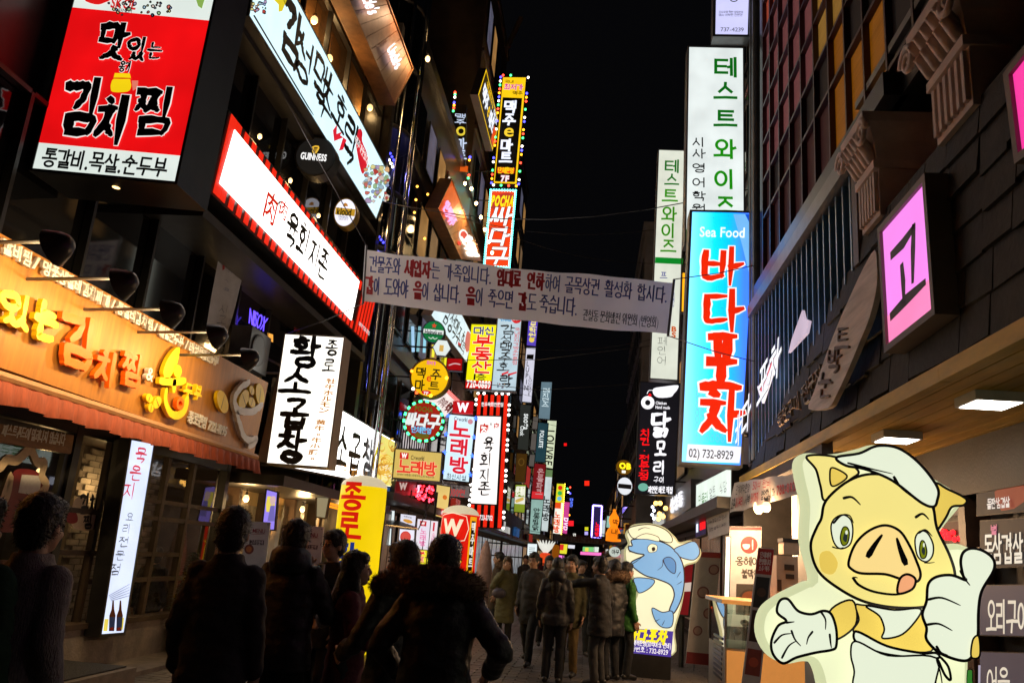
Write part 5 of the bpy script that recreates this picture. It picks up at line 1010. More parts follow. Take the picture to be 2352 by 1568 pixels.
# pillars with scrolled capitals and the dark loggia behind
lg = thing('pillared_house', 'dark upper storey with cream fluted pilasters above the shingled canopy', 'building', (3.6, 6, 4.9))
box('loggia_wall', (3.35, 3, 4.9), (4.6, 8.2, 12), DKWOOD, lg); box('cornice', (2.66, 3.0, 6.02), (3.4, 8.0, 6.45), BLACKM, lg)
box('gutter', (2.56, 3.0, 6.46), (2.66, 8.0, 6.54), GREYM, lg)
for y in (4.3, 6.05, 7.6): box('timber_stud', (3.30, y-.04, 4.9), (3.36, y+.04, 6.42), WOODW, lg)
box('timber_rail', (3.29, 3.2, 5.35), (3.36, 8.0, 5.42), WOODW, lg)
pil = None
for k, (y, w_) in enumerate(((5.6, .6), (7.42, .5))):
    t = thing('fluted_pilaster', ['nearer', 'farther'][k]+' cream fluted pilaster with scrolled leaf capital above the canopy', 'pillar', (2.515, y, 4.9), 'cream pilasters')
    box('core', (2.485, y-w_/2, 4.9), (3.3, y+w_/2, 5.430), PINKST, t)
    for j in range(6):
        yy = y-w_/2+.05+j*(w_-.1)/5; box('flute_rib', (2.450, yy-.022, 4.95), (2.485, yy+.022, 5.340), PINKST, t)
    box('neck_moulding', (2.435, y-w_/2-.02, 5.360), (3.3, y+w_/2+.02, 5.440), PINKST, t)
    cap = MB(); prf = [(5.440, .0), (5.530, .015), (5.630, .035), (5.730, .07), (5.800, .09)]
    for (z, o_) in prf: cap.v += [Vector((2.475-o_, y-w_/2-o_, z)), Vector((2.475-o_, y+w_/2+o_, z)), Vector((3.3, y+w_/2+o_, z)), Vector((3.3, y-w_/2-o_, z))]
    for i in range(4):
        for q in range(4): a = 4*i+q; b = 4*i+(q+1) % 4; cap.f.append((a, b, b+4, a+4))
    cap.build('capital_bell', PINKST, t); box('abacus', (2.33, y-w_/2-.09, 5.800), (3.3, y+w_/2+.09, 5.90), PINKST, t)
    for s_ in (-1, 1):
        sp = []; c_ = Vector((2.325, y+s_*(w_/2+.06), 5.680))
        for q in range(22): a = q*.52; rr = .13*(1-q/26); sp.append(c_+Vector((-.0, rr*math.cos(a)*s_, rr*math.sin(a))))
        MB().tube(sp, [.035*(1-q/40) for q in range(22)], 6).build('volute', PINKST, t, True)
    for j in range(5):
        yy = y-w_/2+.06+j*(w_-.12)/4
        for (z0, o_) in ((5.460, .02), (5.570, .07)): MB().tube([(2.465-o_*.5, yy, z0), (2.425-o_, yy, z0+.10), (2.365-o_, yy, z0+.16), (2.350-o_, yy, z0+.13)], [.045, .05, .035, .015], 6).build('acanthus_leaf', PINKST, t, True)
# pink signs
pk = Sign('pink_letter_sign', 'pink lit box with one dark brush letter on the shingled canopy', 'sign', ('x', XR-.12), [(490, 470), (818, 92), (890, 1060), (540, 1335)], ZN, d=.14, cab=pm('pale_brown_frame', (.16, .10, .075), rough=.5), face=lit(250, 140, 240, 1.05, .06), fr=.055, rim=.03)
pk.rect(0, 0, 1, .25, lit(250, 135, 190, 1.05, .1), .006, 'panel')
for st in ([(568, 645), (655, 555), (735, 435)], [(735, 440), (730, 600), (728, 830)], [(645, 740), (655, 850), (660, 990)], [(565, 1110), (680, 985), (815, 860)]): pk.line(st, .10, ink(40, 22, 34), .012, zf=ZN, taper=(1, .85), smooth=False, name='lettering')
pk2 = Sign('second_pink_sign', 'pink lit box cut by the right edge of the picture', 'sign', ('x', XR-.12), [(2328, 172), (2470, -10), (2480, 250), (2350, 352)], Z1, d=.14, cab=MATS['pale_brown_frame'], face=lit(245, 60, 160, 1.05, .06), fr=.055, rim=.03)
pk3 = Sign('added_pink_sign', 'pink lit box added for light on the canopy outside the right edge of the picture', 'sign', ('x', XR-.12), [(3060, -620), (3560, -1150), (3700, -700), (3160, -250)], Z1, d=.14, cab=MATS['pale_brown_frame'], face=lit(248, 120, 220, 1.05, .06), fr=.055, rim=.03)  # unseen box, added to throw more light on the street
# plank with raised letters
pb = Sign('carved_plank', 'weathered curved plank with raised letters hanging on the shingled canopy', 'sign', ('x', XR-.10), [(640, 800), (1055, 800), (1055, 1930), (520, 1930)], ZZ, d=.05)
OLDW = pm('weathered_plank', (.70, .60, .56), rough=.7, var=.35, scale=3, stretch=(1, .3, 3), bump=.25)
pb.poly([(1035, 803), (1052, 900), (1052, 1060), (1000, 1280), (930, 1450), (850, 1640), (760, 1830), (700, 1920), (560, 1925), (600, 1800), (680, 1560), (770, 1330), (860, 1130), (950, 940)], OLDW, 0, 'plank', .05, zf=ZZ, smooth=3)
CARV = pm('carved_letter_wood', (.14, .08, .05), rough=.6)
for ch, c_, s_ in (('트', (815, 1440), 1), ('박', (755, 1590), 2), ('눈', (690, 1760), 3)): pb.T(ch, ZZ, None, CARV, 'brush', wd=.13, lift=.052, depth=.02, c=c_, wh=(.22, .15), seed=s_)
lt = Sign('raised_letter_row', 'row of thin brown raised letters on the dark canopy beside the weathered plank', 'sign', ('x', XR-.06), [(1260, 560), (1600, 150), (1640, 370), (1265, 670)], ZO, d=.02)
TANL = pm('tan_letter_wood', (.40, .29, .20), rough=.6); lt.T('돌판구이 전문점', ZO, None, TANL, lift=.0, depth=.03, uvbox=(0, .1, 1, .9), bold=-.02)

# ------------------------------------------------------------------ right: seafood house
sh = thing('seafood_house', 'house with ribbed blue cladding and a tall grid of red and amber windows', 'building', (4.5, 11, 0))
BLUEC = pm('blue_cladding', (.008, .045, .085), rough=.4, var=.2, scale=2); RIBM = pm('pale_blue_rib', (.16, .26, .36), rough=.35, metal=.3)
box('upper_wall', (2.66, 8.2, 5.75), (6.5, 14.6, 18), DKSTONE, sh); box('cladding_panel', (2.58, 8.0, 3.24), (2.66, 13.4, 5.8), BLUEC, sh)
for k in range(21):
    y = 8.14+.25*k; box('rib', (2.52, y-.018, ztop(y)-.1), (2.58, y+.018, 5.76), RIBM, sh)
box('corner_trim', (2.5, 7.86, 4.7), (2.66, 8.02, 5.78), BRNW, sh)
box('eaves_beam', (2.44, 7.9, 5.78), (2.7, 13.4, 5.98), GREYM, sh); box('eaves_beam', (2.5, 7.0, 6.02), (2.72, 13.4, 6.26), BLACKM, sh)
wg = thing('window_grid', 'tall gridded window wall with pink, red and amber blinds above the blue cladding', 'window', (2.6, 10, 6.3))
YG = [5.76, 6.4, 7.04, 7.67, 8.28, 8.9, 9.54, 10.18, 10.84, 11.5, 12.14, 12.7]; ZG2 = [6.3, 7.27, 7.93, 8.61, 9.3, 9.98, 10.66, 11.34, 12.0]
def blind(c, k): return pm('blind_%s' % k, tuple(x*.6 for x in sr(*c)), rough=.7, em=sr(*c), es=.17, var=.25, scale=2, ev=.3, stretch=(1, .4, 14))  # room light behind the blinds is put into their emission
PINKB = blind((128, 72, 74), 'pink'); REDB = blind((190, 82, 58), 'red'); MARB = blind((52, 18, 18), 'maroon'); YELB = blind((168, 124, 52), 'yellow'); ORGB = blind((150, 88, 8), 'orange'); DRKB = blind((22, 14, 12), 'dark'); GRNB = blind((92, 92, 56), 'olive')
def bsel(i, k):
    y = YG[i]
    if y < 7.0: return [DRKB, ORGB, DRKB, DRKB, DRKB, DRKB, DRKB, DRKB][k]
    if y < 7.6: return [ORGB, DRKB, DRKB, GRNB, GRNB, DRKB, DRKB, DRKB][k]
    if y < 8.2: return [ORGB, DRKB, GRNB, GRNB, DRKB, GRNB, DRKB, DRKB][k]
    if y < 8.8: return [ORGB, ORGB, YELB, GRNB, YELB, YELB, YELB, DRKB][k]
    if y < 9.5: return [MARB, DRKB, YELB, YELB, YELB, YELB, YELB, DRKB][k]
    if y < 10.1: return [MARB, DRKB, PINKB, PINKB, REDB, REDB, REDB, REDB][k]
    return [MARB, MARB if i % 3 else DRKB, PINKB, PINKB, PINKB, PINKB, REDB, REDB][k]
REDFR = pm('dark_red_frame', (.05, .012, .012), rough=.45); glazing(wg, 2.6, YG, ZG2, REDFR, None, nrm=-1, fw=.045, inset=.02, matf=bsel)
for k, (y, r) in enumerate(((13.25, .07), (13.6, .05))): tag(MB().tube([(2.55, y, 3.4), (2.55, y, 16)], r, 10).build('down_pipe', GREYM), ['thick', 'thin'][k]+' grey down pipe between the blue lightbox and the window grid', 'pipe')
aw2 = Sign('upper_canopy_print', 'pale printed strip under the high eaves beside the green lettered sign', 'awning', ('z', 11.8), [(1060, -40), (1210, -40), (925, 825), (805, 832)], ZJ, d=.02) if False else None
q_ = [on(('z', 11.2), ZJ(*p)) for p in ((1080, -60), (1225, -60), (925, 826), (806, 832))]
es = thing('eaves_strip', 'pale printed strip under the high eaves beside the green lettered sign', 'awning', q_[3]); mesh('strip', q_+[v+Vector((0, 0, .12)) for v in q_], [(0, 1, 2, 3), (7, 6, 5, 4), (0, 4, 5, 1), (1, 5, 6, 2), (2, 6, 7, 3), (3, 7, 4, 0)], pm('strip_print', (.34, .32, .25), rough=.6, var=.3, col2=(.4, .16, .13), scale=1.4), es)
q2 = [on(('z', 11.19), ZJ(*p)) for p in ((855, 765), (890, 770), (925, 826), (806, 832))]; mesh('green_print', q2, [(0, 1, 2, 3)], ink(70, 160, 60), es)
tl = Round('tube_lamp', 'bright greenish lamp at the top edge above the eaves strip', 'lamp', ('y', 15.5), (1745, 2), 11, 11, d=.1, face=lit(250, 250, 170, 8), cab=GREYM)

# lightboxes on the right
sea = Sign('blue_seafood_sign', 'tall bright blue lightbox with four red white-edged brush letters', 'sign', ('y', 13.7), [(1590, 487), (1732, 490), (1700, 1068), (1566, 1060)], Z1, d=.4, cab=GREYM, face=None, fr=.04)
def grad_mat(name, ca, cb, p0, p1, s=1.05):
    m = bpy.data.materials.new(name); m.use_nodes = True; nt = m.node_tree; b = nt.nodes['Principled BSDF']
    tc = nt.nodes.new('ShaderNodeTexCoord'); sx = nt.nodes.new('ShaderNodeSeparateXYZ'); nt.links.new(tc.outputs['Object'], sx.inputs[0])
    mr = nt.nodes.new('ShaderNodeMapRange'); mr.inputs[1].default_value = p0; mr.inputs[2].default_value = p1; nt.links.new(sx.outputs[0], mr.inputs[0])
    cr = nt.nodes.new('ShaderNodeValToRGB'); e = cr.color_ramp.elements; e[0].color = (*sr(*ca[0]), 1); e[1].color = (*sr(*ca[-1]), 1)
    for k, c in enumerate(ca[1:-1]): q = e.new((k+1)/(len(ca)-1)); q.color = (*sr(*c), 1)
    nt.links.new(mr.outputs[0], cr.inputs[0]); nt.links.new(cr.outputs[0], b.inputs['Emission Color']); b.inputs['Emission Strength'].default_value = s; b.inputs['Base Color'].default_value = (.05, .1, .2, 1); return m
sea.rect(0, 0, 1, 1, grad_mat('sea_blue_print', [(120, 195, 240), (70, 175, 245), (0, 165, 250), (0, 140, 245), (45, 95, 230)], None, -.52, .52), .004, 'panel')
sea.poly([(910, 335), (1000, 335), (1068, 470), (1065, 930), (980, 580)], lit(120, 190, 250, 1), .008, 'print', zf=ZM); sea.poly([(1000, 335), (1068, 337), (1068, 470)], lit(20, 80, 210, 1), .008, 'print', zf=ZM)
sea.T('Sea Food', ZM, (650, 435, 998, 510), lit(240, 250, 255, 1.2), bold=.015, lift=.014)
SRED = lit(240, 40, 8, 1.0)
for ch, zf, b_, sd in (('바', ZM, (660, 605, 990, 860), 2), ('다', ZM, (680, 930, 990, 1215), 3), ('포', ZM, (670, 1260, 975, 1690), 14), ('차', ZO, (655, 390, 995, 735), 5)):
    sea.T(ch, zf, b_, SRED, 'brush', wd=.19, seed=sd, rag=.14, lift=.020, out=(lit(250, 250, 250, 1.1), .09), taper=(1.15, .7))
NETL = lit(120, 205, 250, .9)
for i in range(8):
    for j in range(9):
        x, y = 640+i*40-j*1.5, 345+j*50
        if x < 1000 and y < 780: sea.line([ZO(*p) for p in circ(x, y, 13, 23, 8)], .010, NETL, .010, name='net_print')
sea.zrect(ZO, [(560, 785), (975, 805), (955, 930), (548, 912)], lit(225, 232, 245, 1.1), .010, 'panel'); sea.T('02) 732-8929', ZO, (567, 828, 910, 893), PRINTBLK, bold=.005, lift=.014)
sea.bracket(2.66, GREYM, .04)
t1 = Sign('green_letter_lightbox', 'tall white lightbox with large green vertical letters behind the blue sign', 'sign', ('y', 14.5), [(1583, 109), (1706, 112), (1708, 560), (1576, 556)], Z1, d=.4, cab=GREYM, face=lit(222, 230, 228, 1.1, .15), fr=.03)
for ch, y in (('테', 565), ('스', 775), ('트', 1005), ('와', 1250), ('이', 1500), ('즈', 1725)): t1.T(ch, ZJ, (640-95, y-75, 640+98, y+75), lit(10, 118, 20, .75) if y < 1100 else lit(30, 150, 10, .85), bold=.03, lift=.014)
for ch, y in (('시', 1190), ('사', 1285), ('영', 1405), ('어', 1525), ('학', 1640), ('원', 1745)): t1.T(ch, ZJ, (362, y-35, 480, y+38), PRINTBLK, bold=.02, lift=.014)
t1.rect(0, 0, .09, .06, lit(10, 130, 25, .8), .008, 'panel'); t1.bracket(2.66, GREYM, .04)
t2 = Sign('narrow_green_letter_lightbox', 'narrow cream lightbox with green letters and a green bar left of the taller one', 'sign', ('y', 22.0), [(1514, 345), (1573, 347), (1555, 872), (1494, 868)], Z1, d=.35, cab=GREYM, face=lit(222, 226, 210, 1.0, .12), fr=.03)
for k, (ch, y) in enumerate((('테', 1390), ('스', 1510))): t2.T(ch, ZJ, (133, y-50, 255, y+50), lit(20, 120, 25, .75), bold=.02, lift=.014)
for ch, y in (('트', 200), ('와', 335), ('이', 460), ('즈', 585)): t2.T(ch, ZM, (425-60-(y-200)*.03, y-52, 425+60-(y-200)*.03, y+52), lit(60, 150, 10, .85), bold=.02, lift=.014)
t2.zrect(ZM, [(313, 662), (525, 672), (522, 718), (310, 708)], lit(10, 140, 40, .85), .008, 'panel'); t2.T('프', ZM, (348, 778, 405, 832), lit(40, 40, 160, .7), bold=.0, lift=.014); t2.T('PREP4', ZM, None, lit(60, 60, 150, .7), lift=.014, uvbox=(.72, .30, .80, .365))
t2.T('페인어', ZM, (330, 1265, 400, 1490), PRINTBLK, 'brush', wd=.06, vert=True, lift=.014); t2.T('BS', ZM, (430, 1190, 480, 1280), lit(210, 90, 20, .9), bold=.04, lift=.014, vert=True)
t2.bracket(2.9, GREYM, .04)
t3 = Sign('lavender_phone_sign', 'pale lavender lightbox with a phone number at the top edge of the picture', 'sign', ('y', 14.2), [(1646, -90), (1722, -88), (1717, 81), (1643, 80)], Z1, d=.3, cab=GREYM, face=lit(205, 205, 250, 1.1, .08), fr=.05)
t3.T('737-4239', ZJ, (600, 235, 795, 268), ink(70, 70, 90), bold=.0, lift=.012); t3.line([ZJ(*p) for p in circ(712, 2, 28, 16, 10)], .02, PRINTBLK, .012); t3.T('오시사영 학원 상담문의', ZJ, (585, 98, 790, 118), ink(150, 150, 180), lift=.012); t3.T('SISA 어학원 전문관', ZJ, (585, 122, 785, 142), ink(150, 150, 180), lift=.012); t3.bracket(2.66, GREYM, .04)
os_ = Sign('orange_light_strip', 'thin upright orange light strip beside the blue lightbox', 'sign', ('y', 18), [(522, 782), (552, 785), (545, 1080), (515, 1078)], ZM, d=.15, cab=DARKM, face=lit(250, 165, 20, 1.6), fr=.02)
dk = Sign('black_chicken_sign', 'black lightbox with white rounded letters, red side letters and a white hen emblem', 'sign', ('y', 25.0), [(205, 310), (500, 325), (455, 1170), (165, 1160)], ZO, d=.35, cab=BLACKM, face=lit(20, 19, 24, 1.0), fr=.03)
LW = lit(245, 243, 250, 1.2); LR = lit(240, 16, 24, 1.2)
for ch, b_ in (('닭', (280, 545, 425, 725)), ('모', (310, 765, 395, 875)), ('리', (300, 915, 395, 1010))): dk.T(ch, ZO, b_, LW, 'brush', wd=.17, rag=.08, lift=.014, taper=(1, .9))
dk.T('치킨.전문점', ZO, (195, 665, 268, 1060), LR, 'brush', vert=True, lift=.014, wd=.2, taper=(1, .9)); dk.T('구이', ZO, (300, 1035, 385, 1080), LW, 'brush', wd=.12, lift=.014); dk.T('자연산 바로 직접', ZO, (258, 1110, 445, 1160), LW, bold=.02, lift=.014)
dk.poly([(300, 360), (380, 345), (485, 335), (480, 370), (455, 400), (430, 425), (340, 430), (300, 405)], LW, .012, 'hen_emblem', zf=ZO, smooth=3); dk.line([ZO(*p) for p in circ(255, 468, 36, 36, 10)], .12, LW, .012, name='hen_emblem'); dk.poly([(255, 415), (270, 395), (285, 410), (275, 425)], LR, .014, 'hen_comb', zf=ZO); dk.line([(250, 400), (265, 375), (300, 375)], .02, LW, .012, zf=ZO)
dk.T('Chicken', ZO, (315, 460, 400, 482), LW, bold=.02, lift=.014); dk.T('Hand made', ZO, (313, 492, 425, 516), LW, bold=.02, lift=.014); dk.disc(.18, .055, .13, lit(120, 190, 170, .9), .012, rv=.035)
dk.bracket(2.9)
ob = Round('round_amber_beer_sign', 'amber beer sign with black letters above a white oval sign far along the right', 'sign', ('y', 34), (1433, 1073), 18, 17, d=.2, face=lit(120, 80, 12, .8), cab=DARKM, n=20, wall=2.9); ob.T('OB', ZR, (1035, 588, 1138, 635), lit(255, 225, 30, 1.6), bold=.06, lift=.02, out=(PRINTBLK, .1)); ob.rect(.38, .12, .62, .3, lit(255, 250, 220, 1.4), .012, 'panel')
ob2 = Round('white_oval_sign', 'white oval sign with grey band under the amber beer sign', 'sign', ('y', 34), (1435, 1116), 17, 20, d=.2, face=lit(225, 228, 235, 1.1), cab=DARKM, n=20, wall=2.9); ob2.rect(.05, .36, .95, .62, ink(70, 70, 85), .010, 'band')

# fascias and cloth banners at shop height
cl = Sign('channel_letter_row', 'white lit block letters standing on the blue cladding', 'sign', ('x', XR-.12), [(1697, 935), (1812, 742), (1806, 868), (1692, 1040)], Z1, d=.05)
cl.T('바다', ZO, None, lit(245, 248, 255, 1.3), bold=.01, lift=.07, uvbox=(.0, .0, .44, .70), out=(BLACKM, .05)); cl.T('포차', ZO, None, lit(245, 248, 255, 1.3), bold=.01, lift=.07, uvbox=(.56, .15, 1.0, .83), out=(BLACKM, .05))
cl.poly([(1275, 58), (1288, 100), (1240, 250), (1165, 475), (1130, 370), (1125, 345), (1165, 330), (1210, 190)], lit(240, 235, 245, 1.1), .03, 'swoosh', .03, zf=ZO); cl.poly([(1262, 90), (1268, 115), (1160, 390), (1140, 350), (1175, 345)], lit(220, 40, 60, 1), .065, 'swoosh', zf=ZO)
cl.poly([(520, 1228), (535, 1290), (570, 1305), (552, 1390), (420, 1530), (445, 1430)], lit(205, 185, 205, .9), .03, 'fish_shape', .03, zf=ZZ)
cb = Sign('cloth_banner', 'white cloth banner with black and red lines of print hung under the canopy end', 'banner', ('x', XR-.06), [(915, 1082), (1440, 1000), (1460, 1160), (885, 1312)], ZO, d=.01)
CLOTH = pm('white_banner_cloth', (.66, .60, .56), rough=.85, var=.1, scale=3, bump=.1, bscale=4)
m = MB()
for i in range(25):
    for j in range(7): m.v.append(cb.P(i/24, j/6+.02*math.sin(i*.9), .02*math.sin(i*.7+j*.6)))
for i in range(24):
    for j in range(6): q = 7*i+j; m.f.append((q, q+7, q+8, q+1))
m.build('cloth', CLOTH, cb.root, True)
cb.T('단체예약환영', ZO, None, ink(70, 66, 66), bold=.01, lift=.03, uvbox=(.10, .58, .36, .88)); cb.T('50석 완비', ZO, None, ink(200, 60, 60), bold=.01, lift=.03, uvbox=(.4, .62, .68, .92)); cb.T('오후', ZO, None, BLACK, bold=.03, lift=.03, uvbox=(.04, .10, .12, .44)); cb.T('3시부터', ZO, None, ink(200, 40, 40), bold=.03, lift=.03, uvbox=(.13, .12, .26, .46)); cb.T('새벽', ZO, None, BLACK, bold=.03, lift=.03, uvbox=(.29, .14, .38, .48)); cb.T('5시까지', ZO, None, ink(200, 40, 40), bold=.03, lift=.03, uvbox=(.39, .15, .51, .5)); cb.T('영업합니다', ZO, None, BLACK, bold=.03, lift=.03, uvbox=(.54, .16, .72, .52)); cb.T('732-8929', ZO, None, ink(205, 50, 45), bold=.04, lift=.03, uvbox=(.74, .2, .98, .58))
wf = Sign('white_shop_fascia', 'white backlit fascia with small green and black letters beyond the cloth banner', 'sign', ('x', XR), [(628, 1100), (900, 960), (898, 1222), (625, 1342)], ZO, d=.3, cab=DARKM, face=lit(222, 236, 226, 1.1, .12), fr=.03); wf.T('민들레', ZO, None, lit(70, 140, 60, .7), lift=.012, uvbox=(.1, .3, .42, .62)); wf.T('영토 식당', ZO, None, ink(90, 90, 90), 'brush', wd=.08, lift=.012, uvbox=(.45, .35, .92, .68))
gf = Sign('grey_shop_fascia', 'grey metal fascia with white raised letters further along the right', 'sign', ('x', XR), [(396, 1192), (588, 1055), (590, 1266), (396, 1400)], ZO, d=.3, cab=GREYM, face=pm('brushed_grey', (.2, .2, .21), rough=.4, metal=.4), fr=.02); gf.T('상상동', ZO, None, lit(240, 240, 245, 1.1), bold=.02, lift=.03, depth=.04, uvbox=(.28, .25, .78, .75))
for s__ in (wf, gf): pass
cb2 = Sign('small_cloth_banner', 'small grey white cloth notice hanging below the white shop fascia', 'banner', ('x', XR-.02), [(700, 1332), (880, 1262), (882, 1462), (722, 1515)], ZO, d=.01, face=CLOTH); cb2.T('메뉴 영업시간 안내', ZO, None, ink(90, 80, 80), lift=.012, uvbox=(.1, .6, .92, .75), bold=.02); cb2.T('오전 열두시부터', ZO, None, ink(90, 80, 80), lift=.012, uvbox=(.1, .3, .92, .42), bold=.02)
rl = Sign('red_led_sign', 'little dark display with a red character under the white shop fascia', 'sign', ('x', XR+.1), [(622, 1360), (705, 1330), (705, 1470), (622, 1500)], ZO, d=.1, cab=DARKM, face=lit(50, 40, 70, .8), fr=.02); rl.rect(.45, .3, .95, .75, lit(245, 25, 30, 1.5), .012, 'panel'); rl.rect(.1, .25, .3, .9, lit(225, 230, 250, 1.2), .012, 'panel')
hb = thing('bulb_cluster', 'cluster of warm globe bulbs hanging over the right shops', 'lamp', on(('y', 27), ZO(330, 1290)))
mw = MB(); mc = MB()
for (x, y) in [(318, 1237), (350, 1237), (392, 1275), (345, 1318), (372, 1338), (338, 1355)]: mw.ball(on(('y', 27), ZO(x, y)), .075, 8, 6)
for (x, y) in [(303, 1292), (290, 1325), (303, 1352), (292, 1265)]: mc.ball(on(('y', 27), ZO(x, y)), .05, 8, 6)
for mm, c_ in ((mw, (255, 190, 90)), (mc, (225, 235, 255))):
    o = mm.build('globe_bulbs', lit(*c_, 5), hb, True); o['kind'] = 'stuff'
MB().tube([on(('y', 27), ZO(318, 1150)), on(('y', 27), ZO(335, 1360))], .02).build('stem', BLACKM, hb)

# buildings further along the right
facade('right_shop_block', 'dark block carrying the narrow green letter sign on the right', 2.9, 14.8, 35.8, 15.0, DKSTONE, side=1, rows=4, cols=6, winmat=wsel)
facade('right_grey_block', 'grey block further along the right behind the chicken sign', 1.95, 36.3, 50.0, 17.0, GREYW, side=1, rows=5, cols=8, winmat=lambda r, c: DKGLASS)
facade('right_far_block', 'far dark block on the right near the end of the street', 2.6, 50.5, 95.0, 12.0, DKSTONE, side=1, rows=4, cols=9, winmat=wsel)
facade('right_farthest_block', 'farthest block at the right end of the street', 2.6, 95.5, 150.0, 10.0, GREYW, side=1, rows=3, cols=9, winmat=wsel)
facade('end_block', 'dark block closing the end of the street', -40, 170, 171, 9.0, GREYW, side=-1, depth=-80, rows=1, cols=1, ground=False)
# ------------------------------------------------------------------ street banner
bn = Sign('street_banner', 'long white cloth banner with blue and red lines of print strung across the street', 'banner', ('y', 12.0), [(841, 571), (1548, 645), (1535, 765), (834, 690)], Z1, d=.01)
BCL = pm('banner_vinyl', (.88, .82, .80), rough=.6, var=.05, scale=2)
_nt = BCL.node_tree; _tr = _nt.nodes.new('ShaderNodeBsdfTranslucent'); _tr.inputs[0].default_value = (.9, .84, .82, 1); _mx = _nt.nodes.new('ShaderNodeMixShader'); _mx.inputs[0].default_value = .5
_nt.links.new(_nt.nodes['Principled BSDF'].outputs[0], _mx.inputs[1]); _nt.links.new(_tr.outputs[0], _mx.inputs[2]); _nt.links.new(_mx.outputs[0], _nt.nodes['Material Output'].inputs[0])
m = MB()
for i in range(41):
    for j in range(9): m.v.append(bn.P(i/40, j/8-.05*math.sin(math.pi*i/40), .035*math.sin(i*.35+j*.45)+.018*math.sin(i*.9-j*.7)-.05))
for i in range(40):
    for j in range(8): q = 9*i+j; m.f.append((q, q+9, q+10, q+1))
m.build('cloth', BCL, bn.root, True)
for u_, z_ in ((0, 1.06), (1, 1.03)): MB().tube([bn.P(u_, -.06), bn.P(u_, z_)], .02, 8).build('end_pole', GREYM, bn.root)
BLU = ink(66, 74, 150); RDT = ink(190, 34, 38)
def words(lst, v0, v1):
    for (s_, a, b, m_, bd) in lst: bn.T(s_, Z1, None, m_, bold=bd, lift=.012, uvbox=((a-843)/703, v0, (b-843)/703, v1))
words([('건물주와', 853, 928, BLU, -.012), ('세입자', 937, 1000, RDT, .025), ('는', 1000, 1020, BLU, -.018), ('가족입니다.', 1030, 1140, BLU, -.012), ('임대료', 1153, 1208, RDT, .025), ('인하', 1222, 1262, RDT, .025), ('하여', 1263, 1297, BLU, -.018), ('골목상권', 1308, 1385, BLU, -.012), ('활성화', 1396, 1458, BLU, -.012), ('합시다.', 1468, 1535, BLU, -.012)], .56, .86)
words([('갑', 848, 866, RDT, .025), ('이', 867, 882, BLU, -.018), ('도와야', 892, 950, BLU, -.012), ('을', 962, 981, RDT, .025), ('이', 982, 999, BLU, -.018), ('삽니다.', 1008, 1073, BLU, -.012), ('을', 1086, 1106, RDT, .025), ('이', 1107, 1126, BLU, -.018), ('죽으면', 1136, 1194, BLU, -.012), ('갑', 1206, 1225, RDT, .025), ('도', 1226, 1248, BLU, -.018), ('죽습니다.', 1254, 1340, BLU, -.012)], .14, .46)
words([('관철동 문화발전 위원회 (번영회)', 1354, 1522, ink(60, 58, 62), -.02)], .07, .27)
for k, (a_, b_) in enumerate([(bn.P(0, 1.06), Vector((-5.0, 10.0, 8.3))), (bn.P(0, -.06), Vector((-5.1, 12.6, 4.9))), (bn.P(1, 1.03), Vector((2.6, 13.3, 6.7))), (bn.P(1, -.05), Vector((2.6, 13.3, 5.0)))]):
    o = MB().tube([a_, a_.lerp(b_, .5)+Vector((0, 0, -.03)), b_], .008, 5).build('banner_rope', GREYM); tag(o, ['upper left', 'lower left', 'upper right', 'lower right'][k]+' rope holding the street banner', 'rope', 'banner ropes')
for k, pts in enumerate([[(-5.4, 17, 8.9), (-5, 12, 8.6), (-4.9, 9.3, 8.5)], [(-5.2, 30, 8.7), (-2, 28, 8.4), (2.9, 26, 8.8)], [(-5.2, 28.5, 7.6), (-2, 28, 7.3), (2.9, 27, 7.7)]]):
    o = MB().tube([Vector(p) for p in pts], .012, 5).build('cable', BLACKM); tag(o, ['thin black cable along the upper left signs', 'upper thin cable crossing the far street', 'lower thin cable crossing the far street'][k], 'cable')

for k in range(7):
    y0 = 17.5+k*5.5; z0 = 9.5+(k*37 % 5)*1.1; pts = [Vector((-5.3, y0, z0)).lerp(Vector((2.8, y0+2.5*((k % 3)-1), z0-.6+.5*(k % 2))), t/8)-Vector((0, 0, .55*math.sin(math.pi*t/8))) for t in range(9)]
    tag(MB().tube(pts, .011, 5).build('overhead_cable', BLACKM), '%s of seven thin black cables sagging across the dark street' % ['nearest', 'second', 'third', 'fourth', 'fifth', 'sixth', 'farthest'][k], 'cable', 'overhead cables')
# ------------------------------------------------------------------ far signs down the left side (seen small)
def far(name, label, pl, cor, zf, face, txts=(), d=.25, cab=DARKM, wall=-5.5):
    s_ = Sign(name, label, 'sign', pl, cor, zf, d=d, cab=cab, face=face, fr=.04)
    for t_ in txts:
        s_.T(t_[0], zf, t_[1], t_[2], bold=t_[3] if len(t_) > 3 else .02, vert=(t_[4] if len(t_) > 4 else True) and not (t_[0].isascii() and t_[0] not in ('LUPIN', 'LOUNGE')), rot=t_[0].isascii() and t_[0] not in ('LUPIN', 'LOUNGE'), lift=.014, out=(t_[5] if len(t_) > 5 else None))
    if wall is not None: s_.bracket(wall, r=.04)
    return s_
far('purple_academy_sign', 'violet lightbox with yellow vertical letters under the street banner', ('y', 53), [(870, 440), (965, 446), (938, 745), (848, 735)], ZL, lit(92, 70, 190, 1), [('정보학원', (875, 452, 945, 665), lit(250, 235, 120, 1.1), .04)]).disc(.5, .2, .3, lit(240, 210, 90, 1), .012)
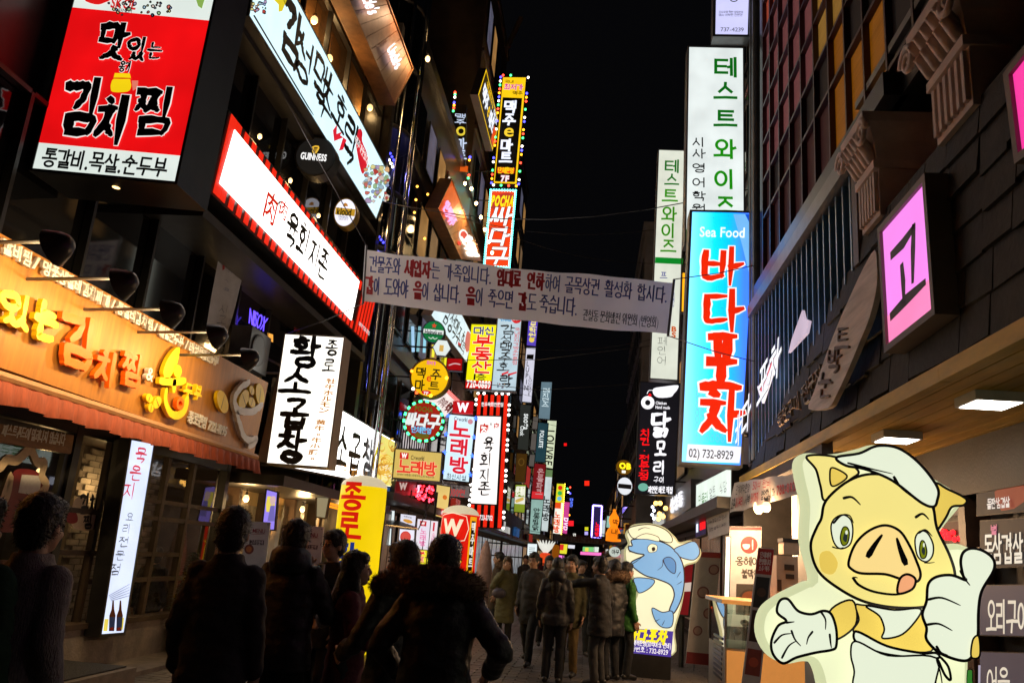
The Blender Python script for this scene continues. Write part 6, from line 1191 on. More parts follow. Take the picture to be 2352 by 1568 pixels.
lu = far('white_lounge_sign', 'narrow white lightbox with black serif capitals down it', ('y', 52), [(845, 760), (938, 765), (893, 1318), (802, 1310)], ZL, lit(208, 208, 225, 1.05), [('LUPIN', (830, 890, 870, 1200), PRINTBLK, .01), ('LOUNGE', (862, 1040, 895, 1250), ink(110, 110, 120), .0)]); lu.poly([(850, 830), (920, 830), (915, 880), (845, 875)], PRINTBLK, .012, 'hat_print', zf=ZL)
far('grey_residence_sign', 'grey blue lightbox with white letters further down the left', ('y', 62), [(998, 1110), (1105, 1112), (1080, 1490), (970, 1480)], ZL, lit(105, 130, 142, .9), [('레지던스', (1010, 1170, 1075, 1370), lit(215, 235, 240, 1.1), .03)])
far('dark_cook_sign', 'dark sign with white rounded word read downwards', ('y', 56), [(215, 100), (300, 105), (275, 480), (190, 470)], ZR, lit(42, 44, 40, 1), [('seoga', (240, 175, 290, 310), lit(225, 230, 228, 1.1), .02), ('Cook', (212, 275, 245, 362), lit(225, 230, 228, 1.1), .02)])
far('teal_suite_sign', 'dark teal lightbox with white capitals read downwards', ('y', 70), [(362, 250), (445, 255), (418, 580), (335, 572)], ZR, lit(34, 62, 70, 1), [('FOLUITE', (372, 315, 405, 460), lit(225, 235, 235, 1.1), .02)])
far('cream_museum_sign', 'tall cream lightbox with dark serif capitals read downwards', ('y', 84), [(440, 232), (515, 236), (482, 632), (415, 620)], ZR, lit(212, 222, 188, 1), [('LOUVRE', (425, 310, 488, 605), ink(70, 50, 30), .02)])
far('lower_white_karaoke_sign', 'long white lightbox with black karaoke letters below the cream capitals', ('y', 84), [(415, 640), (482, 645), (440, 1158), (388, 1150)], ZR, lit(200, 212, 212, 1), [('노래방', (398, 860, 455, 1070), PRINTBLK, .03)]).rect(0, .88, 1, 1, lit(110, 140, 90, .8), .008, 'panel')
far('dark_red_sign', 'dark red lightbox with pale letters in front of the karaoke letters', ('y', 70), [(330, 590), (425, 600), (402, 888), (305, 880)], ZR, lit(120, 22, 26, .9), [('온돌파크', (350, 630, 400, 860), lit(210, 160, 160, .8), .03)]).rect(0, 0, 1, .2, lit(215, 45, 50, 1), .008, 'panel')
far('jade_tea_sign', 'jade green lightbox with black vertical letters', ('y', 69), [(305, 890), (405, 895), (375, 1180), (290, 1170)], ZR, lit(150, 186, 176, .9), [('안동찜닭', (318, 960, 370, 1150), PRINTBLK, .04)])
ol = far('olive_food_sign', 'olive green and white lightbox with a picture of bread', ('y', 58), [(172, 768), (258, 770), (246, 1000), (160, 992)], ZR, lit(132, 152, 40, .95), [('샌드위치', (175, 785, 252, 860), lit(240, 240, 220, 1), .03, False)]); ol.rect(0, .3, 1, .56, lit(235, 235, 220, 1), .008, 'panel'); ol.line([(180, 905), (205, 895), (230, 885)], .22, lit(225, 190, 90, .9), .012, zf=ZR)
far('dim_bronze_sign', 'dim bronze lightbox with a ring emblem', ('y', 57), [(182, 505), (270, 510), (250, 745), (168, 740)], ZR, lit(70, 46, 14, .9), []).line([(.5+.25*math.cos(k*.524), .7+.12*math.sin(k*.524)) for k in range(13)], .06, lit(110, 80, 30, .8), .012, uv=True)
far('slanted_red_sign', 'small red sign behind the dark red lightbox', ('y', 62), [(262, 600), (300, 640), (285, 800), (245, 760)], ZR, lit(170, 50, 45, .8), [])
for k, (y0, y1) in enumerate(((200, 305), (340, 480), (515, 615))): far('pale_wall_plate', ['upper', 'middle', 'lower'][k]+' of three dim pale plates between the far left signs', ('y', 64), [(322-k*14, y0), (362-k*14, y0+4), (352-k*14, y1), (310-k*14, y1-4)], ZR, lit(105, 98, 92, .7), [])
tk = far('traffic_light_sign', 'yellow framed far sign with red, green and blue discs over orange karaoke letters', ('y', 92), [(518, 758), (585, 762), (555, 1180), (485, 1172)], ZR, lit(245, 240, 225, 1.1), [('노래방', (495, 990, 540, 1170), lit(235, 80, 30, 1), .04)])
tk.rect(.0, .62, 1, 1, lit(225, 220, 40, 1), .008, 'panel')
for q, c_ in enumerate(((220, 40, 30), (60, 180, 80), (110, 190, 230))): tk.disc(.45, .92-q*.11, .28, lit(*c_, 1), .012, rv=.045)
tk.rect(0, .5, .7, .62, lit(235, 80, 30, 1), .010, 'panel'); tk.leds([(1.0, q/26) for q in range(27)], .06, led_cols((250, 215, 60)))
dv = far('pink_disc_sign', 'pink neon sign with white letters read downwards far down the street', ('y', 94), [(575, 910), (625, 915), (600, 1180), (562, 1172)], ZR, lit(215, 70, 150, .9), [('DVD', (575, 1040, 610, 1150), lit(245, 220, 245, 1.3), .04)])
dv2 = far('blue_disc_sign', 'blue neon letters read downwards beside the pink neon sign', ('y', 95), [(622, 870), (655, 872), (648, 960), (618, 955)], ZR, lit(14, 16, 40, 1), [('DVD', (625, 880, 650, 955), lit(90, 120, 255, 1.6), .03)]); dv2.leds([dv2.uv(ZR(*p)) for p in ((628, 790), (605, 800), (612, 830), (628, 840), (620, 1020), (612, 970))], .11, MULTI)
hz = [('red_heart_lamp', 'red glowing heart shaped lamp far down the street', (635, 1090), 22, (240, 30, 40)), ('red_square_lamp', 'red square light in the dark gap above the far street', (768, 755), 20, (245, 40, 20)), ('small_red_lamp', 'tiny red light high in the dark gap', (588, 432), 12, (230, 20, 20)), ('yellow_green_plate', 'small yellow green light plate low in the dark gap', (765, 1135), 15, (190, 190, 30)), ('lilac_plate', 'small lilac light plate low in the dark gap', (763, 1172), 14, (170, 160, 230)), ('white_far_lamp', 'small white far light just above the second banner', (663, 1187), 12, (235, 235, 225))]
for nm, lb_, c_, r_, col in hz:
    s_ = Sign(nm, lb_, 'lamp', ('y', 110), [(c_[0]-r_, c_[1]-r_), (c_[0]+r_, c_[1]-r_), (c_[0]+r_, c_[1]+r_), (c_[0]-r_, c_[1]+r_)], ZR, d=.3, cab=DARKM, face=lit(*col, 1.3), fr=.02)
pv = far('violet_bulb_sign', 'dark sign edged with violet bulbs and red characters on the far right', ('y', 70), [(825, 945), (888, 950), (875, 1212), (812, 1205)], ZR, lit(40, 30, 70, 1), [('노래방', (838, 1080, 870, 1200), lit(240, 20, 40, 1.4), .06)], wall=2.6); pv.leds(pv.border(5, 22, .05), .08, led_cols((150, 130, 255)))
far('white_far_sign', 'thin white sign beside the violet bulb sign', ('y', 72), [(885, 1062), (925, 1066), (912, 1200), (872, 1194)], ZR, lit(205, 215, 220, .9), [], wall=2.6)
far('pale_green_plate', 'pale green plate above the orange gourd lantern', ('y', 40), [(938, 1028), (975, 1030), (968, 1128), (930, 1122)], ZR, lit(150, 200, 185, .9), [], wall=2.6)
b2 = Sign('far_street_banner', 'second grey banner strung low across the far street', 'banner', ('y', 58), [(490, 1180), (1000, 1225), (995, 1275), (490, 1235)], ZR, d=.02, face=pm('far_banner', (.3, .25, .24), rough=.8)); b2.T('관철동 문화발전 골목상권 활성화', ZR, (560, 1190, 940, 1245), ink(120, 60, 60), lift=.02)
MB().tube([b2.P(0, .9), (-5.5, 58, b2.P(0, .9).z+.3)], .02).build('rope', GREYM, b2.root); MB().tube([b2.P(1, .9), (2.6, 58, b2.P(1, .9).z+.3)], .02).build('rope', GREYM, b2.root)
# gourd lantern, round lantern
gl = on(('y', 38), ZR(990, 1180)); gd = thing('gourd_lantern', 'orange glowing gourd shaped lantern with black letters', 'lantern', gl-Vector((0, 0, .8)))
k_ = 38*.275/1882; MB().lathe(gl, [(.02, -60*k_), (.34, -55*k_), (60*k_, -20*k_), (62*k_, 0), (50*k_, 30*k_), (34*k_, 52*k_), (30*k_, 62*k_), (38*k_, 85*k_), (42*k_, 110*k_), (36*k_, 140*k_), (18*k_, 165*k_), (12*k_, 180*k_), (14*k_, 195*k_), (.01, 200*k_)], 18).build('lantern_body', lit(250, 130, 20, 1.3, .3), gd, True)
MB().tube([gl+Vector((0, 0, 1.0)), gl+Vector((.5, 0, 1.3)), (2.6, 38, gl.z+1.3)], .03).build('hanger', BLACKM, gd)
gs = Sign('x', 'x', 'x', ('y', 37.5), [(950, 1080), (1050, 1085), (1035, 1215), (935, 1210)], ZR, root=gd); gs.T('막', ZR, (980, 1060, 1030, 1105), PRINTBLK, bold=.02, lift=.3); gs.T('내', ZR, (970, 1140, 1025, 1180), PRINTBLK, bold=.02, lift=.3)
rl_ = on(('y', 30), ZR(1000, 1328)); rn = thing('round_lantern', 'white round paper lantern with a black word below the gourd lantern', 'lantern', rl_-Vector((0, 0, .35))); MB().ball(rl_, (.2, .2, .175), 16, 10).build('lantern_body', lit(205, 215, 205, .9, .2), rn, True); MB().tube([rl_+Vector((0, 0, .17)), (2.9, 30, rl_.z+.5)], .015).build('hanger', BLACKM, rn)
gs = Sign('x', 'x', 'x', ('y', 29.7), [(960, 1290), (1050, 1295), (1045, 1370), (955, 1365)], ZR, root=rn); gs.T('야무', ZR, (975, 1310, 1040, 1345), PRINTBLK, bold=.02, lift=.03)
# hanging gap-filling small signs at far street level
fl = [('far_notice_board', 'white lit notice board at street level left of the red inflatable', (('y', 45), [(275, 1258), (352, 1262), (345, 1400), (268, 1395)]), (225, 238, 240), -5.5), ('far_yellow_shop_sign', 'yellow shop sign with a red mark above the far crowd', (('y', 75), [(545, 1260), (608, 1265), (598, 1345), (540, 1340)]), (225, 215, 50), None), ('far_magenta_light', 'magenta light low above the far crowd', (('y', 78), [(535, 1355), (578, 1358), (575, 1385), (532, 1382)]), (250, 130, 230), None), ('far_green_sign', 'green and white shop sign in the middle of the far street', (('y', 100), [(735, 1285), (830, 1288), (828, 1345), (730, 1340)]), (120, 200, 120), None), ('far_white_sign', 'white shop sign right of the green far sign', (('y', 100), [(825, 1285), (868, 1288), (862, 1345), (822, 1342)]), (215, 225, 215), None), ('far_pink_sign', 'pink glowing shop sign below the green far sign', (('y', 99), [(715, 1325), (890, 1335), (886, 1360), (712, 1350)]), (250, 120, 200), None), ('far_white_lamp', 'small white panel lamp left of the yellow shop sign', (('y', 76), [(612, 1268), (668, 1272), (665, 1300), (610, 1296)]), (220, 220, 230), None)]
for nm, lb_, (pl, cor), col, wl in fl:
    s_ = far(nm, lb_, pl, cor, ZR, lit(*col, 1.1), [], wall=wl)
    if wl is None: MB().tube([s_.P(.5, 0, -.1), (s_.P(.5, 0).x, s_.P(.5, 0).y+.1, 0)], .06).build('post', BLACKM, s_.root)
    if 'yellow' in nm: s_.rect(.0, .35, .5, .95, lit(220, 50, 40, 1), .02, 'panel')
    if 'green' in nm: s_.rect(.2, .3, .5, .9, lit(235, 225, 90, 1), .02, 'panel')
    if 'notice' in nm:
        for q in range(5): s_.rect(.15, .3+q*.11, .8, .33+q*.11, ink(90, 110, 120), .02, 'print')

# ------------------------------------------------------------------ lit stall fronts behind the inflatables
LB = [('watermelon_menu_light', 'light menu panel with a red round fruit dessert left of the red inflatable', [(375, 515), (600, 535), (588, 760), (355, 755)], (225, 225, 240)), ('food_menu_light', 'light menu panel with an orange dish above the round fruit panel', [(390, 285), (620, 315), (605, 475), (380, 400)], (215, 215, 232)), ('karaoke_menu_light', 'light panel with pink karaoke letters and a small red W', [(648, 360), (845, 385), (805, 835), (610, 815)], (220, 215, 228)), ('bottle_menu_light', 'narrow light panel with pink columns of print right of the karaoke panel', [(850, 388), (960, 400), (915, 838), (812, 835)], (225, 215, 225)), ('yellow_menu_light', 'yellow light panel with red letters behind the capped man', [(640, 835), (795, 845), (770, 1055), (625, 1045)], (230, 220, 40)), ('yellow_side_light', 'small yellow light panel with a pale badge beside the red letters', [(803, 845), (885, 850), (865, 1050), (785, 1045)], (228, 222, 60)), ('left_menu_light', 'cut off light menu panel at the edge of the yellow inflatable', [(160, 228), (295, 240), (285, 395), (160, 385)], (225, 235, 235)), ('lower_left_menu_light', 'lower light menu panel at the edge of the yellow inflatable', [(150, 500), (245, 508), (232, 765), (145, 760)], (225, 238, 238))]
for k, (nm, lb_, cor, col) in enumerate(LB):
    s_ = Sign(nm, lb_, 'menu board', ('y', 22.5), cor, ZX, d=.08, cab=BLACKM, face=lit(*col, 1.1, .05), fr=.015)
    MB().tube([s_.P(.5, 1), (s_.P(.5, 1).x, s_.P(.5, 1).y+.05, 3.2)], .015).build('hanger', BLACKM, s_.root)
    if k == 0: s_.disc(.42, .52, .36, lit(215, 60, 60, .9), .012); s_.disc(.42, .52, .30, lit(225, 85, 75, .9), .014)
    if k == 1: s_.disc(.5, .3, .32, lit(225, 160, 60, .9), .012, rv=.2); s_.T('육회비빔', ZX, None, ink(90, 80, 90), lift=.012, uvbox=(.2, .65, .75, .85))
    if k == 2:
        s_.rect(.2, .78, .7, .95, lit(195, 20, 30, 1), .010, 'panel'); s_.T('W', ZX, None, lit(250, 245, 245, 1), bold=.06, lift=.016, uvbox=(.28, .81, .62, .92))
        s_.T('노래방', ZX, None, lit(235, 110, 170, .9), vert=True, lift=.012, bold=.03, uvbox=(.3, .1, .75, .7))
    if k == 3: s_.rect(.35, .65, .6, .95, lit(215, 50, 70, .9), .010, 'bottle_print'); s_.T('소주맥주안주', ZX, None, lit(225, 130, 170, .9), vert=True, lift=.012, bold=.03, uvbox=(.3, .05, .8, .6))
    if k == 4: s_.T('분', ZX, None, lit(225, 40, 40, 1), bold=.04, lift=.014, uvbox=(.2, .5, .8, .9), out=(lit(250, 240, 220, 1), .06)); s_.T('트', ZX, None, lit(225, 40, 60, 1), bold=.04, lift=.014, uvbox=(.2, .08, .8, .42), out=(lit(250, 240, 220, 1), .06))
    if k == 5: s_.disc(.5, .6, .35, lit(190, 215, 220, 1), .012, rv=.25)
    if k in (6, 7): s_.disc(.3, .3, .25, lit(225, 90, 80, .9), .012); s_.rect(.0, .86, .6, 1, lit(220, 90, 60, .9), .012, 'panel')
sa = thing('stall_awning', 'dull metal stall awning tilted over the menu lights', 'awning', (-4.2, 21.8, 2.3)); q_ = [on(('y', 22.2), ZX(160, 395)), on(('y', 22.2), ZX(350, 400)), on(('y', 21.0), ZX(655, 525)), on(('y', 21.0), ZX(150, 460))]
mesh('sheet', q_+[v+Vector((0, 0, .03)) for v in q_], [(0, 1, 2, 3), (7, 6, 5, 4), (0, 4, 5, 1), (1, 5, 6, 2), (2, 6, 7, 3), (3, 7, 4, 0)], pm('awning_steel', (.4, .36, .3), rough=.35, metal=.6), sa); MB().tube([q_[2], (q_[2].x, 22.3, 2.9)], .015).build('stay', BLACKM, sa)
# ------------------------------------------------------------------ left: second shop front (tripe restaurant) below the white fascia
s2 = thing('tripe_restaurant_front', 'warm timber restaurant front with posters under the white fascia', 'storefront', (-5.9, 16, 0))
AMB = pm('glowing_honey_panelling', (.33, .19, .06), rough=.5, var=.3, scale=3, stretch=(1, 1, .2), em=(1, .55, .15), es=.035)  # warm room light put into the panelling as a faint glow
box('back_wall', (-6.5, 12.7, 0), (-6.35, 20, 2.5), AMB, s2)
for y in (12.75, 14.1, 15.5, 16.9, 18.4, 19.9): box('post', (-6.33, y-.06, 0), (-6.1, y+.06, 2.45), DKWOOD, s2)
for (a, b) in ((12.82, 14.03), (15.57, 16.83), (18.47, 19.83)): mesh('pane', [(-6.2, a, .5), (-6.2, b, .5), (-6.2, b, 2.3), (-6.2, a, 2.3)], [(0, 1, 2, 3)], CLEAR, s2); box('sill', (-6.3, a, .0), (-6.12, b, .48), DKWOOD, s2)
for k in range(9): box('brick_band', (-6.345, 14.17+.155*k, 1.2+.0), (-6.335, 14.17+.155*k+.14, 2.2), BRICKW, s2)
for k, (y, z, w) in enumerate(((13.4, 2.1, 26), (16.2, 2.1, 26), (19.0, 2.1, 26))): bulb('ceiling_bulb', ['near', 'middle', 'far'][k]+' warm bulb inside the tripe restaurant', (-5.7, y, z+.15), .15, .05, w, group='tripe restaurant bulbs')
pp = Sign('violet_poster', 'violet and yellow lit poster of a woman by the restaurant entrance', 'poster', ('y', 13.3), [(235, 1240), (320, 1262), (295, 1568), (198, 1568)], ZG, d=.06, cab=BLACKM, face=lit(150, 130, 235, 1.1), fr=.02); pp.poly([(240, 1290), (300, 1320), (290, 1400), (230, 1420)], lit(235, 215, 90, 1), .008, zf=ZG, smooth=2); pp.poly([(265, 1300), (300, 1290), (310, 1330), (280, 1370), (262, 1340)], lit(225, 190, 190, .9), .010, zf=ZG, smooth=2); pp.poly([(265, 1370), (300, 1370), (300, 1500), (240, 1500)], lit(120, 110, 190, .9), .010, zf=ZG)
MB().tube([pp.P(.5, 0, -.03), (pp.P(.5, 0).x, pp.P(.5, 0).y+.03, 0)], .03).build('stand', BLACKM, pp.root)
bp_ = Sign('framed_picture', 'framed picture glowing by the timber wall behind the smoking man', 'poster', ('y', 15.4), [(655, 1290), (750, 1305), (720, 1470), (650, 1460)], ZG, d=.04, cab=DKWOOD, face=lit(150, 140, 110, .8), fr=.03); MB().tube([bp_.P(.5, 0, -.02), (bp_.P(.5, 0).x, bp_.P(.5, 0).y+.02, 0)], .03).build('stand', DKWOOD, bp_.root)
for k, p in enumerate([(785, 1370), (790, 1395)]): tag(MB().tube([on(('y', 16), ZG(755, p[1]-20)), on(('y', 16), ZG(830, p[1]))], .025).build('amber_tube', lit(250, 140, 30, 1.6)), ['upper', 'lower'][k]+' amber light tube beside the framed picture', 'lamp', 'amber light tubes')
# MENU boards
for k, (cor, zf, lb_) in enumerate([([(95, 222), (258, 228), (235, 470), (40, 470)], ZH, 'white menu stand left of the hooded man'), ([(545, 252), (705, 268), (600, 1420), (430, 1440)], ZH, 'white folding menu stand right of the hooded man')]):
    y_ = 11.2 if k == 0 else 10.6
    if k == 0: cor = [(60, 218), (258, 228), (130, 1430), (-60, 1400)]
    mb = Sign('menu_stand', lb_, 'menu stand', ('y', y_), cor, zf, d=.03, cab=WHITEP, face=pm('menu_paper_%d' % k, (.66, .63, .62), rough=.6), fr=.004, rim=0)
    x0 = 90 if k == 0 else 540
    mb.T('MENU', zf, (115, 280, 222, 315) if k == 0 else (545, 312, 662, 348), ink(140, 40, 50), bold=.01); mb.line([(110, 325), (222, 322)] if k == 0 else [(560, 352), (662, 356)], .006, ink(140, 40, 50), zf=zf)
    mb.zrect(zf, [(90, 372), (212, 376), (208, 415), (88, 412)] if k == 0 else [(575, 412), (660, 418), (655, 452), (565, 446)], ink(70, 50, 50), .006, 'print'); mb.T('고추장불백' if k == 0 else '소불백', zf, (98, 378, 206, 410) if k == 0 else (580, 418, 652, 446), ink(220, 210, 210), lift=.010)
    mb.disc(.25, .80 if k == 0 else .78, .2, ink(110, 40, 20), .006, 'food_print'); mb.disc(.25, .80 if k == 0 else .78, .12, ink(190, 110, 30), .008, 'food_print')
    for u_ in (.06, .94): mb.disc(u_, .985, .022, ink(40, 40, 40), .008, 'eyelet')
    for u_ in (.1, .9): MB().tube([mb.P(u_, .7, -.04), (mb.P(u_, 0).x, y_+.55, 0.02)], .012).build('rear_leg', GREYM, mb.root)

# ------------------------------------------------------------------ inflatable columns
def inflatable(name, label, u, vt, y, wpx, h, mat_b, top_mat, puff=.0):
    c = on(('y', y), (u, vt)); r = wpx/2*y/FPX; t = thing(name, label, 'inflatable', (c.x, y, 0)); zt = c.z
    pr = [(r*.9, .02), (r, .12)]+[(r*(1+.012*math.sin(k*1.7)), .12+(zt-.12-r*.5)*k/10) for k in range(1, 11)]
    cap = [(r*math.cos(a*.157), zt-r*.5+r*.5*math.sin(a*.157)) for a in range(0, 11)]
    MB().lathe((c.x, y, 0), pr, 28).build('column', mat_b, t, True); MB().lathe((c.x, y, 0), cap, 28).build('cap', top_mat, t, True)
    return t, Vector((c.x, y, 0)), r, zt
def wrap(t, c, r, parts, mat, name, zt, lift=.008):
    """parts: list of (verts2d, faces) in (arc metres, height metres), wrapped on the cylinder facing the camera"""
    V = []; F = []
    for k, (vs, fs) in enumerate(parts):
        vs, fs = subdiv(vs, fs); n = len(V); R = r*1.012+lift+.0005*(k % 20)
        for x, z in vs: a = -math.pi/2+x/r; V.append(Vector((c.x+R*math.cos(a), c.y+R*math.sin(a), z)))
        F += [tuple(i+n for i in f) for f in fs]
    mesh(name, V, F, mat, t)
def subdiv(vs, fs, n=7):
    V = []; F = []
    for f in fs:
        if len(f) != 4: k = len(V); V += [vs[i] for i in f]; F.append(tuple(range(k, k+len(f)))); continue
        a, b, c, d = [vs[i] for i in f]; k = len(V)
        for i in range(n+1):
            for j in range(n+1):
                s_, t_ = i/n, j/n; V.append(tuple((a[q]*(1-s_)+b[q]*s_)*(1-t_)+(d[q]*(1-s_)+c[q]*s_)*t_ for q in (0, 1)))
        for i in range(n):
            for j in range(n): q = k+i*(n+1)+j; F.append((q, q+n+1, q+n+2, q+1))
    return V, F
def cyl_text(t, c, r, zt, text, x0, z_top, cw, ch, mat, style='sans', wd=.17, gap=1.15, bold=.04, name='lettering', out=None):
    for i, chh in enumerate(text):
        if chh == ' ': continue
        parts = []
        for ex, mm, lf in ([(out[1], out[0], .004)] if out else [])+[(0, mat, .010)]:
            parts = []
            if 0xAC00 <= ord(chh) < 0xD7A4: l = brush(chh, wd+ex, cw/ch, .1, 3+i, (1, .85)) if style == 'brush' else gothic(chh, .11+bold*1.5+ex, cw/ch)
            else:
                g0 = glyphs(chh, bold); bb = (min(v[0] for v in g0[0]), min(v[1] for v in g0[0]), max(v[0] for v in g0[0]), max(v[1] for v in g0[0])); l = [([((x-bb[0])/(bb[2]-bb[0]), (y-bb[1])/(bb[3]-bb[1])) for x, y in g0[0]], g0[1])]
            for vs, fs in l: parts.append(([(x0+x*cw, z_top-ch-i*ch*gap+y*ch) for x, y in vs], fs))
            wrap(t, c, r, parts, mm, name if mm is mat else 'letter_outline', zt, lf)
YV = lit(240, 205, 8, 1.0, .1); CRV = lit(225, 210, 175, .8, .1)
yt, yc_, yr, yz = inflatable('yellow_inflatable', 'tall yellow inflatable column with red and blue vertical letters', 840, 1092, 13.2, 106, 2.8, YV, CRV)
cyl_text(yt, yc_, yr, yz, '종로', -.27, yz-.16, .38, .40, lit(215, 28, 14, .9), bold=.03, gap=1.16)
cyl_text(yt, yc_, yr, yz, '황소곱창', -.27, yz-.16-.40*2.32, .38, .40, lit(30, 60, 150, .7), bold=.03, gap=1.16)
wrap(yt, yc_, yr, [([(-yr*1.2, .2), (-yr*.4, .2), (yr*.4, .2), (yr*1.2, .2), (yr*1.2, .62), (yr*.4, .62), (-yr*.4, .62), (-yr*1.2, .62)], [(0, 1, 6, 7), (1, 2, 5, 6), (2, 3, 4, 5)])], lit(200, 16, 20, .9), 'red_band', yz, .003)
BT = [(.14, .75), (.22, .75), (.225, 1.05), (.195, 1.15), (.192, 1.32), (.168, 1.32), (.165, 1.15), (.135, 1.05)]
wrap(yt, yc_, yr, [fill(BT)], lit(120, 52, 12, .8), 'bottle_print', yz, .004); wrap(yt, yc_, yr, [([(.135, .82), (.225, .84), (.225, 1.0), (.135, .98)], [(0, 1, 2, 3)])], lit(40, 100, 190, .8), 'bottle_print', yz, .007); cyl_text(yt, yc_, yr, yz, 'Cass', .0, 0, .01, .01, YV) if False else None
RV = lit(222, 24, 10, .95, .1)
rt, rc_, rr_, rz = inflatable('red_inflatable', 'red inflatable column with a white W and yellow vertical letters', 1060, 1160, 19.0, 84, 2.6, RV, CRV)
cyl_text(rt, rc_, rr_, rz, 'W', -.36, rz-.33, .50, .38, lit(240, 220, 190, 1), bold=.05)
wrap(rt, rc_, rr_, [ribbon([(-.42, rz-.26), (.2, rz-.26), (.2, rz-.78), (-.42, rz-.78), (-.42, rz-.26)], .02, (1, 1), smooth=False)], lit(240, 220, 190, 1), 'emblem_frame', rz, .006)
cyl_text(rt, rc_, rr_, rz, '노래방', -.36, rz-.86, .50, .42, lit(245, 200, 20, 1), 'brush', wd=.17, gap=1.15, out=(lit(60, 20, 10, .5), .04))
wrap(rt, rc_, rr_, [([(.30, rz-1.5), (.40, rz-1.5), (.50, rz-1.5), (.50, rz-.25), (.40, rz-.25), (.30, rz-.25)], [(0, 1, 4, 5), (1, 2, 3, 4)])], lit(240, 165, 20, 1), 'side_panel', rz, .004); wrap(rt, rc_, rr_, [([(.34, rz-1.42), (.42, rz-1.42), (.47, rz-1.42), (.47, rz-.34), (.42, rz-.34), (.34, rz-.34)], [(0, 1, 4, 5), (1, 2, 3, 4)])], PRINTBLK, 'side_panel', rz, .007)
cyl_text(rt, rc_, rr_, rz, '맥주마트', .355, rz-.38, .10, .2, lit(235, 230, 220, 1), bold=.02, gap=1.3)
ot, oc_, orr, oz = inflatable('orange_inflatable', 'small orange inflatable with a flame shaped white top further down the street', 1253, 1268, 40, 25, 2.2, lit(235, 80, 30, .9), lit(235, 70, 30, .9)); cyl_text(ot, oc_, orr, oz, '노래', -.2, oz-.3, .38, .45, lit(70, 20, 10, .4), bold=.02)
fk = MB()
for k in range(7): a = -.9+k*.3; fk.tube([Vector((oc_.x, 40, oz)), Vector((oc_.x+.3*math.sin(a), 40, oz+.25)), Vector((oc_.x+.55*math.sin(a), 40, oz+.45+.12*math.cos(a)))], [.1, .09, .02], 6)
fk.build('flame_top', lit(235, 235, 225, .9), ot, True)
at, ac_, ar, az = inflatable('amber_inflatable', 'dim amber inflatable beside the small orange one', 1277, 1250, 44, 16, 2.2, lit(150, 80, 10, .7), lit(150, 80, 10, .7))
cu = thing('folded_umbrella', 'pale pink folded parasol cover standing behind the red inflatable', 'umbrella', (on(('y', 18.5), ZX(1680, 1000)).x, 18.5, 0)); c0 = cu.location
MB().lathe(c0, [(.05, .1), (.17, .5), (.2, 1.0), (.16, 1.4), (.1, 1.75), (.03, 1.95)], 12).build('cover', pm('pink_cover', (.42, .27, .23), rough=.8, var=.3, bump=.4), cu, True); MB().lathe(c0, [(.25, 0), (.25, .08), (.04, .1)], 12).build('base', DARKM, cu)

# ------------------------------------------------------------------ right: open shop corner behind the fish and pig signs
rc = thing('open_shop_corner', 'bright open shop corner with beige wall and white lit column under the cloth banner', 'storefront', (3.2, 12.5, 0))
BTILE = pm('beige_tile', (.42, .33, .27), rough=.5, var=.12, scale=8, bump=.1)
box('side_wall', (3.0, 12.05, 0), (4.3, 12.2, 3.1), BTILE, rc); box('floor', (2.3, 9.5, .0), (4.3, 14.6, .08), CONC, rc); box('ceiling', (2.55, 12.2, 3.0), (5, 14.6, 3.1), DKWOOD, rc); box('rear_wall', (2.6, 14.55, 0), (5, 14.65, 3.1), DKSTONE, rc)
box('column', (2.86, 11.95, 0), (3.06, 12.25, 3.0), WHITEP, rc); box('beam', (2.5, 9.3, 2.98), (2.62, 14.6, 3.16), DKWOOD, rc)
for r in range(14):
    for c_ in range(5): box('wall_tile', (3.07+c_*.245, 12.035, .2+r*.2), (3.07+c_*.245+.235, 12.05, .2+r*.2+.19), BTILE, rc)
bulb('shop_spot', 'warm spot lamp at the top of the white column', on(('y', 11.8), ZS(985, 95)), .0, .06, 60, (1, .6, .3), cat='lamp', group=None or 'shop corner spots')
bulb('shop_spot', 'round warm ceiling lamp left of the white column', on(('y', 12.6), ZS(920, 100)), .0, .08, 40, (1, .65, .35), cat='lamp', group='shop corner spots')
ob_ = Sign('tall_restaurant_banner', 'tall grey white banner with red bowl emblem and dark letters behind the fish tank', 'banner', ('y', 13.4), [(680, 262), (942, 265), (930, 1100), (655, 1090)], ZS, d=.03, cab=WHITEP, face=pm('vinyl_grey_glow', (.55, .54, .55), rough=.6, em=(.9, .9, 1), es=.012), fr=.004, rim=0)  # faint emission in the vinyl stands in for light falling on it
ob_.rect(0, .965, 1, 1, ink(130, 30, 35), .006, 'band'); ob_.disc(.62, .815, .27, ink(150, 35, 40), .006, 'emblem'); ob_.poly([(785, 410), (845, 410), (835, 445), (800, 450)], ink(225, 215, 215), .010, 'emblem', zf=ZS, smooth=2); ob_.line([(868, 375), (868, 450)], .02, ink(225, 215, 215), .010, zf=ZS)
ob_.T('옹헤야', ZS, (725, 515, 930, 585), ink(50, 48, 50), bold=.02); ob_.T('불막창', ZS, (775, 620, 930, 690), ink(60, 58, 60), bold=.02); ob_.rect(.25, .14, 1, .42, ink(60, 55, 52), .006, 'photo'); ob_.disc(.68, .27, .34, ink(45, 35, 28), .008, 'photo', rv=.10); ob_.disc(.68, .29, .25, ink(110, 55, 25), .010, 'photo', rv=.06)
MB().tube([ob_.P(.5, 1, -.05), (ob_.P(.5, 0).x, 13.5, .08)], .015).build('pole', GREYM, ob_.root)
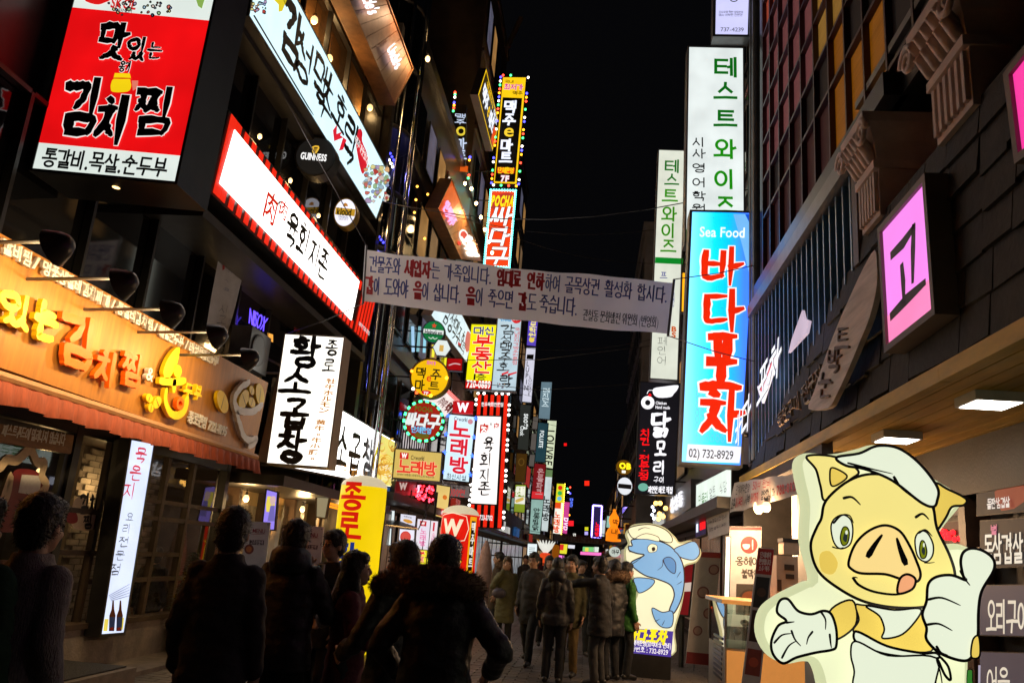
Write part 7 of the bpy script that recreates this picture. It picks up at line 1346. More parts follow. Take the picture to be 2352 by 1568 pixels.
ls = Sign('green_light_strip', 'thin upright strip light with a green edge beside the tall restaurant banner', 'lamp', ('y', 13.3), [(650, 350), (682, 350), (668, 870), (634, 868)], ZS, d=.06, cab=DARKM, face=lit(215, 250, 235, 2.2), fr=.015); MB().tube([ls.P(.5, 0, -.03), (ls.P(.5, 0).x, 13.33, .0)], .02).build('stand', DARKM, ls.root)
xb = Sign('red_stand_banner', 'narrow stand banner with red header and food photos beside the pig sign', 'banner', ('y', 10.4), [(920, 437), (1048, 447), (925, 1640), (775, 1610)], ZS, d=.02, cab=WHITEP, face=pm('stand_vinyl', (.55, .50, .50), rough=.6), fr=.003, rim=0)
xb.rect(.0, .81, 1, .995, ink(185, 40, 40), .006, 'header'); xb.T('단체예약', ZS, None, ink(235, 215, 215), uvbox=(.15, .93, .85, .97), bold=.02); xb.T('환영합니다', ZS, None, ink(235, 215, 215), uvbox=(.12, .88, .88, .92), bold=.02); xb.T('소주 맥주', ZS, None, ink(235, 215, 215), uvbox=(.15, .835, .85, .87), bold=.02)
for (v0, v1, c_) in ((.57, .79, (38, 34, 36)), (.33, .55, (60, 30, 22)), (.10, .28, (140, 60, 50))): xb.rect(.08, v0, .92, v1, ink(*c_), .006, 'photo'); xb.disc(.5, (v0+v1)/2, .28, ink(c_[0]+50, c_[1]+25, c_[2]+10), .008, 'photo')
MB().tube([xb.P(.5, .95, -.02), (xb.P(.5, 0).x, 10.9, 0)], .012).build('rear_leg', GREYM, xb.root)
xb2 = Sign('pale_stand_banner', 'pale pink stand banner with bowls behind the fish sign', 'banner', ('y', 14.6), [(405, 470), (608, 480), (505, 1420), (310, 1400)], ZS, d=.02, cab=WHITEP, face=pm('pink_vinyl', (.36, .31, .31), rough=.6), fr=.003, rim=0)
xb2.rect(0, .95, 1, 1, ink(140, 40, 45), .006, 'header'); xb2.rect(0, 0, 1, .1, ink(110, 25, 30), .006, 'header')
for (x, y, r_) in ((455, 810, .25), (545, 620, .22), (500, 985, .22), (410, 1130, .2)): u_, v_ = xb2.uv(ZS(x, y)); xb2.disc(u_, v_, r_, ink(110, 60, 60), .006, 'bowl_print'); xb2.disc(u_, v_, r_*.75, ink(150, 120, 115), .008, 'bowl_print')
MB().tube([xb2.P(.5, .9, -.02), (xb2.P(.5, 0).x, 15.1, 0)], .012).build('rear_leg', GREYM, xb2.root)
rs = Sign('red_shelf_display', 'lit red food display at waist height behind the fish sign', 'display', ('y', 15.4), [(285, 580), (375, 560), (330, 1000), (240, 990)], ZS, d=.3, cab=DARKM, face=lit(120, 22, 24, .8, .3), fr=.03); rs.rect(0, .45, 1, .62, lit(225, 205, 190, .8), .008, 'shelf'); MB().tube([rs.P(.5, 0, -.1), (rs.P(.5, 0).x, 15.5, 0)], .05).build('stand', DARKM, rs.root)
# fish tank
ft = thing('fish_tank', 'glass fish tank on an orange lit cabinet in front of the open shop', 'fish tank', (2.4, 11.6, .08))
fa = on(('y', 11.0), ZS(640, 1270)); fb = on(('y', 11.0), ZS(660, 905)); xa, za, zb = fa.x, fa.z, fb.z
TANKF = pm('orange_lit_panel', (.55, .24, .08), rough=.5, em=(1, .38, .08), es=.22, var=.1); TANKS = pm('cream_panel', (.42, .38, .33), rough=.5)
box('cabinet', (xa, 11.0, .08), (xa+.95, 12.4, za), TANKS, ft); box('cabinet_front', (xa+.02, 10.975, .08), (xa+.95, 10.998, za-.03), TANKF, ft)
for k in range(9): box('vent_slat', (xa-.012, 11.2, .35+k*.06), (xa-.002, 11.9, .38+k*.06), GREYM, ft)
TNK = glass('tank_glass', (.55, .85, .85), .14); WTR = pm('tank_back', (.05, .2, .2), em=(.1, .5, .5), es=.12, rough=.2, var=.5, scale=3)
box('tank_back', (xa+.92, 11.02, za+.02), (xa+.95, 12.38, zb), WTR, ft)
for (a, b, c_, d_) in (((xa, 11.0), (xa, 12.4), 0, 0), ((xa, 11.0), (xa+.95, 11.0), 0, 0)): mesh('tank_pane', [(*a, za), (*b, za), (*b, zb), (*a, zb)], [(0, 1, 2, 3)], TNK, ft)
mesh('water', [(xa+.02, 11.02, zb-.12), (xa+.92, 11.02, zb-.12), (xa+.92, 12.38, zb-.12), (xa+.02, 12.38, zb-.12)], [(0, 1, 2, 3)], TNK, ft)
for (x, y) in ((xa, 11.0), (xa+.95, 11.0), (xa, 12.4)): box('corner_post', (x-.012, y-.012, za), (x+.012, y+.012, zb), TANKS, ft)
box('rim', (xa-.05, 10.95, zb), (xa+1.0, 12.45, zb+.05), TANKF, ft); box('rim_side', (xa-.055, 10.96, zb+.002), (xa-.051, 12.44, zb+.048), WHITEP, ft)
for k in range(5):
    c_ = Vector((xa+.2+.13*k, 11.3+.2*(k % 3), za+.18+.1*(k % 2))); MB().lathe(c_, [(.005, -.14), (.04, -.07), (.05, 0), (.035, .08), (.01, .12), (.035, .16)], 8, 'y').build('fish', pm('fish_skin_%d' % k, (.12, .13, .12), rough=.3), ft, True)
vm = thing('drink_machine', 'beige drink machine on a stand behind the red stand banner', 'machine', on(('y', 11.5), ZS(1140, 800))); q0 = vm.location
def zsz(x, y, yy=11.5): return on(('y', yy), ZS(x, y))
a_, b_ = zsz(1055, 500), zsz(1235, 800); box('lower_body', (a_.x, 11.4, b_.z-.5), (b_.x, 11.8, a_.z), BEIGEM, vm); a_, b_ = zsz(1120, 390), zsz(1250, 500); box('hopper', (a_.x, 11.45, b_.z), (b_.x, 11.75, a_.z), BEIGEM, vm); box('hopper_lid', (a_.x-.01, 11.44, a_.z), (b_.x+.01, 11.76, a_.z+.05), BLACKM, vm)
for (x0, y0, x1, y1) in ((1120, 575, 1200, 630), (1130, 655, 1200, 700), (1060, 700, 1095, 800)): a_, b_ = zsz(x0, y0), zsz(x1, y1); box('control_panel', (a_.x, 11.385, b_.z), (b_.x, 11.398, a_.z), DKWOOD, vm)
box('stand', (zsz(1055, 500).x+.02, 11.45, .08), (zsz(1235, 800).x-.02, 11.75, zsz(1235, 800).z-.5), WHITEP, vm)
# little garlanded shrub by the left window
xt = thing('tinsel_shrub', 'small potted evergreen with gold baubles by the left shop window', 'plant', on(('z', .06), ZF(1480, 1310))); c0 = xt.location
MB().lathe(c0, [(.14, 0), (.18, .3), (.17, .32)], 12).build('pot', CONC, xt); MB().tube([c0+Vector((0, 0, .3)), c0+Vector((0, 0, 1.3))], [.03, .01], 6).build('trunk', DKWOOD, xt)
fo = MB(); r_ = random.Random(3)
for k in range(900):
    h = r_.random(); rad = .28*(1-h)**.8*r_.uniform(.3, 1)+.02; a = r_.random()*6.283; p = c0+Vector((rad*math.cos(a), rad*math.sin(a), .32+h*1.0)); d_ = Vector((math.cos(a), math.sin(a), r_.uniform(-.5, .3)))*.07; n_ = Vector((-math.sin(a), math.cos(a), 0))*.012
    fo.add([p-n_, p+n_, p+d_], [(0, 1, 2)])
o = fo.build('needles', pm('dark_needles', (.03, .055, .03), rough=.6), xt); o['kind'] = 'stuff'
for k in range(9): h = r_.random()*.8; a = r_.random()*6.28; MB().ball(c0+Vector((.24*(1-h)*math.cos(a), .24*(1-h)*math.sin(a), .4+h*.9)), .035, 8, 6).build('bauble', pm('gold_bauble_%d' % k, (.8, .55, .12), rough=.2, metal=.8), xt, True)
# ------------------------------------------------------------------ lit cut-out signs: pig chef and blue fish
INKL = pm('outline_ink', (.03, .018, .022), rough=.5, var=0)
class Cut(Sign):
    """a padded lit cut-out standing in the plane y"""
    def __init__(s, name, label, y, outline, zf, d, facem, sidem):
        pts = crom([zf(*p) for p in outline], 4, True)
        xs = [p[0] for p in pts]; ys = [p[1] for p in pts]; a, b, c_, e = min(xs), max(xs), min(ys), max(ys)
        super().__init__(name, label, 'sign', ('y', y), [(a, c_), (b, c_), (b, e), (a, e)], Z1, d=d, base=Vector((on(('y', y), ((a+b)/2, e)).x, y, 0)))
        P2 = [s.uv(p) for p in pts]; n = len(P2); V = []; F = []
        cu = sum(p[0] for p in P2)/n; cv = sum(p[1] for p in P2)/n
        ar = sum(P2[i][0]*P2[(i+1) % n][1]-P2[(i+1) % n][0]*P2[i][1] for i in range(n))
        def inset(k):
            out = []
            for i in range(n):
                p, q = P2[i-1], P2[(i+1) % n]; dx, dy = (q[0]-p[0])*s.W, (q[1]-p[1])*s.H; L = math.hypot(dx, dy) or 1; sg_ = 1 if ar > 0 else -1
                out.append((P2[i][0]-sg_*dy/L*k/s.W, P2[i][1]+sg_*dx/L*k/s.H))
            return out
        rings = [(P2, -d), (P2, -.05), (inset(.012), -.012), (inset(.03), 0)]
        for pr, l in rings: V += [s.P(*p, l) for p in pr]
        for r in range(3):
            for i in range(n): F.append((r*n+i, r*n+(i+1) % n, (r+1)*n+(i+1) % n, (r+1)*n+i))
        mesh('padded_edge', V, F, sidem, s.root, True)
        _, f = fill([(u*s.W, v*s.H) for u, v in rings[-1][0]]); mesh('panel', [s.P(*p, 0) for p in rings[-1][0]], f, facem, s.root)
        mesh('back', [s.P(*p, -d) for p in P2], fill([(u*s.W, v*s.H) for u, v in P2])[1], sidem, s.root)
        facem.cycles.emission_sampling = 'AUTO'; s.kk = 0
    def shape(s, pts, mat, zf, ol=.02, name='print', sm=3, close=True, taper=(1, 1)):
        s.kk += 1; l = .004+.0022*s.kk
        if mat: s.poly(pts, mat, l, name, zf=zf, smooth=sm)
        if ol:
            q = [s.uv(zf(*p)) for p in pts]; q = crom(q, sm, True); q.append(q[0])
            s.emit([ribbon([(u*s.W, v*s.H) for u, v in q], ol, (1, 1), smooth=False)], INKL, l+.001, 'outline_print')
    def ink(s, pts, wd, zf, taper=(1, .35), mat=None):
        s.kk += 1; s.line(pts, wd, mat or INKL, .006+.0022*s.kk, zf=zf, taper=taper, name='outline_print')
PCR = lit(236, 240, 196, 1.0, .05); PSD = lit(222, 228, 178, .85, .06); PGY = lit(243, 226, 134, 1.0, .05); PGD = lit(236, 204, 92, .95, .05); PWH = lit(232, 240, 214, 1.0, .03); PSN = lit(252, 220, 140, 1.0, .04)
pig = Cut('pig_chef_sign', 'large lit cut-out sign of a cartoon pig chef giving a thumbs-up', 4.4,
  [(385, 215), (440, 155), (610, 160), (760, 130), (860, 103), (1000, 115), (1100, 190), (1230, 300), (1420, 420), (1410, 480), (1320, 590), (1265, 680), (1290, 715), (1400, 715), (1520, 770), (1545, 830), (1520, 930), (1445, 1080), (1455, 1300), (1450, 1640), (1440, 2010), (560, 2010), (540, 1640), (500, 1470), (440, 1440), (320, 1455), (210, 1390), (150, 1260), (175, 1120), (280, 1030), (440, 950), (480, 920), (425, 700), (430, 480), (400, 330)], ZT, .10, PCR, PSD)
pig.shape([(445, 180), (620, 185), (760, 270), (700, 330), (560, 450), (530, 370), (500, 260)], PGY, ZT, .012)               # left ear
pig.shape([(600, 250), (690, 300), (640, 350), (595, 360), (585, 300)], PGD, ZT, .009)
pig.shape([(1225, 350), (1300, 380), (1415, 440), (1400, 480), (1330, 490), (1290, 560), (1225, 640), (1220, 500)], PGD, ZT, .012)    # right ear
pig.shape([(720, 1060), (580, 1130), (600, 1300), (740, 1210)], PGD, ZT, .010)                                            # arm
pig.shape([(740, 1090), (800, 1090), (1080, 1100), (1180, 1200), (1200, 1370), (900, 1340), (730, 1260), (760, 1180)], PGD, ZT, .009)   # chest
pig.shape([(560, 450), (700, 330), (860, 290), (1060, 340), (1200, 470), (1235, 620), (1310, 780), (1345, 900), (1330, 1000), (1200, 1090), (1000, 1105), (800, 1070), (640, 990), (510, 880), (465, 730), (500, 620), (530, 560)], PGY, ZT, .014)    # head
pig.shape([(520, 780), (580, 760), (630, 830), (600, 900), (530, 880)], PGD, ZT, 0)
pig.shape([(620, 190), (760, 165), (870, 120), (1000, 135), (1130, 230), (1235, 370), (1235, 450), (1210, 490), (1130, 460), (960, 330), (790, 260), (680, 240)], PWH, ZT, .014)    # hat
pig.ink([(970, 310), (1010, 370), (1080, 430)], .016, ZT); pig.ink([(690, 225), (830, 260), (960, 290)], .012, ZT)
pig.shape([(585, 610), (610, 560), (660, 540), (705, 570), (718, 640), (700, 720), (640, 745), (600, 700)], PWH, ZT, .008); pig.shape([(1095, 690), (1125, 640), (1170, 650), (1205, 720), (1200, 790), (1160, 825), (1110, 790)], PWH, ZT, .008)
pig.shape([(640, 680), (655, 620), (680, 615), (695, 650), (685, 710), (655, 725)], lit(130, 140, 20, .8), ZT, .006); pig.shape([(1120, 750), (1130, 700), (1150, 705), (1165, 760), (1155, 800), (1130, 800)], lit(130, 140, 20, .8), ZT, .006)
pig.shape([(655, 690), (665, 650), (682, 660), (676, 705)], lit(50, 60, 60, .6), ZT, 0); pig.shape([(1132, 765), (1138, 735), (1152, 750), (1148, 785)], lit(50, 60, 60, .6), ZT, 0); pig.shape([(668, 640), (680, 635), (682, 655), (670, 658)], PWH, ZT, 0); pig.shape([(1138, 715), (1146, 712), (1148, 732), (1140, 735)], PWH, ZT, 0)
pig.ink([(595, 590), (640, 545), (690, 545), (715, 590)], .012, ZT); pig.ink([(1110, 650), (1150, 632), (1190, 670)], .012, ZT)
pig.ink([(655, 440), (705, 435), (755, 480)], .016, ZT); pig.ink([(1090, 555), (1130, 535), (1168, 568)], .016, ZT); pig.ink([(585, 735), (620, 745), (650, 738)], .008, ZT); pig.ink([(1140, 830), (1170, 832), (1200, 828)], .008, ZT)
pig.shape([(680, 830), (720, 720), (800, 640), (900, 605), (990, 640), (1050, 730), (1090, 820), (1115, 900), (1090, 945), (1000, 930), (900, 900), (760, 895), (700, 870)], PSN, ZT, .013)     # snout
pig.ink([(880, 665), (840, 720), (800, 785)], .030, ZT, (.4, 1.1)); pig.ink([(970, 685), (990, 750), (1020, 830)], .030, ZT, (.4, 1.1))
pig.ink([(705, 922), (740, 965), (830, 1005), (960, 1022), (1050, 1000)], .014, ZT, (1, .7)); pig.shape([(975, 1015), (985, 930), (1030, 900), (1080, 930), (1060, 990)], lit(244, 170, 120, 1), ZT, .012); pig.ink([(700, 925), (715, 918), (730, 922)], .010, ZT)
pig.shape([(780, 1090), (860, 1150), (890, 1230), (880, 1285), (1000, 1260), (1100, 1150), (1095, 1105), (950, 1115)], PWH, ZT, .009)   # kerchief
pig.shape([(260, 1060), (310, 1050), (370, 1120), (450, 1140), (520, 1120), (570, 1140), (600, 1230), (600, 1330), (570, 1355), (480, 1370), (360, 1400), (280, 1435), (220, 1380), (210, 1300), (250, 1210), (300, 1180), (245, 1130)], PWH, ZT, .013)    # open hand
for st in ([(330, 1240), (350, 1290), (385, 1330)], [(455, 1245), (430, 1280), (420, 1320)], [(300, 1190), (320, 1188), (345, 1185)], [(225, 1310), (270, 1265), (325, 1255)], [(270, 1400), (310, 1330), (355, 1300)], [(500, 1120), (530, 1170), (530, 1230)], [(555, 1260), (560, 1310), (565, 1340)]): pig.ink(st, .012, ZT)
pig.shape([(700, 1250), (740, 1250), (900, 1330), (1100, 1370), (1190, 1370), (1205, 1400), (1100, 1400), (880, 1375), (720, 1310)], PWH, ZT, .012); pig.shape([(710, 1300), (900, 1385), (1190, 1400), (1180, 1600), (1190, 2000), (720, 2000), (690, 1600), (700, 1480), (680, 1380)], PWH, ZT, .009)   # apron
pig.ink([(1210, 1390), (1260, 1450), (1275, 1530), (1240, 1500), (1200, 1410)], .012, ZT, (1, 1)); pig.ink([(1190, 1410), (1215, 1500), (1230, 1620)], .010, ZT)
pig.shape([(1350, 910), (1335, 830), (1350, 770), (1400, 745), (1470, 760), (1530, 810), (1530, 880), (1460, 1000), (1440, 1120), (1435, 1280), (1400, 1390), (1340, 1415), (1210, 1370), (1130, 1290), (1130, 1220), (1105, 1140), (1130, 1060), (1140, 960), (1190, 915), (1280, 905), (1365, 935)], PWH, ZT, .014)   # thumbs-up
for st in ([(1140, 1050), (1220, 1040), (1330, 1085)], [(1130, 1200), (1200, 1195), (1280, 1235)], [(1330, 880), (1350, 920), (1385, 965)], [(1185, 1330), (1210, 1365), (1250, 1380)]): pig.ink(st, .014, ZT)
pig.shape([(1400, 1290), (1435, 1270), (1440, 1385), (1390, 1390)], PGD, ZT, .009)
pig.shape([(1365, 1470), (1395, 1470), (1395, 1530), (1405, 1580), (1405, 1700), (1360, 1700), (1362, 1580)], lit(60, 140, 50, .7), ZT, .004, sm=1); pig.shape([(1430, 1440), (1443, 1440), (1440, 1620), (1428, 1620)], lit(190, 180, 200, .8), ZT, 0, sm=1)
box('floor_base', (pig.root.location.x-.45, 4.36, 0), (pig.root.location.x+.45, 4.62, .12), DARKM, pig.root)
FCR = lit(238, 234, 196, 1.0, .05); FSD = lit(205, 200, 150, .7); FB = lit(126, 172, 214, 1.0, .06); FBD = lit(92, 140, 192, .95)
fis = Cut('blue_fish_sign', 'lit cut-out sign of a blue cartoon fish in a chef hat', 13.6,
  [(1260, 275), (1310, 240), (1440, 232), (1560, 265), (1650, 345), (1690, 390), (1770, 375), (1830, 400), (1870, 480), (1830, 560), (1740, 590), (1720, 640), (1730, 780), (1700, 950), (1650, 1130), (1630, 1340), (1228, 1300), (1250, 1110), (1270, 960), (1330, 800), (1290, 690), (1230, 560), (1225, 450), (1255, 400), (1232, 330)], ZQ, .12, FCR, FSD)
fis.shape([(1290, 370), (1450, 368), (1600, 420), (1700, 540), (1725, 700), (1700, 860), (1640, 980), (1600, 960), (1640, 840), (1610, 750), (1500, 700), (1400, 670), (1310, 610), (1280, 570), (1300, 545), (1390, 500), (1330, 485), (1265, 460), (1260, 425), (1290, 420)], FB, ZQ, .019)
fis.shape([(1640, 450), (1720, 410), (1800, 385), (1840, 420), (1850, 490), (1800, 540), (1700, 520), (1670, 490)], FB, ZQ, .015); fis.shape([(1550, 540), (1600, 515), (1650, 560), (1645, 650), (1590, 620)], FBD, ZQ, .012); fis.shape([(1310, 690), (1470, 705), (1440, 770), (1350, 815), (1320, 760)], FB, ZQ, .014)
fis.shape([(1455, 940), (1540, 975), (1625, 970), (1620, 1090), (1540, 1100), (1480, 1040)], FB, ZQ, .014); fis.shape([(1420, 430), (1450, 405), (1495, 420), (1490, 465), (1440, 478), (1420, 460)], FCR, ZQ, .008); fis.shape([(1452, 440), (1475, 432), (1482, 455), (1460, 468)], INKL, ZQ, 0)
fis.shape([(1255, 285), (1310, 258), (1440, 245), (1560, 285), (1620, 350), (1610, 395), (1520, 375), (1500, 345), (1400, 325), (1320, 360), (1280, 345)], FCR, ZQ, .014); fis.shape([(1320, 360), (1400, 320), (1500, 345), (1510, 385), (1420, 368)], FCR, ZQ, .010)
for st in ([(1265, 470), (1390, 495)], [(1285, 575), (1340, 540), (1392, 498)], [(1545, 540), (1540, 590), (1500, 625)], [(1690, 640), (1660, 690)], [(1700, 720), (1660, 745)], [(1340, 290), (1390, 270), (1440, 280)], [(1480, 1050), (1520, 1030)], [(1540, 1080), (1560, 1040)]): fis.ink(st, .014, ZQ)
pu = Sign('fb', 'fb', 'fb', ('y', 13.57), [(1232, 1105), (1632, 1135), (1612, 1350), (1226, 1308)], ZQ, d=.16, cab=None, face=None, root=fis.root); pu.rect(0, 0, 1, 1, lit(76, 56, 150, .95), .004, 'purple_panel', .02)
pu.T('바다포차', ZQ, (1252, 1120, 1585, 1225), lit(246, 225, 30, 1.1), bold=.06, lift=.03, shear=.15); pu.T('단체예약환영(50석이상 완비)', ZQ, (1228, 1212, 1610, 1285), lit(240, 235, 245, 1), bold=.02, lift=.03, uvbox=(.0, .33, .98, .53)); pu.T('전화번호 : 732-8929', ZQ, (1232, 1265, 1580, 1325), lit(240, 235, 245, 1), bold=.02, lift=.03, uvbox=(.02, .08, .93, .27))
c0 = fis.root.location; a_, b_ = on(('y', 13.6), ZQ(1230, 1310)), on(('y', 13.6), ZQ(1612, 1350)); box('stand_box', (a_.x+.02, 13.55, 0), (b_.x, 13.85, min(a_.z, b_.z)+.01), BLACKM, fis.root)
# ------------------------------------------------------------------ people
SKIN = pm('skin', (.46, .27, .19), rough=.5, var=.1, scale=12, spec=.4); HAIR = pm('black_hair', (.010, .008, .007), rough=.42, var=.4, scale=40, bump=.5, bscale=90)
SHOE = pm('black_leather', (.02, .018, .017), rough=.35); LENS = pm('eye_dark', (.015, .012, .01), rough=.2); LIP = pm('lips', (.28, .09, .08), rough=.5); TEETH = pm('teeth', (.7, .68, .62), rough=.4)
_rm = bpy.data.objects.new('skin_tmp', bpy.data.meshes.new('tmp'))
_ts.collection.objects.link(_rm)
_m1 = _rm.modifiers.new('r', 'REMESH'); _m1.mode = 'VOXEL'; _m2 = _rm.modifiers.new('s', 'SMOOTH'); _m2.factor = .6
def fuse(m, voxel, it=3, amp=0.0, fr=9.0, seed=0, zs=1.0):
    """union of closed shells into one smooth skin, with optional folds"""
    me = bpy.data.meshes.new('t'); me.from_pydata([tuple(v) for v in m.v], [], m.f); me.update()
    old = _rm.data; _rm.data = me; bpy.data.meshes.remove(old)
    _m1.voxel_size = voxel; _m2.iterations = it; _rm.update_tag(); _tv.update()
    out = bpy.data.meshes.new_from_object(_rm.evaluated_get(_tv.depsgraph))
    if amp:
        nr = [v.normal.copy() for v in out.vertices]; o = Vector((seed*3.1, seed*1.7, seed*.9))
        for v, n_ in zip(out.vertices, nr):
            p = v.co; k = noise.noise(Vector((p.x*fr, p.y*fr, p.z*fr*zs))+o)+.5*noise.noise(Vector((p.x*fr*2.3, p.y*fr*2.3, p.z*fr*2.3*zs))+o)
            v.co += n_*amp*k
    out.polygons.foreach_set('use_smooth', [True]*len(out.polygons)); out.update()
    return out
def cap(m, p0, r0, p1, r1):
    p0, p1 = Vector(p0), Vector(p1)
    m.tube([p0, p1], [r0, r1], 12); m.ball(p0, r0, 12, 8); m.ball(p1, r1, 12, 8)
def chain(m, pts, rs):
    for i in range(len(pts)-1): cap(m, pts[i], rs[i], pts[i+1], rs[i+1])
def loft(m, rings, n=22):
    base = len(m.v)
    for (z, rx, ry, cx, cy) in rings:
        for k in range(n): a = 2*math.pi*k/n; m.v.append(Vector((cx+rx*math.copysign(abs(math.cos(a))**.85, math.cos(a)), cy+ry*math.copysign(abs(math.sin(a))**.85, math.sin(a)), z)))
    for i in range(len(rings)-1):
        for k in range(n): q = base+i*n; m.f.append((q+k, q+(k+1) % n, q+n+(k+1) % n, q+n+k))
    m.f.append(tuple(base+k for k in range(n))[::-1]); e = base+(len(rings)-1)*n; m.f.append(tuple(e+k for k in range(n)))
def hand(m, w, d, nrm, s, curl=.5, side=1):
    """palm, four unequal fingers and a thumb leaving the side of the palm"""
    w, d, nrm = Vector(w), Vector(d).normalized(), Vector(nrm).normalized(); l = d.cross(nrm).normalized()*side
    for k in (-.03, -.01, .01, .03): cap(m, w+l*k*.7*s, .016*s, w+d*.085*s+l*k*s, .014*s)
    for k, ln in ((-.031, .058), (-.0105, .070), (.0105, .075), (.031, .066)):
        b = w+d*.088*s+l*k*s; q = b+(d*(1-curl*.35)+nrm*curl*.5)*ln*.55*s; e = q+(d*(1-curl*.8)+nrm*curl*.9)*ln*.5*s
        chain(m, [b, q, e], [.0105*s, .0098*s, .0085*s])
    b = w+d*.025*s+l*.035*s; q = b+(d*.7+l*.8+nrm*.25).normalized()*.04*s; e = q+(d*.95+l*.15+nrm*.3).normalized()*.032*s
    chain(m, [b, q, e], [.014*s, .0125*s, .010*s])
def ob(name, me, mat, parent):
    me.materials.clear(); me.materials.append(mat); return link(bpy.data.objects.new(name, me), parent)
def person(label, px, y, H, head=0, coat=None, hem=.75, wide=1.0, trous=None, arms=None, legs=None, hair='short', fur=None, hood=None, turn=0, tilt=0, group='people in the street', vox=.013, collar=True, seed=1, face=True, lean=0.0, glasses=False, mouth='closed', puff=.015, shoes=None, xoff=0.0, haircol=None, bag=None, z0=.014):
    wide *= .9; s = H/1.75; c = on(('y', y), px); loc = Vector((c.x+xoff, y, z0))
    R = Matrix.Rotation(math.radians(turn), 4, 'Z') @ Matrix.Rotation(math.radians(tilt), 4, 'X')
    S = lambda p: Vector(p)*s
    legs = legs or ((0, 0), (0, 0)); arms = arms or {}
    A = {}
    for sd, k in (('l', -1), ('r', 1)):
        A[sd] = [Vector(q) for q in arms.get(sd, [(k*.222*wide, -.03, 1.12), (k*.23*wide, .05, .875)])]
    lf = lambda z: Vector((0, lean*(z-.9), 0)) if z > .9 else Vector((0, 0, 0))
    sh = {k: Vector((k*.155*wide, 0, 1.395))+lf(1.41) for k in (-1, 1)}
    body = MB(); hc = Vector((0, .015, 1.615))+lf(1.6)
    def hp(p): return hc+(R @ Vector(p))*1.07
    # head
    def ell(p, r, n=16, q=10):
        t = MB(); t.ball((0, 0, 0), r, n, q); body.add([S(hp(Vector(p)+v)) for v in t.v], t.f)
    ell((0, -.012, .025), (.074, .094, .105)); ell((0, .022, -.03), (.062, .070, .085)); ell((0, .045, -.078), (.038, .038, .034))
    chain(body, [S(hp((0, .078, .02))), S(hp((0, .098, -.02)))], [.012*s, .017*s])
    for k in (-1, 1):
        ell((k*.076, -.01, -.01), (.012, .022, .034), 10, 6); ell((k*.033, .066, -.03), (.024, .022, .022), 10, 6)
    cap(body, S(hc+Vector((0, -.02, -.06))), .056*s, S(Vector((0, -.02, 1.40))+lf(1.4)), .062*s)
    loft(body, [(.88*s, .13*s, .09*s, 0, 0), (1.1*s, .125*s, .085*s, 0, lf(1.1).y*s), (1.36*s, .15*s, .09*s, 0, lf(1.36).y*s), (1.44*s, .09*s, .06*s, 0, lf(1.44).y*s)])
    for sd, k in (('l', -1), ('r', 1)):
        e, w_ = A[sd]; chain(body, [S(sh[k]), S(e), S(w_)], [.045*s, .038*s, .030*s])
        d_ = (w_-e).normalized(); nr = Vector(arms.get(sd+'n', (-k*.9, .3, 0))); nr = (nr-d_*nr.dot(d_)).normalized()
        hand(body, S(w_+d_*.01), d_, nr, s, arms.get(sd+'c', .6), arms.get(sd+'s', k))
    hipz = .90
    knees = {}; 
    for i, k in enumerate((-1, 1)):
        fwd, lift = legs[i]; hip = Vector((k*.085, 0, hipz)); ank = Vector((k*.10, fwd, .09+lift)); kn = hip.lerp(ank, .5)+Vector((0, .05+abs(fwd)*.12+lift*.8, 0)); knees[k] = (hip, kn, ank)
        chain(body, [S(hip), S(kn), S(ank)], [.075*s, .05*s, .038*s]); cap(body, S(ank+Vector((0, -.03, -.045))), .035*s, S(ank+Vector((0, .12, -.05))), .03*s)
    me = fuse(body, min(vox, .010)*s if face else vox*s, 2); root = bpy.data.objects.new('person', me); me.materials.append(SKIN); C.objects.link(root)
    root.location = loc; root.rotation_euler = (0, 0, math.radians(head)); tag(root, label, 'person', group)
    # trousers
    t = MB()
    for k in (-1, 1):
        hip, kn, ank = knees[k]; chain(t, [S(hip+Vector((0, 0, .02))), S(kn), S(ank+Vector((0, 0, .0)))], [.098*s*wide**.5, .074*s, .062*s])
    loft(t, [(.82*s, .15*s*wide, .115*s, 0, 0), (.98*s, .155*s*wide, .115*s, 0, 0), (1.05*s, .14*s*wide, .105*s, 0, 0)])
    ob('trousers', fuse(t, vox*s, 2, .007*s, 11, seed+5), trous or TR_BLK, root)
    for k in (-1, 1):
        ank = knees[k][2]; f = MB(); z = ank.z-.09
        chain(f, [S((ank.x, ank.y-.045, z+.05)), S((ank.x, ank.y+.04, z+.055)), S((ank.x+k*.01, ank.y+.15, z+.035))], [.045*s, .045*s, .036*s]); ob('shoe', fuse(f, .012*s, 2), shoes or SHOE, root)
    # coat
    cm = MB(); w = wide; g = lambda z: lf(z).y*s
    rings = [(hem*s, .205*s*w, .165*s, 0, .0), ((hem+.12)*s, .205*s*w, .165*s, 0, 0), (.98*s, .19*s*w, .15*s, 0, g(.98)), (1.16*s, .18*s*w, .14*s, 0, g(1.16)), (1.30*s, .19*s*w, .135*s, 0, g(1.3)), (1.385*s, .175*s*w, .115*s, 0, g(1.4)), (1.43*s, .135*s*w, .095*s, 0, g(1.43)), (1.465*s, .095*s, .085*s, 0, g(1.455)), (1.50*s if collar else 1.47*s, .078*s, .08*s, 0, g(1.5))]
    if hem > .95: rings = [(hem*s, .185*s*w, .15*s, 0, 0)]+rings[3:]
    loft(cm, rings)
    for sd, k in (('l', -1), ('r', 1)):
        e, w_ = A[sd]; chain(cm, [S(sh[k]+Vector((k*.005, 0, -.005))), S(e), S(e.lerp(w_, .93))], [.074*s*w**.4, .066*s*w**.4, .054*s])
    ob('coat', fuse(cm, vox*s, 3, puff*s, 8, seed, 1.6), coat, root)
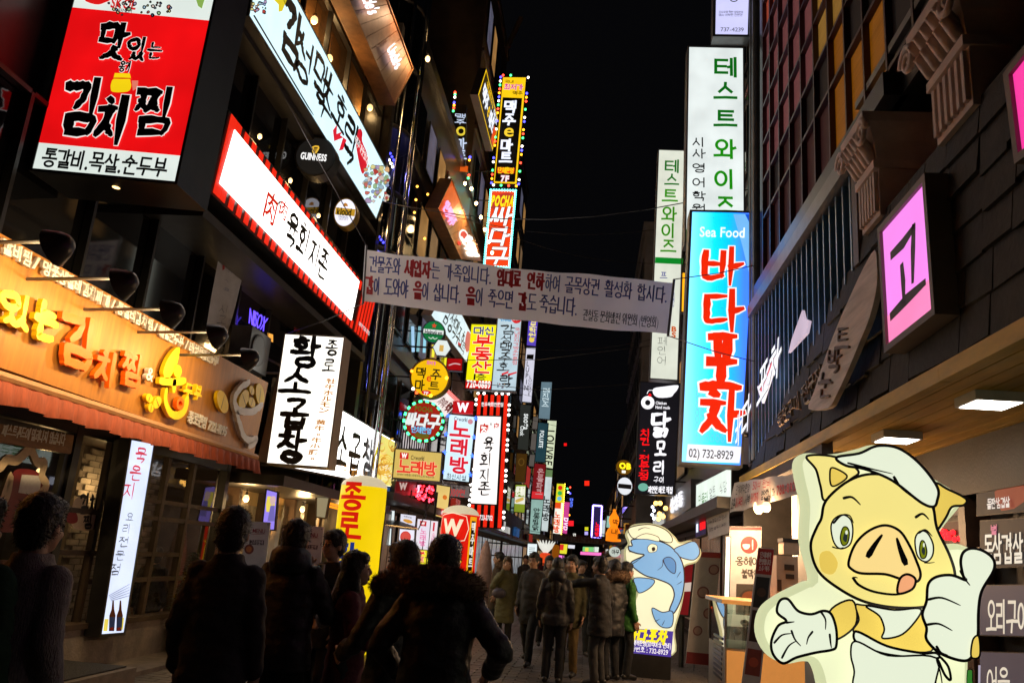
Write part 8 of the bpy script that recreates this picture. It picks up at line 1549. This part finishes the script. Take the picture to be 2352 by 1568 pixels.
    # hair
    if hair:
        hm = MB()
        def hb_(p, r, n=14, q=9):
            t_ = MB(); t_.ball((0, 0, 0), r, n, q); hm.add([S(hp(Vector(p)+v)) for v in t_.v], t_.f)
        hb_((0, -.028, .038), (.092, .104, .112)); hb_((0, .03, .082), (.074, .062, .052)); hb_((0, -.055, -.025), (.080, .060, .080))
        if hair == 'long':
            hb_((0, -.05, -.06), (.085, .065, .12)); 
            chain(hm, [S(hp((0, -.06, -.05))), S(hc+Vector((0, -.11, -.25))), S(hc+Vector((0, -.12, -.42)))], [.085*s, .085*s, .05*s])
            for k in (-1, 1): chain(hm, [S(hp((k*.06, -.01, 0))), S(hp((k*.075, .0, -.12))), S(hc+Vector((k*.09, -.02, -.30)))], [.035*s, .04*s, .03*s])
        hob = ob('hair', fuse(hm, .009*s if face else vox*s, 2, .004*s, 45, seed), haircol or HAIR, root); hme = hob.data
        if vox <= .013:
            r_ = random.Random(seed); st = MB(); vs = hme.vertices
            for q in range(1800):
                v = vs[r_.randrange(len(vs))]; d_ = (v.normal*.28+Vector((r_.uniform(-.4, .4), r_.uniform(-.4, .4), r_.uniform(-1.1, .1)))).normalized()*r_.uniform(.010, .024)*s; n_ = d_.cross(v.normal+Vector((.01, .02, .03))).normalized()*.0018*s
                st.add([v.co-n_, v.co+n_, v.co+d_+v.normal*.003], [(0, 1, 2)])
            o = st.build('hair_strands', haircol or HAIR, None); o.parent = root; o['kind'] = 'stuff'
    if face:
        for k in (-1, 1):
            q = MB(); t_ = MB(); t_.ball((0, 0, 0), (.011, .006, .006), 8, 6); q.add([S(hp(Vector((k*.031, .0835, .008))+v)) for v in t_.v], t_.f); q.build('eye', LENS, None).parent = root
            MB().tube([S(hp((k*.016, .089, .030))), S(hp((k*.032, .088, .034))), S(hp((k*.048, .076, .029)))], .0035*s, 5).build('eyebrow', HAIR, None).parent = root
        if mouth == 'laugh':
            t_ = MB(); t_.ball((0, 0, 0), (.022, .012, .016), 10, 6); MB().add([S(hp(Vector((0, .082, -.062))+v)) for v in t_.v], t_.f).build('mouth', LENS, None).parent = root
            t_ = MB(); t_.ball((0, 0, 0), (.018, .012, .005), 10, 5); MB().add([S(hp(Vector((0, .084, -.053))+v)) for v in t_.v], t_.f).build('teeth', TEETH, None).parent = root
        else: MB().tube([S(hp((-.02, .081, -.060))), S(hp((0, .088, -.061))), S(hp((.02, .081, -.060)))], .0045*s, 6).build('mouth', LIP, None).parent = root
        if glasses:
            gm_ = MB()
            for k in (-1, 1): gm_.tube([S(hp((k*.034+.022*math.cos(a*.628), .094, .006+.017*math.sin(a*.628)))) for a in range(11)], .0022*s, 5)
            gm_.tube([S(hp((-.012, .096, .010))), S(hp((.012, .096, .010)))], .002*s, 5)
            for k in (-1, 1): gm_.tube([S(hp((k*.056, .092, .010))), S(hp((k*.076, .0, .008)))], .002*s, 5)
            gm_.build('glasses', BLACK, None).parent = root
    if fur:
        fm = MB(); R_ = .16
        pts = [S(Vector((math.cos(a)*.185, -.02+math.sin(a)*.13, 1.475+.055*max(0, -math.sin(a))))+lf(1.47)) for a in [math.radians(-205+k*23) for k in range(11)]]
        chain(fm, pts, [.045*s]+[.068*s]*9+[.045*s]); fme = fuse(fm, .014*s, 1, .018*s, 30, seed)
        ob('fur_trim', fme, fur, root)
        r_ = random.Random(seed); st = MB(); vs = fme.vertices
        for q in range(2600):
            v = vs[r_.randrange(len(vs))]; d_ = (v.normal+Vector((r_.uniform(-.7, .7), r_.uniform(-.7, .7), r_.uniform(-.7, .5)))).normalized()*.03*s; n_ = d_.cross(Vector((r_.random(), r_.random(), r_.random()))).normalized()*.0022*s
            st.add([v.co-n_, v.co+n_, v.co+d_], [(0, 1, 2)])
        o = st.build('fur_strands', fur, None); o.parent = root; o['kind'] = 'stuff'
    if hood:
        hm = MB(); loft(hm, [(1.40*s, .13*s, .12*s, 0, -.03*s+g(1.4)), (1.47*s, .145*s, .14*s, 0, -.045*s+g(1.47)), (1.54*s, .13*s, .12*s, 0, -.055*s+g(1.54)), (1.58*s, .09*s, .07*s, 0, -.07*s+g(1.58))]); ob('hood', fuse(hm, vox*s, 3, .010*s, 9, seed+3), hood, root)
    return root
def cloth(name, c, rough=.85, bump=.25, bs=60, var=.25, stretch=None): return pm(name, c, rough=rough, bump=bump, bscale=bs, var=var, scale=6, stretch=stretch)
TR_BLK = cloth('black_trousers', (.014, .014, .016)); TR_NVY = cloth('navy_trousers', (.02, .024, .035)); TR_DEN = cloth('dark_denim', (.03, .035, .05)); TR_GRY = cloth('grey_trousers', (.045, .043, .042))
CO_BLK = cloth('black_wool_coat', (.028, .027, .029)); CO_BLK2 = cloth('black_padded_coat', (.019, .018, .02), rough=.55); CO_KNT = cloth('charcoal_knit', (.34, .30, .285), bump=.9, bs=55, stretch=(3, 3, .6)); CO_MAR = cloth('maroon_coat', (.10, .014, .028)); CO_OLV = cloth('olive_coat', (.10, .095, .045)); CO_DGR = cloth('dark_green_jacket', (.012, .05, .022)); CO_NVY = cloth('navy_suit', (.014, .015, .020)); CO_GRY = cloth('dark_grey_coat', (.02, .019, .02)); CO_KHK = cloth('khaki_trousers', (.16, .11, .04)); CO_GRN = cloth('bright_green_jacket', (.03, .14, .02))
FURB = pm('brown_fur', (.16, .10, .06), rough=.9, var=.4, scale=30); LTHR = pm('tan_boots', (.28, .17, .05), rough=.6)
person('man in charcoal turtleneck jumper seen from behind at the left edge', (72, 1300), 3.6, 1.74, -12, CO_KNT, .80, 1.05, TR_NVY, turn=8, seed=2, puff=.006)
person('person in dark green jacket cut by the left edge of the picture', (-75, 1300), 3.4, 1.72, 0, CO_DGR, .75, 1.1, TR_BLK, seed=3)
person('man in long black overcoat walking away left of centre', (523, 1300), 4.75, 1.78, 6, CO_BLK, .62, 1.05, TR_DEN, legs=((.22, .0), (-.2, .05)), seed=4, turn=4)
person('man in black hooded padded jacket standing before the restaurant', (672, 1300), 5.8, 1.76, -4, CO_BLK2, .78, 1.12, TR_BLK, arms={'r': [(.27, .08, 1.14), (.16, .25, 1.08)]}, hood=CO_BLK2, seed=5)
sm = person('man in dark suit and tie smoking by the timber front', (763, 1290), 7.7, 1.74, 150, CO_NVY, .72, .98, TR_BLK, arms={'r': [(.25, .06, 1.14), (.08, .22, 1.42)], 'rn': (0, -.2, -1), 'rc': .9}, seed=6, collar=False, glasses=True)
box('shirt', (-.05, .125, 1.05), (.05, .142, 1.44), WHITEP, None).parent = sm; box('tie', (-.018, .142, 1.08), (.018, .15, 1.43), CO_BLK, None).parent = sm; MB().tube([(.075, .30, 1.50), (.055, .36, 1.515)], .005, 6).build('cigarette', WHITEP, None).parent = sm
person('laughing long-haired woman in maroon coat seen in profile', (818, 1300), 6.0, 1.58, -78, CO_MAR, .55, .98, TR_DEN, hair='long', mouth='laugh', seed=7, arms={'r': [(.22, .05, 1.14), (.15, .24, 1.05)], 'l': [(-.22, .05, 1.14), (-.12, .26, 1.02)]}, tilt=4)
person('short-haired man with fur hood facing left beside the laughing woman', (925, 1300), 5.3, 1.67, 55, CO_BLK2, .70, 1.05, TR_BLK, fur=FURB, seed=8, arms={'l': [(-.26, .06, 1.13), (-.18, .3, 1.02)]})
person('man in black parka with wide brown fur hood seen from behind', (1022, 1300), 4.75, 1.71, -3, CO_BLK2, .56, 1.22, TR_BLK, fur=FURB, seed=9, arms={'r': [(.37, -.04, 1.16), (.28, .20, 1.02)], 'l': [(-.33, -.03, 1.14), (-.26, .16, .98)]}, turn=-10)
gw = person('woman in long olive coat with a hand raised to her face', (1166, 1300), 15.6, 1.62, 185, CO_OLV, .50, 1.05, TR_BLK, hair='long', arms={'r': [(.26, .10, 1.18), (.06, .17, 1.50)], 'rn': (0, -1, .2)}, seed=10, shoes=LTHR, vox=.016, haircol=pm('brown_hair', (.06, .035, .02), rough=.5), puff=.014)
MB().ball((.12, .20, .98), (.13, .06, .09), 12, 8).build('shoulder_bag', pm('lilac_bag', (.07, .06, .09), rough=.5), None, True).parent = gw
person('young man with glasses in black coat walking towards the camera', (1226, 1300), 13.9, 1.72, 165, CO_BLK, .62, 1.0, TR_BLK, legs=((.28, 0), (-.25, .06)), glasses=True, seed=11, vox=.016)
person('woman with black hair in black coat being hugged, seen from behind', (1282, 1300), 12.1, 1.66, -5, CO_BLK2, .80, 1.12, TR_BLK, hair='long', seed=12, vox=.016, hood=CO_BLK2)
person('older man in grey padded coat laying an arm on the next woman', (1384, 1300), 12.25, 1.73, 62, CO_GRY, .66, 1.05, TR_GRY, arms={'l': [(-.13, .30, 1.36), (-.05, .62, 1.30)], 'ln': (-.8, 0, -.2), 'lc': .1}, seed=13, vox=.015, lean=.05)
person('man in olive parka and khaki trousers behind the hugging pair', (1322, 1300), 12.9, 1.72, 165, CO_OLV, .70, 1.08, CO_KHK, seed=14, vox=.018, xoff=-.05)
person('man with brown fur hood in dark coat next to the fish sign', (1412, 1300), 12.9, 1.70, 40, CO_BLK2, .64, 1.05, TR_BLK, fur=FURB, seed=15, vox=.018)
person('person in bright green jacket close to the fish sign', (1440, 1300), 13.2, 1.68, -60, CO_GRN, .72, 1.08, TR_BLK, seed=16, vox=.018)
person('man in brown coat with fur collar standing by the far left shops', (1146, 1290), 17.5, 1.70, 100, cloth('brown_coat', (.05, .035, .022)), .6, 1.05, TR_BLK, fur=FURB, seed=17, vox=.02)
for k, (u, y, hd, ct, hr) in enumerate([(1262, 16.5, 190, cloth('beige_coat', (.16, .12, .08)), 'long'), (1300, 15.0, 150, CO_GRY, 'short'), (1336, 16.0, 200, CO_BLK2, 'short'), (1208, 24.0, 170, CO_GRY, 'short'), (1290, 27.0, 0, CO_BLK, 'long'), (1345, 30.0, 180, CO_NVY, 'short'), (1398, 22.0, 20, CO_BLK, 'short'), (1240, 32.0, 180, CO_MAR, 'long')]):
    person(['long-haired walker in a beige coat behind the young man with glasses', 'dark-haired man half hidden behind the hugging pair', 'man in padded black coat facing the camera behind the grey-coated man', 'distant walker in grey near the small orange inflatable', 'distant long-haired walker in the middle of the street', 'distant walker in navy towards the far banner', 'distant walker in black right of the crowd', 'most distant walker in a dark red coat'][k], (u, 1290), y, 1.70-.02*(k % 3), hd, ct, .65, 1.05, TR_BLK, hair=hr, legs=((.2, 0), (-.18, .03)), seed=20+k, vox=.022, face=(k < 3), group='background walkers')
person('diner with black hair sitting behind the gridded window', (355, 1300), 11.5, 1.60, 30, CO_GRY, .80, 1.0, TR_BLK, seed=31, vox=.02, z0=-.2)
